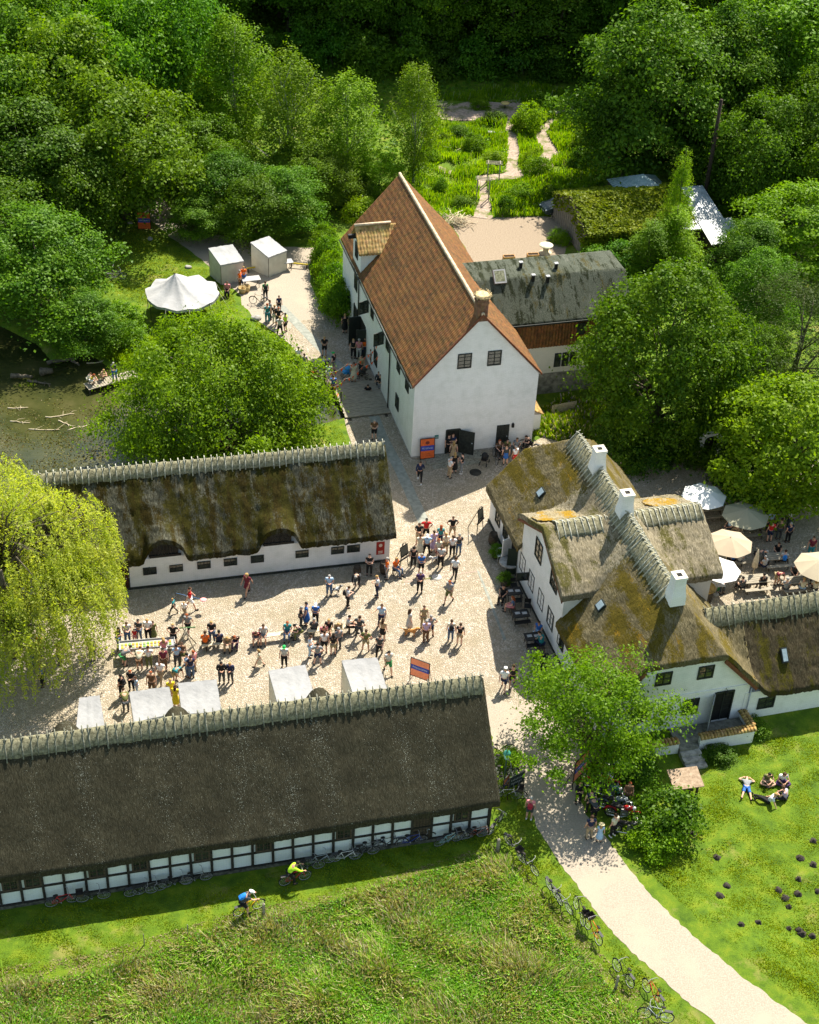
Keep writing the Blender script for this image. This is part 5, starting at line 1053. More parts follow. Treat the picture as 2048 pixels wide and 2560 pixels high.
scatter('bank_grass', [l3, l4, [G(x, y).xy for x, y in ((640, 800), (712, 850), (775, 905), (760, 960), (700, 960), (640, 880))], [G(x, y).xy for x, y in ((775, 680), (795, 670), (858, 785), (830, 775))]], 26000, .08, .06, lw, 44, lean=.8)
gard = [G(x, y).xy for x, y in ((1060, 560), (1000, 480), (1040, 400), (1080, 330), (1090, 260), (1300, 240), (1470, 250), (1520, 330), (1560, 400), (1500, 460), (1420, 500), (1400, 540), (1220, 545), (1150, 540))]
ghole = [[GT(x, y).xy for x, y in q] for q in (((1180, 550), (1235, 550), (1215, 455), (1290, 450), (1300, 375), (1290, 330), (1310, 280), (1270, 280), (1262, 330), (1272, 380), (1265, 432), (1190, 440), (1200, 500)), ((1280, 452), (1350, 440), (1395, 380), (1365, 330), (1400, 300), (1370, 300), (1335, 335), (1360, 380), (1330, 422), (1280, 430)), ((1100, 320), (1090, 250), (1330, 262), (1330, 290), (1200, 305)), ((1120, 400), (1150, 420), (1130, 440), (1080, 420)))]
hm = [LF['herb'], leaf_mat('tall herbs', (0.069, 0.184, 0.0069), (0.150, 0.299, 0.0138), .4), leaf_mat('pale flowering herbs', (0.216, 0.288, 0.0864), (0.360, 0.374, 0.2160), .3)]
scatter('garden_herbs', [gard], 42000, .7, .10, hm, 45, holes=ghole, clump=.75, weights=[.62, .3, .08], lean=.25)
scatter('garden_weeds', [gard], 16000, .35, .2, hm, 46, holes=ghole, flatb=True, clump=.6, weights=[.7, .28, .02])
scatter('flower_border', [[G(x, y).xy for x, y in ((1330, 1085), (1345, 1030), (1420, 1000), (1500, 1030), (1540, 1085), (1440, 1100), (1400, 1105))]], 7000, .8, .16, [hm[0], hm[1], leaf_mat('lilac flowers', (.4, .3, .42), (.55, .45, .55), .2), leaf_mat('pale yellow flowers', (.5, .5, .15), (.65, .6, .3), .3)], 47, weights=[.5, .3, .08, .12], lean=.4)
scatter('pond_reeds', [[G(x, y).xy for x, y in ((235, 885), (250, 850), (330, 840), (400, 870), (420, 930), (330, 920), (290, 905))], [G(x, y).xy for x, y in ((30, 945), (75, 945), (80, 960), (40, 962))]], 3500, .8, .07, [LF['herb'], LF['bright']], 48, lean=.3)
scatter('floating_weed', [[G(x, y).xy for x, y in ((-100, 1000), (100, 985), (330, 1000), (420, 1080), (200, 1170), (-100, 1190))]], 5000, .01, .13, [leaf_mat('pond weed', (.07, .075, .01), (.13, .12, .03), .2), leaf_mat('brown weed', (.06, .045, .015), (.1, .08, .03), .2)], 71, flatb=True, clump=.9, weights=[.6, .4], level=-.312)
uw = [[G(x, y).xy for x, y in ((-300, 780), (100, 700), (230, 690), (270, 600), (340, 500), (300, 430), (100, 300), (-400, 300))], [G(x, y).xy for x, y in ((350, 430), (400, 480), (530, 580), (790, 600), (800, 640), (850, 560), (900, 450), (1050, 420), (1090, 260), (1300, 235), (1500, 235), (2200, 150), (2200, -150), (-200, -250), (-200, 250))], [G(x, y).xy for x, y in ((1500, 240), (1530, 400), (1480, 480), (1600, 470), (1700, 420), (1900, 560), (2000, 700), (2200, 700), (2200, 150))], [G(x, y).xy for x, y in ((1500, 640), (1600, 600), (1860, 620), (1850, 720), (1950, 760), (2200, 740), (2200, 1100), (1900, 1200), (1800, 1150), (1600, 1060), (1560, 1130), (1500, 1110), (1520, 1000))]]
scatter('undergrowth', uw, 60000, .8, .42, [LF['dark'], LF['oak']], 49, flatb=True, weights=[.7, .3])

rnd = random.Random(77)
for i in range(15): tree('bush3', 0, 0, 0, rnd.uniform(2.2, 3.0), rnd.uniform(3.2, 4.6), 'dark shrub under the tall trees behind the garden', 'dark shrubs at the wood edge', 'shrub', xy=(-22 + i * 3.9 + rnd.uniform(-.8, .8), 156 + rnd.uniform(-1, 1.4)))

rnd = random.Random(91)
for i, (px, py) in enumerate(((1110, 345), (1150, 330), (1185, 365), (1235, 395), (1240, 300), (1305, 325), (1330, 400), (1100, 470), (1160, 500), (1300, 480), (1370, 480), (1340, 270), (1420, 310), (1450, 400), (1200, 270), (1080, 390), (1265, 520), (1420, 480))):
    tree(('bush2', 'bush1', 'bush2')[i % 3], px, py, .5, rnd.uniform(.6, 1.3), rnd.uniform(.9, 1.9), 'bushy garden plant among the herb beds', 'bushy plants of the garden beds', 'garden plant')
# ================================================================ PEOPLE
CN = dict(k=('black', (.012, .012, .013)), w=('white', (.72, .72, .72)), n=('navy', (.015, .022, .06)), b=('blue', (.03, .12, .38)), t=('teal', (.02, .2, .22)), g=('grey', (.2, .21, .22)), G=('green', (.03, .2, .06)),
    o=('orange', (.75, .13, .01)), r=('red', (.55, .02, .02)), p=('pink', (.6, .22, .24)), l=('lilac', (.42, .33, .5)), y=('yellow', (.62, .5, .02)), c=('cream', (.6, .56, .42)), B=('brown', (.13, .07, .035)), d=('denim blue', (.08, .13, .22)),
    K=('khaki', (.3, .24, .13)), m=('dark maroon', (.13, .015, .03)), s=('light blue', (.35, .5, .66)), O=('olive', (.12, .13, .04)), D=('dark grey', (.05, .055, .06)), L=('lime', (.45, .75, .03)), P=('pale grey', (.45, .45, .43)), T=('tan', (.38, .28, .17)), u=('purple', (.06, .03, .09)))
HC = dict(k=(.01, .008, .006), b=(.05, .025, .012), l=(.35, .22, .08), g=(.3, .29, .27), r=(.25, .06, .015))
SKIN = [(.62, .36, .25), (.55, .31, .21), (.48, .27, .18), (.66, .4, .3)]
NP = 0; ANCHOR = {}
def person(px, py, face, pose, hair, top, bot, kind, tail, sc_=1., z=None, group=None, extra='', base=0.):
    global NP; NP += 1; rnd = random.Random(NP * 7)
    p = GT(px, py) if z is None else G(px, py, z); p.z += base
    tn, tc = CN[top]; bn, bc = CN[bot]; lab = {'T': f'{tn} top and {bn} trousers', 'H': f'{tn} top and {bn} shorts', 'S': f'{tn} top and {bn} skirt', 'D': f'long {tn} dress', 'J': f'{tn} jacket and {bn} trousers'}[kind]
    lb = f'person in {lab}, {tail}'
    if len(lb.split()) > 16: lb = f'person in {tn} {"dress" if kind == "D" else "jacket" if kind == "J" else "top"}, {tail}'
    if len(lb.split()) > 16: lb = lb.replace('person in ', 'person in ').replace(' of the ', ' of ').replace(' at the ', ' at ')
    o = empty('person', p, R(face), lb, 'person', group); s = sc_ * rnd.uniform(.96, 1.04); o.scale = (s * 1.04, s * 1.04, s)
    bd = BODY[pose]; sk = SKIN[rnd.randrange(4)]
    def put(key, c):
        q = bpy.data.objects.new(bd[key].name.split('.')[0], bd[key]); link(q, o); q.material_slots[0].link = 'OBJECT'; q.material_slots[0].material = flat(c, .8, 0, 'cloth' if key != 'body' else 'skin'); return q
    put('body', sk)
    put('jacket' if kind == 'J' or 'j' in extra else 'shirt', tc)
    if kind in 'TJ': put('trousers', bc)
    elif kind == 'H': put('shorts', bc)
    elif kind == 'S': put('skirt', bc)
    else: put('dress', tc)
    if hair in HC: put('hair', HC[hair])
    elif hair.upper() == hair and hair.lower() in HC: put('long_hair', HC[hair.lower()])
    if 'c' in extra: put('cap', (.75, .75, .74))
    if 'v' in extra: put('cap', (.02, .35, .08))
    if 'q' in extra: put('sun_hat', (.6, .5, .28))
    for a in 'lr': put('shoe' + a, (.7, .7, .7) if 'W' in extra else (.03, .028, .025))
    bag = {'B': (.015, .015, .018), 'R': (.3, .02, .04), 'N': (.02, .04, .12), 'U': (.02, .2, .6)}
    for k_ in bag:
        if k_ in extra:
            q = bpy.data.objects.new('backpack', bd['_backpack']); link(q); q.location = o.location; q.rotation_euler = o.rotation_euler; q.scale = o.scale; q.material_slots[0].link = 'OBJECT'; q.material_slots[0].material = flat(bag[k_])
            tag(q, f"{dict(B='black', R='red', N='navy', U='blue')[k_]} backpack worn by person {tail}", 'backpack')
    return o
# photo x, y of the feet; facing (0 away from us, 180 towards us, 90 left, 270 right)
YG, Y2 = 'people standing in the yard', 'people at the tasting table and booths'
for a in (
 (1130, 1343, 190, 'hips', 'b', 'k', 'T', 'H', 'standing alone above the yard group, uppermost'), (1146, 1386, 10, 'phone', 'g', 'D', 'd', 'T', 'at the right rim of the group, seen from behind'), (1130, 1391, 5, 'phone', 'b', 'w', 'k', 'T', 'second from right in the group'),
 (1113, 1384, 20, 'stand', 'l', 'c', 'K', 'H', 'in the middle right of the group'), (1100, 1366, 0, 'stand', 'R', 't', 'n', 'T', 'with long brown hair at the back of the group'), (1083, 1380, 20, 'stand', 'b', 'l', 'l', 'D', 'in the middle of the group'), (1095, 1398, 200, 'stand', 'R', 'c', 'm', 'S', 'with red hair amid the group'),
 (1101, 1419, 170, 'phone', 'b', 'P', 'k', 'T', 'at the lower end of the group', 1, None, None, 'B'), (1066, 1388, 180, 'hips', 'g', 's', 'k', 'T', 'with cap at the left middle of the group', 1, None, None, 'c'), (1064, 1350, 185, 'hips', 'k', 'r', 'k', 'H', 'at the upper left of the group'), (1046, 1360, 180, 'phone', 'b', 'k', 'T', 'H', 'with plate left of the red topped one'),
 (1049, 1389, 10, 'stand', 'b', 'c', 'c', 'D', 'left below the group'), (1033, 1418, 0, 'stand', 'k', 'k', 'k', 'T', 'right beside the wooden easel'), (1052, 1436, 190, 'fold', 'g', 'b', 'k', 'H', 'just below the group, bald'), (1049, 1482, 180, 'phone', 'g', 'u', 'k', 'T', 'alone below the yard group'),
 (1136, 1447, 350, 'walk', 'b', 'w', 'k', 'T', 'walking by the corner of the shade'), (1122, 1506, 150, 'walk2', 'r', 'g', 'O', 'H', 'walking in the open right half of the yard', 1, None, None, 'N'), (967, 1447, 100, 'stand', 'g', 'o', 'g', 'T', 'beside the barrel at the barn corner'),
 (923, 1438, 180, 'fold', 'k', 'k', 'k', 'T', 'hand to the face in front of the red barn sign'), (893, 1469, 170, 'bend', 'g', 'k', 'D', 'J', 'stooping below the two barn windows'), (943, 1492, 100, 'phone', 'l', 'w', 'n', 'T', 'holding a cup below the barn corner'), (869, 1518, 280, 'phone', 'b', 'w', 'k', 'T', 'alone in the middle of the yard', 1, None, None, 'B'),
 (823, 1489, 185, 'phone', 'g', 's', 'd', 'T', 'holding a black and white dog on a lead'), (619, 1487, 150, 'walk', 'L', 'm', 'm', 'S', 'walking in the shade of the thatched barn'), (1023, 1577, 290, 'stand', 'B', 'P', 'P', 'D', 'with long hair beside the golden dog'), (1058, 1568, 200, 'stand', 'b', 'K', 'K', 'T', 'above the lilac one right of the golden dog'),
 (1075, 1592, 20, 'hips', 'g', 'g', 'n', 'H', 'right of the lilac one near the golden dog'), (1064, 1605, 10, 'stand', 'g', 'l', 'B', 'T', 'lower one of three near the golden dog'), (1126, 1602, 5, 'stand', 'b', 'c', 'd', 'T', 'left one of the pair at the right of the yard', 1, None, None, 'B'), (1148, 1612, 350, 'stand', 'b', 'k', 'T', 'H', 'right one of the pair at the right of the yard'),
 (898, 1596, 340, 'hips', 'b', 'D', 'D', 'T', 'hands on hips right of the last bench'), (914, 1627, 350, 'hips', 'b', 'O', 'K', 'H', 'standing wide legged below the hands on hips one'), (953, 1566, 170, 'point', 'b', 's', 'n', 'T', 'half hidden behind the flowery dressed one'), (956, 1602, 330, 'stand', 'B', 'T', 'k', 'S', 'in flowery colours near the right stall'),
 (948, 1641, 170, 'walk2', 'k', 'D', 'k', 'T', 'striding just above the right stall'), (970, 1682, 200, 'walk', 'k', 'P', 'G', 'H', 'walking at the right end of the right stall', 1, None, None, 'B'), (752, 1568, 280, 'phone', 'g', 'k', 'D', 'T', 'beside the one in the blue dress'), (766, 1562, 90, 'stand', 'k', 'b', 'b', 'D', 'above the long row of benches'),
 (789, 1561, 180, 'fold', 'g', 'b', 'k', 'T', 'with white cap above the benches', 1, None, None, 'c'), (775, 1642, 260, 'phone', 'b', 'w', 's', 'T', 'left of the crowd below the benches'), (811, 1632, 10, 'stand', 'b', 'w', 'k', 'H', 'seen from behind in the crowd below the benches'), (833, 1637, 10, 'stand', 'K', 'k', 'K', 'H', 'with long dark hair in the crowd below the benches'),
 (846, 1623, 30, 'stand', 'g', 'g', 'D', 'T', 'in checks at the right of the crowd below the benches'), (794, 1661, 5, 'hips', 'k', 'g', 'n', 'H', 'lowest one of the crowd below the benches'), (711, 1668, 180, 'stand', 'g', 'P', 'k', 'T', 'with green cap above the third stall', 1, None, None, 'v'), (531, 1607, 180, 'phone', 'l', 'k', 'd', 'T', 'standing behind the short bench'),
 (555, 1709, 190, 'phone', 'k', 'k', 'D', 'J', 'left one of two above the second stall'), (577, 1707, 170, 'phone', 'l', 'n', 'D', 'J', 'right one of two above the second stall'), (649, 1667, 90, 'walk', 'L', 'c', 'c', 'D', 'small and blond between the two benches', .82),
 (435, 1533, 80, 'walk', 'l', 't', 'k', 'T', 'small child running at the left of the yard', .66), (462, 1541, 170, 'walk', 'l', 'w', 'T', 'H', 'small child behind the big walker', .7), (476, 1524, 280, 'walk2', 'b', 'r', 'w', 'H', 'carrying a pink landing net'), (471, 1587, 170, 'walk', 'r', 'g', 'k', 'H', 'striding towards the wooden trestle')): person(*a[:8], 'in the yard ' + a[8] if False else a[8], *a[9:])
for a in (
 (435, 1612, 180, 'hips', 'l', 'k', 'k', 'H', 'between tasting table and trestle'), (372, 1602, 180, 'phone', 'l', 'w', 'k', 'T', 'behind the middle of the tasting table'), (385, 1600, 200, 'stand', 'B', 'O', 'O', 'D', 'small, behind the right half of the tasting table', .85), (349, 1601, 170, 'fold', 'k', 'D', 'd', 'T', 'with crossed arms behind the tasting table'), (320, 1608, 200, 'phone', 'b', 'P', 'd', 'T', 'behind the left end of the tasting table'),
 (338, 1606, 180, 'stand', 'b', 'r', 'p', 'H', 'small child behind the tasting table', .6), (298, 1620, 250, 'phone', 'k', 'k', 'd', 'T', 'leftmost of those behind the tasting table'), (311, 1664, 310, 'bend', 'k', 'g', 'G', 'H', 'bending at the left end of the tasting table'), (350, 1674, 0, 'bend', 'b', 'c', 'B', 'H', 'bending over the front of the tasting table'), (374, 1670, 15, 'phone', 'b', 'w', 'O', 'T', 'with shoulder bag before the tasting table'),
 (412, 1649, 30, 'phone', 'L', 'p', 'w', 'T', 'at the right end of the tasting table'), (411, 1677, 200, 'stand', 'k', 'm', 'B', 'T', 'between the tasting table and the first stall'), (403, 1707, 170, 'walk', 'b', 'w', 'T', 'T', 'just behind the right half of the second stall'), (438, 1705, 240, 'bend', 'k', 't', 'K', 'H', 'stooping right behind the gap between two stalls'), (444, 1667, 10, 'phone', 'k', 's', 'D', 'T', 'in the small circle below the trestle, left one'),
 (457, 1661, 180, 'fold', 'b', 'B', 'O', 'T', 'in the small circle below the trestle, back one'), (472, 1690, 60, 'phone', 'k', 's', 'd', 'T', 'in the small circle below the trestle, front one'), (486, 1681, 60, 'stand', 'r', 'p', 'T', 'T', 'in the small circle below the trestle, right one'), (479, 1694, 20, 'stand', 'b', 'n', 'd', 'T', 'close behind the front one of the small circle'),
 (330, 1727, 170, 'phone', 'r', 'k', 'k', 'T', 'behind the left corner of the second stall'), (343, 1732, 120, 'stand', 'b', 's', 's', 'T', 'small child hugging the black dressed one', .7), (381, 1735, 180, 'stand', 'r', 'B', 'B', 'T', 'half hidden behind the second stall roof'), (306, 1740, 60, 'stand', 'k', 'k', 'k', 'T', 'at the left side of the second stall', 1, None, None, 'B'), (316, 1779, 20, 'bend', 'b', 'O', 'D', 'T', 'leaning at the left wall of the second stall'),
 (441, 1767, 350, 'stand', 'B', 'y', 'y', 'D', 'standing in the gap between two stalls'), (429, 1752, 200, 'stand', 'l', 'y', 'K', 'T', 'further back in the gap between two stalls'), (85, 1668, 330, 'stand', 'b', 's', 'd', 'T', 'half hidden under the willow'), (104, 1640, 180, 'stand', 'l', 'o', 'D', 'T', 'glimpsed through the willow strands'), (232, 1650, 200, 'stand', 'k', 'n', 'D', 'T', 'at the right edge of the willow crown'), (108, 1716, 90, 'stand', 'b', 'b', 'k', 'T', 'low under the willow twigs'), (150, 1660, 270, 'phone', 'r', 'p', 'D', 'T', 'behind the middle of the willow')): person(*a[:8], a[8], *a[9:])
# people on benches: seat spot given at ground under the seat
ST = [(514, 1622, 0, 'sit', 'b', 'o', 'B', 'T', 'at the left end of the short bench'), (549, 1618, 10, 'sit', 'k', 'n', 'k', 'T', 'second on the short bench, back to us'), (571, 1618, 180, 'lean', 'l', 'K', 'T', 'T', 'leaning forward on the short bench'), (591, 1614, 175, 'lean', 'r', 'k', 'u', 'T', 'at the right end of the short bench'),
 (642, 1604, 180, 'lean', 'b', 'm', 'g', 'H', 'at the left end of the long bench'), (659, 1601, 185, 'sit', 'b', 'P', 'g', 'H', 'in stripes second on the long bench'), (719, 1592, 180, 'sit', 'r', 't', 'd', 'T', 'sitting in the middle of the long bench'), (752, 1592, 120, 'lean', 'k', 'D', 'O', 'T', 'bending down at the right end of the long bench'),
 (785, 1586, 0, 'sit', 'g', 'D', 'k', 'J', 'back to us on the third bench'), (808, 1590, 190, 'lean', 'b', 'p', 'k', 'H', 'in the middle of the third bench'), (822, 1586, 180, 'sit', 'l', 'k', 'K', 'H', 'at the right of the third bench'), (845, 1582, 185, 'lean', 'l', 'K', 'D', 'J', 'at the left of the last bench'), (870, 1580, 275, 'sit', 'k', 'P', 'k', 'T', 'sitting sideways at the end of the last bench'), (988, 1434, 230, 'sit', 'l', 'o', 'd', 'T', 'sitting on a stool left of the easel'),
 (1257, 1500, 160, 'sit', 'k', 'k', 'k', 'T', 'with an emblem on the shirt at the highest cafe table'), (1281, 1530, 80, 'sit', 'R', 'd', 'p', 'H', 'facing left at the highest cafe table'), (1345, 1590, 150, 'sit', 'b', 'b', 's', 'T', 'at the second cafe table by the wall'), (1353, 1625, 30, 'lean', 'b', 't', 'n', 'T', 'back to us at the second cafe table'), (1349, 1659, 180, 'lean', 'k', 'k', 'k', 'T', 'at the cafe table beside the tree'),
 (1246, 1137, 200, 'sit', 'R', 'B', 'k', 'T', 'sitting left of the dark mill door'), (1266, 1133, 180, 'sit', 'k', 'O', 'O', 'T', 'sitting right before the dark mill door'), (1290, 1130, 180, 'sit', 'b', 'g', 'D', 'T', 'sitting by the wall right of the mill door'), (1325, 1120, 120, 'lean', 'b', 'k', 'k', 'T', 'sitting at the right corner of the mill')]
for a in ST: person(*a[:8], a[8])
for a in ((1049, 1204, 180, 'walk', 'b', 'n', 'k', 'J', 'walking alone before the orange board', 1, None, None, 'W'), (1123, 1194, 300, 'phone', 'g', 'w', 'T', 'T', 'lowest of those at the mill steps'), (1135, 1182, 10, 'stand', 'L', 'k', 'k', 'D', 'on the mill steps behind the white topped one'), (1154, 1183, 80, 'fold', 'k', 'k', 'g', 'T', 'right of the mill steps', 1, None, None, 'W'), (1120, 1137, 200, 'stand', 'b', 'k', 'k', 'T', 'left one in the open mill doorway'), (1130, 1135, 180, 'fold', 'b', 'n', 'k', 'T', 'right one in the open mill doorway'), (1132, 1153, 0, 'stand', 'L', 'T', 'T', 'D', 'on the top step of the mill door'),
 (1263, 1161, 10, 'stand', 'b', 'D', 'b', 'S', 'before the dark mill door'), (1286, 1163, 30, 'stand', 'g', 'w', 'r', 'S', 'right before the mill door'), (862, 832, 0, 'stand', 'l', 'k', 'k', 'D', 'alone by the left wall of the mill'), (811, 889, 180, 'phone', 'l', 'k', 'k', 'H', 'on the slab track left of the mill'), (815, 925, 20, 'squat', 'l', 'P', 'k', 'T', 'crouching over a black pushchair'), (834, 928, 60, 'stand', 'l', 'k', 'g', 'H', 'with cap beside the crouching one', 1, None, None, 'v'), (883, 895, 180, 'stand', 'l', 'k', 'k', 'T', 'left of three at the mill side door'), (897, 897, 0, 'stand', 'g', 'p', 'P', 'T', 'in the middle of three at the mill side door'), (911, 893, 190, 'stand', 'b', 'o', 'n', 'T', 'right of three at the mill side door'),
 (929, 921, 100, 'phone', 'b', 'B', 'B', 'T', 'reading a white sheet by the mill wall'), (884, 955, 0, 'stand', 'b', 'c', 'c', 'D', 'in a striped coat among the bunting'), (903, 938, 140, 'stand', 'k', 'K', 'k', 'T', 'behind the pushchairs under the bunting'), (919, 1009, 180, 'phone', 'k', 'k', 'k', 'T', 'alone in the middle of the plank bridge'), (950, 984, 160, 'fold', 'b', 'k', 'g', 'J', 'leaning at the mill wall by the bridge'), (946, 976, 170, 'stand', 'k', 'D', 'D', 'J', 'half hidden behind the one leaning at the mill wall'), (935, 1099, 185, 'phone', 'g', 'B', 'k', 'H', 'walking below the plank bridge'), (854, 1024, 80, 'bend', 'k', 'r', 'n', 'H', 'stooping at the left end of the bridge'),
 (821, 957, 190, 'stand', 'k', 's', 'w', 'T', 'uppermost along the bridge rail'), (833, 988, 10, 'stand', 'b', 'b', 'k', 'T', 'in the middle along the bridge rail'), (833, 1012, 30, 'squat', 'b', 'w', 'k', 'T', 'crouching at the lower bridge rail'), (776, 970, 0, 'stand', 'k', 'r', 'k', 'T', 'left behind the wooden rail fence'), (785, 965, 10, 'stand', 'k', 'm', 'k', 'T', 'right behind the wooden rail fence'), (747, 916, 200, 'stand', 'k', 'w', 'B', 'H', 'left of the grey dressed one at the grass edge'), (761, 931, 20, 'stand', 'b', 'g', 'g', 'D', 'at the grass edge above the rail fence'),
 (600, 720, 250, 'stand', 'g', 'o', 'B', 'T', 'left of two by the white booth'), (610, 712, 200, 'fold', 'l', 'o', 'b', 'T', 'right of two by the white booth'), (664, 750, 20, 'stand', 'b', 'G', 'k', 'T', 'standing beside the leaned bicycle', 1, None, None, 'B'), (669, 808, 10, 'stand', 'r', 't', 't', 'T', 'lower left of the group near the bicycle'), (677, 798, 100, 'phone', 'b', 'g', 'k', 'T', 'beside the teal one near the bicycle'), (687, 810, 340, 'stand', 'l', 'k', 'c', 'T', 'middle of the drive group'), (698, 780, 200, 'stand', 'b', 'n', 'k', 'H', 'small one behind the drive group', .9), (700, 838, 0, 'hips', 'l', 'P', 'k', 'T', 'lowest of the drive group'), (697, 816, 170, 'hips', 'r', 'k', 'k', 'T', 'bald one in the middle of the drive group'), (714, 830, 60, 'fold', 'k', 'L', 'k', 'H', 'right end of the drive group'), (569, 738, 180, 'sit', 'b', 'p', 'k', 'T', 'behind the grass by the marquee'),
 (288, 956, 180, 'phone', 'g', 'D', 'b', 'T', 'standing on the jetty', 1, 0, None, '', .1), (232, 963, 260, 'squat', 'R', 'y', 'w', 'H', 'small child crouching at the jetty tip', .8, 0, None, '', .1), (256, 951, 250, 'squat', 'l', 'T', 'T', 'T', 'small child crouching in the middle of the jetty', .85, 0, None, '', .1), (223, 958, 290, 'squat', 'b', 'c', 'c', 'T', 'small child at the very end of the jetty', .75, 0, None, '', .1), (1847, 660, 340, 'walk', 'b', 'w', 'D', 'T', 'walking the path right of the sheds'), (1857, 658, 340, 'walk2', 'b', 'k', 'k', 'T', 'walking the path behind the white topped one'),
 (1258, 1726, 350, 'walk', 'l', 'w', 'n', 'H', 'with white cap walking between barn and tree', 1, None, None, 'c'), (1279, 1717, 355, 'walk2', 'b', 'k', 'k', 'H', 'walking beside the white capped one'), (1322, 2048, 350, 'stand', 'g', 'p', 'D', 'H', 'photographing on the gravel by the barn end', 1, None, None, 'RW'),
 (1444, 2008, 200, 'phone', 'l', 'k', 'k', 'J', 'uppermost beside the motorcycles'), (1472, 2030, 0, 'stand', 'b', 'n', 'k', 'T', 'in a vest beside the motorcycles'), (1484, 2046, 30, 'bend', 'b', 'D', 'k', 'T', 'bending toward the middle motorcycle'), (1472, 2097, 10, 'stand', 'b', 'n', 'T', 'T', 'broad one standing on the gravel by the motorcycles'), (1497, 2104, 350, 'stand', 'L', 's', 's', 'D', 'with straw hat by the motorcycles', .8, None, None, 'q'), (1531, 2091, 40, 'stand', 'b', 'c', 'k', 'T', 'looking at the chrome motorcycle', 1, None, None, 'W'), (1566, 2010, 180, 'stand', 'r', 'B', 'B', 'T', 'in the shade behind the motorcycles')): person(*a[:8], a[8], *a[9:])
for a in ((1866, 1972, 170, 'lie', 'g', 'g', 'b', 'H', 'lying on the back on the lawn'), (1917, 1957, 180, 'ground', 'k', 'O', 'T', 'H', 'sitting at the upper left of the lawn circle'), (1955, 1957, 180, 'ground', 'B', 'w', 'u', 'T', 'sitting at the upper right of the lawn circle'), (1921, 2006, 70, 'recline', 'l', 'w', 'k', 'T', 'leaning back with legs to the left on the lawn'), (1958, 1996, 60, 'ground', 'b', 'l', 'k', 'T', 'sitting at the lower right of the lawn circle')): person(*a[:8], a[8])
# beer garden
for a in ((1822, 1332, 120, 'sit', 'k', 's', 'D', 'T', 'left under the big cream umbrella'), (1847, 1338, 60, 'sit', 'b', 'c', 'T', 'T', 'beneath the rim of the big cream umbrella'), (1922, 1326, 200, 'stand', 'l', 's', 'D', 'T', 'at the back left of the standing six in the garden'), (1922, 1354, 10, 'stand', 'b', 'r', 'n', 'H', 'front left of the standing six in the garden'), (1944, 1328, 180, 'stand', 'g', 'g', 'D', 'T', 'in checks at the back of the standing six'), (1945, 1348, 0, 'stand', 'b', 'O', 'D', 'T', 'front middle of the standing six in the garden'), (1971, 1322, 190, 'phone', 'k', 'w', 'D', 'T', 'back right of the standing six in the garden'), (1968, 1356, 20, 'stand', 'g', 'n', 'k', 'T', 'front right of the standing six in the garden'),
 (1829, 1414, 20, 'sit', 'l', 'b', 'k', 'T', 'with bright hat right of the white umbrella', 1, None, None, 'q'), (1846, 1416, 350, 'sit', 'g', 'P', 'D', 'T', 'right of the one with the bright hat'), (1908, 1428, 30, 'sit', 'g', 'P', 'n', 'T', 'in a checked shirt at the upper picnic table'), (1940, 1392, 180, 'sit', 'b', 'k', 'k', 'T', 'behind the upper picnic table'), (1957, 1414, 350, 'sit', 'b', 'P', 'D', 'T', 'front right at the upper picnic table', 1, None, None, 'U'), (1889, 1412, 250, 'bend', 'g', 'D', 'k', 'J', 'bending with a knit cap near the closed umbrella'),
 (1940, 1462, 200, 'bend', 'b', 'm', 'K', 'H', 'leaning at the lower right picnic table'), (1961, 1486, 350, 'sit', 'g', 'g', 'D', 'T', 'front left at the lower right picnic table'), (1982, 1446, 180, 'sit', 'g', 'D', 'k', 'T', 'behind the lower right picnic table'), (2003, 1484, 350, 'sit', 'l', 'c', 's', 'T', 'front right at the lower right picnic table'), (2014, 1440, 200, 'stand', 'g', 's', 'k', 'T', 'under the rim of the right edge umbrella'), (2031, 1458, 180, 'stand', 'b', 'r', 'k', 'T', 'in a red checked shirt at the right edge'), (1904, 1474, 10, 'sit', 'k', 'k', 'k', 'T', 'right end of the lower left picnic table'), (1852, 1482, 20, 'sit', 'k', 'D', 'k', 'T', 'front of the lower left picnic table'),
 (1782, 1472, 200, 'sit', 'R', 'G', 'G', 'T', 'red haired beside the farmhouse gable'), (1799, 1472, 190, 'sit', 'b', 't', 'D', 'T', 'next to the red haired one by the gable'), (2023, 1395, 180, 'stand', 'b', 'm', 't', 'T', 'above the right edge umbrella'), (2034, 1486, 350, 'sit', 'L', 'c', 'D', 'T', 'lowest at the right edge of the beer garden')): person(*a[:8], a[8], *a[9:])
# ================================================================ THINGS
def text_strokes(b, o, ux, uz, w, h, n, seed, m=1, d=Vector((0, 0, 0))):
    "a line of small lettering: letter-like strokes, as illegible as in the photo"
    rnd = random.Random(seed); x = -w / 2
    while x < w / 2 - .02:
        lw = w / n * rnd.uniform(.5, 1.1); c = o + ux * (x + lw / 2)
        b.obox(c, ux * lw * .12, d.normalized() * .004, uz * h / 2, m)
        if rnd.random() < .8: b.obox(c + ux * lw * .35 + uz * h * rnd.choice((-.35, 0, .35)), ux * lw * .25, d.normalized() * .004, uz * h * .12, m)
        x += lw * 1.35
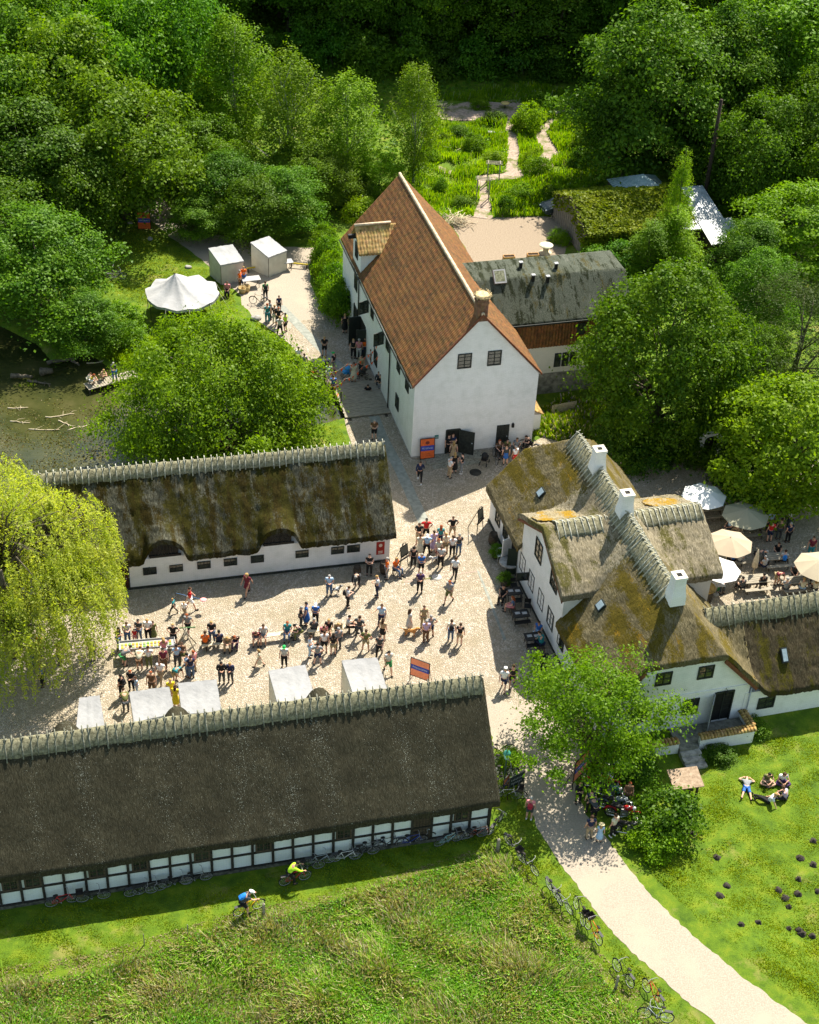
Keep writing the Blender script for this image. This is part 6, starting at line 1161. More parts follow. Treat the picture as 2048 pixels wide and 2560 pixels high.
# ---- bicycles: x forward
def make_bike():
    r = empty('bicycle', (0, 0, 0)); T = lambda p, q, rad: MB().tube([p, q], rad, 6)
    bb, st, hd, hb, ra, fa = (0, 0, .28), (-.17, 0, .78), (.42, 0, .85), (.45, 0, .72), (-.45, 0, .34), (.58, 0, .34)
    b = MB()
    for p, q, rr in ((bb, st, .017), (st, hd, .016), (bb, hb, .02), (hd, hb, .02)): b.tube([p, q], rr, 6)
    for s in (-.04, .04): b.tube([(ra[0], s, ra[2]), (bb[0], s * .6, bb[2])], .011, 5); b.tube([(ra[0], s, ra[2]), (st[0] + .01, s * .4, st[2] - .05)], .01, 5)
    b.build('frame', flat((.02, .02, .02)), r)
    b = MB(); b.tube([hb, (.5, 0, .6)], .02, 6)
    for s in (-.05, .05): b.tube([(.48, s, .68), fa[:1] + (s,) + fa[2:]], .012, 5)
    b.build('fork', flat((.03, .03, .03)), r)
    b = MB(); b.tube([hd, (.4, 0, 1.0)], .015, 5); b.tube([(.28, -.3, 1.03), (.38, -.24, 1.04), (.42, 0, 1.0), (.38, .24, 1.04), (.28, .3, 1.03)], .013, 5); b.build('handlebar', flat((.25, .25, .25), .4), r)
    b = MB(); b.tube([st, (-.2, 0, .9)], .013, 5); b.ell((-.22, 0, .93), (.14, .075, .035), 8, 5); b.build('saddle', flat((.015, .013, .012)), r)
    for c in (ra, fa):
        w = MB().tube([(c[0] + .325 * math.cos(a), 0, c[2] + .325 * math.sin(a)) for a in np.linspace(0, 6.283, 25)[:-1]], .019, 6, closed=True).build('wheel', flat((.012, .012, .012)), r)
        q = MB().tube([(c[0] + .302 * math.cos(a), 0, c[2] + .302 * math.sin(a)) for a in np.linspace(0, 6.283, 21)[:-1]], .009, 4, closed=True)
        for a in np.linspace(0, 6.283, 13)[:-1]: q.tube([(c[0], 0, c[2]), (c[0] + .3 * math.cos(a), 0, c[2] + .3 * math.sin(a))], .0035, 3)
        q.build('spokes', flat((.5, .5, .5), .35), w)
    b = MB(); 
    for c in (ra, fa): b.tube([(c[0] + .36 * math.cos(a), 0, c[2] + .36 * math.sin(a)) for a in np.linspace(.3, 2.9, 9)], .018, 4)
    b.build('mudguard', flat((.02, .02, .02)), r)
    b = MB(); b.tube([(0, -.09, .28), (0, .09, .28)], .02, 6); b.tube([(0, .07, .28), (.1, .08, .14)], .01, 4); b.tube([(0, -.07, .28), (-.1, -.08, .42)], .01, 4); b.lathe([(.09, -.004), (.09, .004)], (0, 0, .28), 10) if 0 else None; b.build('crank', flat((.3, .3, .3), .4), r)
    b = MB().box(-.68, -.3, -.07, .07, .73, .745); b.tube([(-.45, .05, .34), (-.55, .05, .73)], .006, 4).tube([(-.45, -.05, .34), (-.55, -.05, .73)], .006, 4); b.build('luggage_rack', flat((.05, .05, .05)), r)
    return r
bike0 = make_bike(); bike0_used = False
def bike(px, py, head, colr, label, basket=None, lean=8, z=None, group='parked bicycles', tyre=None):
    global bike0_used
    p = GT(px, py) if z is None else G(px, py, z); kids = []
    if not bike0_used: o = bike0; o.location = p; bike0_used = True; kids = [c for c in children(o)]
    else: o = copy_tree(bike0, p, kids=kids)
    o.rotation_euler = (R(lean), 0, R(head)); o['label'] = label; o['category'] = 'bicycle'; o['group'] = group
    for k in kids:
        n = k.name.split('.')[0]
        c = colr if n in ('frame', 'fork') else (tyre if tyre and n == 'wheel' else None)
        if c: k.material_slots[0].link = 'OBJECT'; k.material_slots[0].material = flat(c, .35, 0, 'bike paint')
    if basket:
        b = MB(); x = .52 if basket == 'front' else -.55; z0 = .78 if basket == 'front' else .76; b.add([(x - .14, -.15, z0), (x + .14, -.15, z0), (x + .14, .15, z0), (x - .14, .15, z0), (x - .18, -.19, z0 + .24), (x + .18, -.19, z0 + .24), (x + .18, .19, z0 + .24), (x - .18, .19, z0 + .24)], [(3, 2, 1, 0), (0, 1, 5, 4), (1, 2, 6, 5), (2, 3, 7, 6), (3, 0, 4, 7)]); b.build('basket', flat((.06, .05, .04)), o)
    return o
wa = math.degrees(barnL.az); K_, GR, WH = (.015, .015, .015), (.12, .12, .12), (.65, .65, .62)
for a in ((154, 2262, wa + 4, (.5, .015, .02), 'red mountain bicycle against the barn wall at far left'), (231, 2252, wa, K_, 'black town bicycle right of the red one at far left', 'rear'), (350, 2238, wa, K_, 'black bicycle against the barn with a bright bag, left half'), (372, 2232, wa + 3, GR, 'grey and black bicycle overlapping the one with the bright bag'), (438, 2216, wa, K_, 'dark bicycle partly behind others left of the cyclists'), (487, 2206, wa + 2, (.05, .05, .05), 'dark touring bicycle on the barn wall above the yellow one'),
          (768, 2176, wa, K_, 'black bicycle right behind the lime cyclist'), (795, 2162, wa, (.3, .35, .37), 'pale grey bicycle with dark saddlebag at the barn'), (860, 2152, wa - 3, WH, 'white racing bicycle at the barn wall'), (905, 2140, wa, K_, 'black bicycle between the white one and the doorless bay'), (920, 2130, wa + 2, GR, 'dark grey bicycle with bright front wheel on the barn', None), (965, 2118, wa, K_, 'black upright bicycle left of the blue one'), (1025, 2112, wa, (.03, .06, .3), 'blue bicycle left of the barn door'), (1045, 2104, wa, K_, 'black bicycle lying close behind the blue one'),
          (1118, 2110, wa + 8, (.3, .5, .52), 'pale turquoise bicycle with front basket right of the door', 'front'), (1138, 2102, wa, (.6, .55, .4), 'cream bicycle behind the turquoise one'), (1192, 2092, wa, (.4, .06, .02), 'red bicycle at the right end of the barn wall'), (1178, 2096, wa, K_, 'black bicycle behind the red one at the barn end'), (1237, 2070, 60, K_, 'black bicycle at the corner post of the barn'),
          (1284, 2124, -52, K_, 'black bicycle with blue helmet by the grass stake'), (1318, 2168, -50, K_, 'long black bicycle leaning at the path edge', 'rear'), (1384, 2238, -62, GR, 'upper bicycle of the dark pair by the path'), (1405, 2262, -55, (.2, .2, .22), 'lower bicycle of the dark pair by the path'), (1446, 2292, 105, K_, 'black bicycle with rear crate by the path', 'rear'), (1480, 2342, 118, (.7, .13, .02), 'orange red bicycle with white basket by the path', 'front'), (1556, 2448, 122, K_, 'black bicycle leaning on a post low at the path'), (1630, 2500, 120, (.45, .03, .02), 'red town bicycle lowest at the path'), (1640, 2552, 170, (.3, .33, .35), 'grey bicycle cut by the bottom edge'),
          (1245, 1885, 20, K_, 'dark bicycle uppermost at the barn end wall'), (1250, 1912, 15, GR, 'dark grey bicycle second at the barn end wall', None), (1254, 1940, 10, K_, 'black bicycle third at the barn end wall'), (1258, 1965, 12, (.1, .13, .1), 'greenish bicycle fourth at the barn end wall'), (1275, 1990, -10, K_, 'black bicycle below the dark board at the barn end', 'front'), (1262, 1996, 0, (.5, .5, .5), 'silver bicycle with white mudguards at the barn end'),
          (275, 688, -15, K_, 'black bicycle on the upper left lawn'), (290, 700, 20, (.3, .32, .33), 'grey bicycle on the upper left lawn'), (180, 760, 10, K_, 'dark bicycle in the shade by the pond bank'), (1237, 1152, 100, K_, 'black bicycle against the mill wall'), (1325, 1128, 150, K_, 'black bicycle at the right mill corner')): bike(*a)
bike(650, 762, 170, (.25, .22, .12), 'gold grey bicycle on its stand in the sunny drive', lean=4, group='bicycles in use')
o = bike(735, 2208, wa + 8, (.5, .015, .02), 'red mountain bicycle ridden along the barn', lean=0, group='bicycles in use'); q = person(735, 2208, wa + 8 - 90, 'ride', 'k', 'L', 'k', 'T', 'riding the red bicycle', extra='j')
o = bike(620, 2282, wa + 14, (.75, .42, .01), 'yellow mountain bicycle ridden over the grass', lean=0, group='bicycles in use'); q = person(618, 2282, wa + 14 - 90, 'ride', 'k', 'D', 'k', 'H', 'riding the yellow bicycle', extra='Uc')
# ---- motorcycles
def make_moto():
    r = empty('motorcycle', (0, 0, 0)); ra, fa = (-.68, .32), (.72, .32)
    for c in (ra, fa):
        w = MB().tube([(c[0] + .27 * math.cos(a), 0, c[1] + .27 * math.sin(a)) for a in np.linspace(0, 6.283, 21)[:-1]], .055, 8, closed=True).build('wheel', flat((.012, .012, .012)), r)
        q = MB().tube([(c[0] + .215 * math.cos(a), 0, c[1] + .215 * math.sin(a)) for a in np.linspace(0, 6.283, 21)[:-1]], .022, 5, closed=True)
        for a in np.linspace(0, 6.283, 11)[:-1]: q.tube([(c[0], 0, c[1]), (c[0] + .2 * math.cos(a), 0, c[1] + .2 * math.sin(a))], .008, 4)
        q.lathe([(.07, 0)] * 1 + [(.07, .01)], (c[0], 0, c[1]), 8) if 0 else q.ell((c[0], 0, c[1]), (.07, .06, .07), 8, 5); q.build('rim', flat((.6, .6, .6), .25, .8), w)
    b = MB(); b.ell((.22, 0, .82), (.3, .15, .14), 12, 8); b.build('tank', flat((.4, .02, .02), .25), r)
    b = MB(); b.ell((-.22, 0, .8), (.3, .14, .07), 10, 6).ell((-.55, 0, .82), (.2, .12, .07), 10, 6); b.build('seat', flat((.015, .013, .012)), r)
    b = MB(); b.box(-.15, .25, -.13, .13, .3, .62); 
    for i in range(5): b.box(-.02, .2, -.17, .17, .48 + .04 * i, .5 + .04 * i)
    b.ell((.05, .14, .42), (.14, .06, .12), 8, 5); b.ell((.05, -.14, .42), (.14, .06, .12), 8, 5); b.build('engine', flat((.3, .3, .3), .3, .7), r)
    b = MB(); b.tube([(.35, 0, .95), (-.1, 0, .72), (-.68, 0, .6)], .025, 6); b.tube([(.38, 0, .9), (.3, 0, .35), (-.2, 0, .28), (-.68, .08, .32)], .022, 6); b.tube([(-.68, .1, .32), (-.6, .1, .72)], .02, 5).tube([(-.68, -.1, .32), (-.6, -.1, .72)], .02, 5); b.build('frame', flat((.015, .015, .015), .3), r)
    b = MB(); 
    for s in (-.09, .09): b.tube([(.72, s, .32), (.42, s, .98)], .024, 6)
    b.tube([(.36, 0, 1.0), (.3, -.16, 1.06), (.12, -.36, 1.08)], .015, 5).tube([(.36, 0, 1.0), (.3, .16, 1.06), (.12, .36, 1.08)], .015, 5); b.build('fork', flat((.55, .55, .55), .25, .8), r)
    MB().ell((.52, 0, .88), (.09, .09, .09), 10, 8).build('headlight', flat((.7, .7, .68), .15), r)
    b = MB(); 
    for c in (ra, fa): b.tube([(c[0] + .36 * math.cos(a), 0, c[1] + .36 * math.sin(a)) for a in np.linspace(.5 if c is ra else .2, 2.9, 9)], .06, 6)
    b.build('mudguard', flat((.4, .02, .02), .25), r)
    MB().tube([(.2, -.17, .4), (-.1, -.19, .27), (-.85, -.19, .3)], [.025, .03, .045], 7).build('exhaust', flat((.6, .6, .6), .2, .9), r)
    return r
m0 = make_moto(); mused = False
for i, (px, py, hd, c, lb) in enumerate(((1572, 2088, -8, (.03, .03, .025), 'chrome and black motorcycle with pale headlight lowest in the row'), (1556, 2048, -12, (.3, .01, .01), 'dark red motorcycle second from the bottom of the row'), (1536, 2026, -6, (.12, .14, .15), 'grey tanked motorcycle in the middle of the row'), (1522, 1996, -20, (.02, .12, .07), 'green motorcycle above the grey tanked one'), (1500, 1972, -5, (.5, .02, .015), 'bright red motorcycle second from the top'), (1494, 1946, 5, (.55, .02, .015), 'red motorcycle with pale tail uppermost under the tree'), (1520, 1940, 15, (.02, .02, .02), 'black motorcycle under the branches'))):
    kids = []; p = GT(px, py)
    if i == 0: o = m0; o.location = p; kids = children(o)
    else: o = copy_tree(m0, p, kids=kids)
    o.rotation_euler = (R(-8), 0, R(hd)); o['label'] = lb; o['category'] = 'motorcycle'; o['group'] = 'motorcycles parked under the tree'
    for k in kids:
        if k.name.split('.')[0] in ('tank', 'mudguard'): k.material_slots[0].link = 'OBJECT'; k.material_slots[0].material = flat(c, .2, 0, 'tank paint')
# ---- booths: roof quad by its corners (back high, front low)
def booth(quad, zb, zf_, label, group, walls='SEW', sidem=None):
    P = [GT(*quad[0]) * 0 + G(*quad[0], zb), G(*quad[1], zb), G(*quad[2], zf_), G(*quad[3], zf_)]   # back left, back right, front right, front left
    c = (P[0] + P[1] + P[2] + P[3]) / 4; r = empty('market_booth', (c.x, c.y, 0), 0, label, 'booth', group); L_ = [p - Vector((c.x, c.y, 0)) for p in P]
    b = MB(); n = 12; V = []
    for j in range(n + 1):
        for i in range(n + 1):
            q = L_[0].lerp(L_[1], i / n).lerp(L_[3].lerp(L_[2], i / n), j / n); s = math.sin(math.pi * i / n) * math.sin(math.pi * j / n)
            q.z += -.05 * s + .035 * (abs(i - n / 2) < .6) + .014 * math.sin(i * 2.1 + j * 1.3 + c.x) + .01 * math.sin(j * 3 + i); V.append(q)
    b.add(V, [(j * (n + 1) + i, (j + 1) * (n + 1) + i, (j + 1) * (n + 1) + i + 1, j * (n + 1) + i + 1) for j in range(n) for i in range(n)], 0, True)
    for i, j in ((0, 1), (1, 2), (2, 3), (3, 0)): m_ = 8; b.add([L_[i].lerp(L_[j], k / m_) + Vector((0, 0, -(.12 if w_ else 0) - (.02 * (k % 2) if w_ else 0))) for w_ in (0, 1) for k in range(m_ + 1)], [(k, k + 1, m_ + 2 + k, m_ + 1 + k) for k in range(m_)])
    b.build('roof', M['canvas'], r)
    for i, j, nm in ((3, 2, 'S'), (0, 3, 'W'), (2, 1, 'E'), (1, 0, 'N')):
        if nm in walls:
            w = MB(); A, B = L_[i], L_[j]; m_ = 10; c2 = Vector((0, 0, 0)); V = []
            for t in (0, .5, 1):
                for k in range(m_ + 1): q = A.lerp(B, k / m_); q = q * 1; q.z = q.z * (1 - t) + .05 * t - .03; off = (Vector((q.x, q.y, 0)).normalized() * .03 * math.sin(k * 2.2) * t); V.append(q * 1 + off - Vector((q.x, q.y, 0)) * .02)
            w.add(V, [(a * (m_ + 1) + k, a * (m_ + 1) + k + 1, (a + 1) * (m_ + 1) + k + 1, (a + 1) * (m_ + 1) + k) for a in range(2) for k in range(m_)], 0, True); w.build('side_wall', M['canvas_side'], r)
    for q in L_: MB().tube([(q.x * .97, q.y * .97, 0), (q.x * .97, q.y * .97, q.z - .02)], .025, 5).build('post', M['darkwood'], r)
    return r
c8 = lambda x, y: (500 + x / 5.75, 560 + y / 5.75)
booth([c8(120, 345), c8(470, 290), c8(635, 530), c8(295, 590)], 2.5, 1.85, 'white canvas booth with walls beside the round marquee', 'enclosed canvas booths', 'SEWN')
booth([c8(725, 265), c8(990, 170), c8(1255, 380), c8(985, 480)], 2.5, 1.85, 'white canvas booth with walls nearest to the hedge', 'enclosed canvas booths', 'SEWN')
YB = 'open canvas stalls behind the foreground barn'
for q, lb in ((((198, 1745), (249, 1738), (262, 1815), (190, 1825)), 'white canvas stall farthest left, under the willow'), (((323, 1730), (423, 1716), (437, 1783), (335, 1806)), 'white canvas stall second from left'), (((445, 1708), (541, 1698), (555, 1780), (455, 1785)), 'white canvas stall third from left'), (((671, 1677), (763, 1661), (790, 1748), (695, 1762)), 'white canvas stall with smooth roof, second from right'), (((854, 1651), (943, 1643), (968, 1722), (884, 1738)), 'white canvas stall with wrinkled roof, rightmost')):
    booth(q, 2.45, 1.75, lb, YB, 'SEW')
# round marquee
p = G(458, 728, 2.0); r = empty('round_marquee', (p.x, p.y, 0), 0, 'round white pole marquee on the lawn at the upper left', 'marquee'); b = MB(); n = 10; ring = []; 
for rr, z in ((2.85, 1.9), (2.0, 2.12), (1.1, 2.5), (.4, 3.1), (.04, 3.45)):
    for j in range(n * 4):
        a = 6.283 * j / (n * 4); sc2 = 1 + .03 * math.cos(n * a) * (rr / 3.2); zz = z + .13 * math.cos(n * a) * (rr / 3.2); ring.append((-.6 * (1 - rr / 3.25) + rr * sc2 * math.cos(a), .1 * (1 - rr / 3.25) + rr * sc2 * math.sin(a), zz))
m_ = n * 4; b.add(ring, [(i * m_ + j, i * m_ + (j + 1) % m_, (i + 1) * m_ + (j + 1) % m_, (i + 1) * m_ + j) for i in range(4) for j in range(m_)], 0, True); b.add([ring[j] for j in range(m_)] + [(q[0], q[1], q[2] - .22) for q in ring[:m_]], [(m_ + j, m_ + (j + 1) % m_, (j + 1) % m_, j) for j in range(m_)], 0, True); b.build('roof', M['canvas'], r)
for j in range(n): a = 6.283 * j / n; q = (2.88 * math.cos(a), 2.88 * math.sin(a)); MB().tube([(q[0], q[1], -.02), (q[0], q[1], 2.0)], .025, 5).build('pole', M['black'], r)
for j in range(n): a = 6.283 * j / n; q = (2.88 * math.cos(a), 2.88 * math.sin(a)); MB().tube([(q[0], q[1], 1.98), (q[0] * 1.35, q[1] * 1.35, .02)], .01, 4).build('guy_rope', M['canvas_side'], r)
MB().tube([(-.6, .1, 0), (-.6, .1, 3.5)], .04, 6).build('centre_pole', M['darkwood'], r)
# ---- tables, benches, boards
def plank_table(px, py, az, L_, W_, h, label, mat='palewood', name='table', cat='table', cloth=None, group=None, legs=True):
    p = GT(px, py); r = empty(name, p, R(az), label, cat, group); MB().box(-L_ / 2, L_ / 2, -W_ / 2, W_ / 2, h - .05, h).build('top', cloth or M[mat], r)
    for sx in (-1, 1):
        q = MB(); 
        for sy in (-1, 1): q.tube([(sx * L_ * .4, sy * W_ * .42, 0), (sx * L_ * .4, sy * W_ * .3, h - .05)], .025, 5)
        q.tube([(sx * L_ * .4, -W_ * .36, h * .5), (sx * L_ * .4, W_ * .36, h * .5)], .018, 4); q.build('trestle', M['darkwood'], r)
    return r
def bench(x0, y0, x1, y1, label):
    a, c = GT(x0, y0), GT(x1, y1); m_ = (a + c) / 2; d = c - a; r = empty('bench', m_, math.atan2(d.y, d.x), label, 'bench', 'plank benches in the yard'); L_ = d.length
    MB().box(-L_ / 2, L_ / 2, -.17, .17, .42, .47).build('seat', M['palewood'], r)
    for s in (-1, 1): MB().box(s * L_ * .38 - .03, s * L_ * .38 + .03, -.15, .15, 0, .42).build('leg', M['darkwood'], r)
bench(505, 1626, 602, 1615, 'short plank bench with four people on it'); bench(632, 1607, 752, 1592, 'longest plank bench in the middle of the yard'); bench(770, 1591, 832, 1585, 'plank bench hidden by the crowd'); bench(838, 1584, 878, 1579, 'plank bench at the right end of the row')
t = plank_table(370, 1637, math.degrees(barnU.az) - 3, 3.2, .75, .82, 'long white tasting table with coloured samples in rows', 'canvas', 'tasting_table')
b = MB(); 
for s in (-1, 1): b.box(-1.6, 1.6, s * .37 - .015, s * .37 + .015, .82, .92)
b.box(-1.6, -1.57, -.36, .36, .82, .92); b.box(1.57, 1.6, -.36, .36, .82, .92); b.build('tray_rim', M['canvas'], t)
rnd = random.Random(6); cols = [flat(c) for c in ((.5, .4, .02), (.15, .3, .05), (.6, .25, .03), (.3, .35, .12))]
for i in range(14):
    for j in range(2): MB().box(-1.48 + .21 * i, -1.34 + .21 * i, -.22 + .24 * j, -.06 + .24 * j, .822, .86).build('sample_tray', cols[rnd.randrange(4)], t)
for px, py, lb, i in ((1283, 1500, 'black cafe table with a white tray, uppermost by the wall', 0), (1300, 1556, 'black cafe table with spread papers by the wall', 1), (1330, 1613, 'black cafe table with papers beside the blue shirted guest', 2), (1352, 1668, 'black cafe table half under the tree', 3)):
    t = plank_table(px, py, 15, 1.0, .7, .73, lb, 'black', 'cafe_table', group='cafe tables by the farmhouse wall')
    for k, (x, y) in enumerate(((-.2, .05), (.22, -.02))): MB().box(x - .15, x + .15, y - .11, y + .11, .735 + .003 * k, .742 + .003 * k).build('paper', M['canvas'], t) if i < 3 else None
    if i: MB().box(-.5, .5, -.62, -.32, .42, .46).build('bench_seat', M['black'], t)
def chair(px, py, az, label, colr=(.015, .015, .014), group=None):
    r = empty('chair', GT(px, py), R(az), label, 'chair', group); m_ = flat(colr, .5); MB().box(-.2, .2, -.2, .2, .42, .46).build('seat', m_, r); MB().box(-.2, .2, .18, .21, .55, .85).build('backrest', m_, r)
    for x in (-.18, .18):
        for y in (-.18, .19): MB().tube([(x, y, 0), (x, y, .85 if y > 0 else .43)], .014, 4).build('leg', m_, r)
chair(1284, 1476, 10, 'black folding chair above the first cafe table', group='cafe chairs'); chair(1294, 1514, 280, 'black folding chair right of the first cafe table', group='cafe chairs'); chair(1318, 1528, 0, 'black folding chair above the table with papers', group='cafe chairs'); chair(1248, 1400, 20, 'white folding chair beside the potted shrub by the farmhouse', (.7, .7, .7))
for q in ((1257, 1502), (1281, 1532), (1345, 1592), (1353, 1627), (1349, 1661), (1246, 1138), (1266, 1134), (1290, 1131), (1325, 1121)):
    pass
p = GT(1272, 1425); r = empty('millstone_table', p, 0, 'round grey stone table against the farmhouse wall', 'table'); MB().lathe([(.1, .58), (.62, .58), (.66, .62), (.66, .7), (.62, .73), (.05, .73)], n=24).build('top', M['stone'], r); MB().lathe([(.2, 0), (.16, .58)], n=12).build('pedestal', M['stone'], r)
for px, py, lb in ((1240, 1393, 'round clipped shrub in a dark tub near the open farmhouse door'), (1262, 1463, 'round clipped shrub in a dark tub above the cafe tables')):
    o = tree('bush3', 0, 0, 0, .45, .75, lb, 'potted shrubs by the farmhouse', 'potted plant', xy=GT(px, py).xy[:]); o.location.z = .3; q = MB().lathe([(.26, -.28), (.34, .15), (.3, .15), (.28, .1), (.02, .1)], n=14).build('tub', M['darkwood'], o); q.scale = (1 / o.scale.x, 1 / o.scale.y, 1 / o.scale.z)
def barrel(px, py, label, s=1.):
    r = empty('barrel', GT(px, py), 0, label, 'barrel', 'wooden barrels', scale=s); MB().lathe([(.24, 0), (.31, .3), (.32, .45), (.31, .6), (.25, .9), (.22, .88), (.2, .84), (.01, .84)], n=16).build('staves', M['darkwood'], r)
    for z in (.15, .35, .58, .76): MB().lathe([(.315 - abs(z - .45) * .11, z - .02), (.315 - abs(z - .45) * .11, z + .02)], n=16, cap=False).build('hoop', M['black'], r)
barrel(1232, 1360, 'tall wooden barrel at the farmhouse wall left of its door'); barrel(961, 1432, 'wooden barrel at the corner of the thatched barn'); barrel(893, 1437, 'low wooden tub under the two barn windows', .8)
def board(px, py, az, w, h, z0, cols_, label, name='poster_board', legs=True, lean=.0, group=None, seed=1):
    "orange printed board with a blue band in a black frame"
    p = GT(px, py) if py is not None else px; r = empty(name, p, R(az), label, 'sign', group); o = Vector((0, 0, z0 + h / 2)); uz = Vector((0, lean, 1)).normalized(); n_ = Vector((0, -1, lean)).normalized()
    b = MB().obox(o, X3 * w / 2, n_ * .012, uz * h / 2, 0); b.obox(o + uz * h * .02 + n_ * .013, X3 * w / 2 * .98, n_ * .003, uz * h * .13, 1)
    text_strokes(b, o + uz * h * .02 + n_ * .018, X3, uz, w * .8, h * .09, 13, seed, 2, n_)
    if 'm' in cols_: b.add([o + uz * h * .3 + n_ * .016 + X3 * (.16 * w * math.cos(a)) + uz * (.09 * h * math.sin(a)) for a in np.linspace(0, 6.283, 9)[:-1]], [tuple(range(8))], 3); text_strokes(b, o - uz * h * .28 + n_ * .016, X3, uz, w * .45, h * .05, 8, seed + 1, 3, n_); text_strokes(b, o - uz * h * .37 + n_ * .016, X3, uz, w * .55, h * .03, 12, seed + 2, 3, n_)
    b.build('poster', [flat((.8, .26, .14) if not cols_ else (.7, .13, .03), .6, name='orange poster'), flat((.03, .06, .35), .6), flat((.7, .7, .72)), flat((.2, .04, .03))], r)
    f = MB()
    for s in (-1, 1): f.obox(o + X3 * s * (w / 2 + .02) - uz * (z0 / 2), X3 * .02, n_ * .025, uz * (h / 2 + z0 / 2)); f.obox(o + uz * s * (h / 2 + .02), X3 * (w / 2 + .04), n_ * .024, uz * .02)
    f.build('frame', M['black'], r)
    if legs:
        for s in (-1, 1): MB().tube([(s * w / 2, 0, z0 + h * .7), (s * w / 2, .5, 0)], .02, 4).build('stay', M['black'], r)
    return r
board(362, 578, 5, 1.05, 1.5, .25, 'm', 'orange board sign with a blue band beside the upper drive', seed=3)
board(mill.w(1.06, -.28), None, math.degrees(mill.az), .98, 1.5, .12, 'm', 'orange board sign with navy band leaning on the mill wall', legs=False, lean=.12, seed=5)
board(1048, 1708, -24, 1.15, 1.3, .45, '', 'pale orange board sign with blue band in a black frame behind the foreground barn', seed=7)
board(1446, 1958, 55, 1.3, 1.5, .6, '', 'orange board sign with blue band under the courtyard tree', seed=9)
board(1262, 1985, 62, .6, 1.0, .3, '', 'small orange board sign at the barn end beside the dark board', seed=11)
r = empty('chalkboard', GT(1287, 1990), R(35), 'dark chalkboard with two pale lines on a frame at the barn end', 'sign'); b = MB().obox((0, 0, 1.25), X3 * .5, Y3 * .02, Z3 * .4, 0); text_strokes(b, Vector((0, -.024, 1.38)), X3, Z3, .8, .12, 9, 2, 1, Vector((0, -1, 0))); text_strokes(b, Vector((0, -.024, 1.12)), X3, Z3, .7, .12, 8, 4, 1, Vector((0, -1, 0))); b.build('board', [flat((.01, .02, .018)), M['canvas']], r); 
for s in (-1, 1): MB().tube([(s * .5, 0, 0), (s * .5, 0, 1.7)], .025, 5).build('leg', M['darkwood'], r); MB().tube([(s * .5, 0, 1.5), (s * .5, .6, 0)], .02, 5).build('stay', M['darkwood'], r)
def easel(px, py, az, h, label, bw=.7, bh=.8):
    r = empty('easel', GT(px, py), R(az), label, 'easel'); 
    for s in (-1, 1): MB().tube([(s * .42, 0, 0), (s * .12, .12, h)], .028, 5).build('leg', M['timber'], r)
    MB().tube([(0, .9, 0), (0, .12, h)], .025, 5).build('rear_leg', M['timber'], r); b = MB().obox((0, .06, h * .72), X3 * bw / 2, Vector((0, .012, -.003)), Vector((0, .06, bh / 2)).normalized() * bh / 2, 0); b.obox((0, .045, h * .72), X3 * bw * .42, Vector((0, .004, 0)), Vector((0, .05, bh / 2)).normalized() * bh * .42, 1); b.build('board', [M['timber'], flat((.12, .12, .09))], r)
    MB().box(-.45, .45, -.02, .06, h * .42, h * .46).build('ledge', M['timber'], r)
easel(1010, 1425, 50, 2.1, 'big wooden easel by the barn corner'); easel(1200, 1330, 60, 2.0, 'dark wooden easel board above the farmhouse shade')
r = empty('wooden_trestle', GT(466, 1624), .2, 'four legged wooden trestle of round poles in the yard', 'trestle')
for a, c in (((-.5, -.55, 0), (.08, .05, 1.65)), ((.55, -.45, 0), (-.08, .05, 1.65)), ((-.45, .5, 0), (.05, 0, 1.6)), ((.6, .45, 0), (-.1, 0, 1.6))): MB().tube([a, c], .035, 6).build('pole', M['wood'], r)
MB().tube([(-.35, .1, 1.62), (.6, .1, 1.6)], .04, 6).build('crossbar', flat((.06, .15, .05)), r); MB().tube([(.1, -.5, .3), (.55, -.45, .75)], .03, 5).build('brace', M['wood'], r)
# tables and things at the upper booths
plank_table(628, 716, 20, 1.5, .8, .75, 'white topped table beside the orange dressed pair', 'canvas'); plank_table(704, 674, 20, 1.9, .75, .75, 'long white table before the right booth', 'canvas')
for px, py, lb in ((606, 732, 'round wicker basket left of the table by the booths'), (616, 728, 'round wicker basket right of the table by the booths')):
    r = empty('basket', GT(px, py), 0, lb, 'basket', 'wicker baskets'); MB().lathe([(.02, .02), (.26, 0), (.33, .5), (.3, .5), (.24, .08), (.02, .08)], n=16).build('wicker', noisy('wicker', (.3, .2, .08), (.55, .42, .2), 12), r); MB().tube([(.3 * math.cos(a), 0, .5 + .25 * math.sin(a)) for a in np.linspace(0, 3.14, 8)], .015, 4).build('handle', M['palewood'], r)
for (a, c, lb) in ((c8(675, 695), c8(850, 668), 'low yellow barrier plank between the two booths'), (c8(1300, 615), c8(1550, 640), 'low yellow barrier plank right of the white table')):
    A, B = GT(*a), GT(*c); d = B - A; r = empty('barrier', A, math.atan2(d.y, d.x), lb, 'barrier', 'yellow barriers'); MB().box(0, d.length, -.04, .04, .32, .42).build('plank', flat((.5, .38, .03)), r)
    for x in (.1, d.length - .1): MB().box(x - .03, x + .03, -.2, .2, 0, .33).build('foot', M['darkwood'], r)
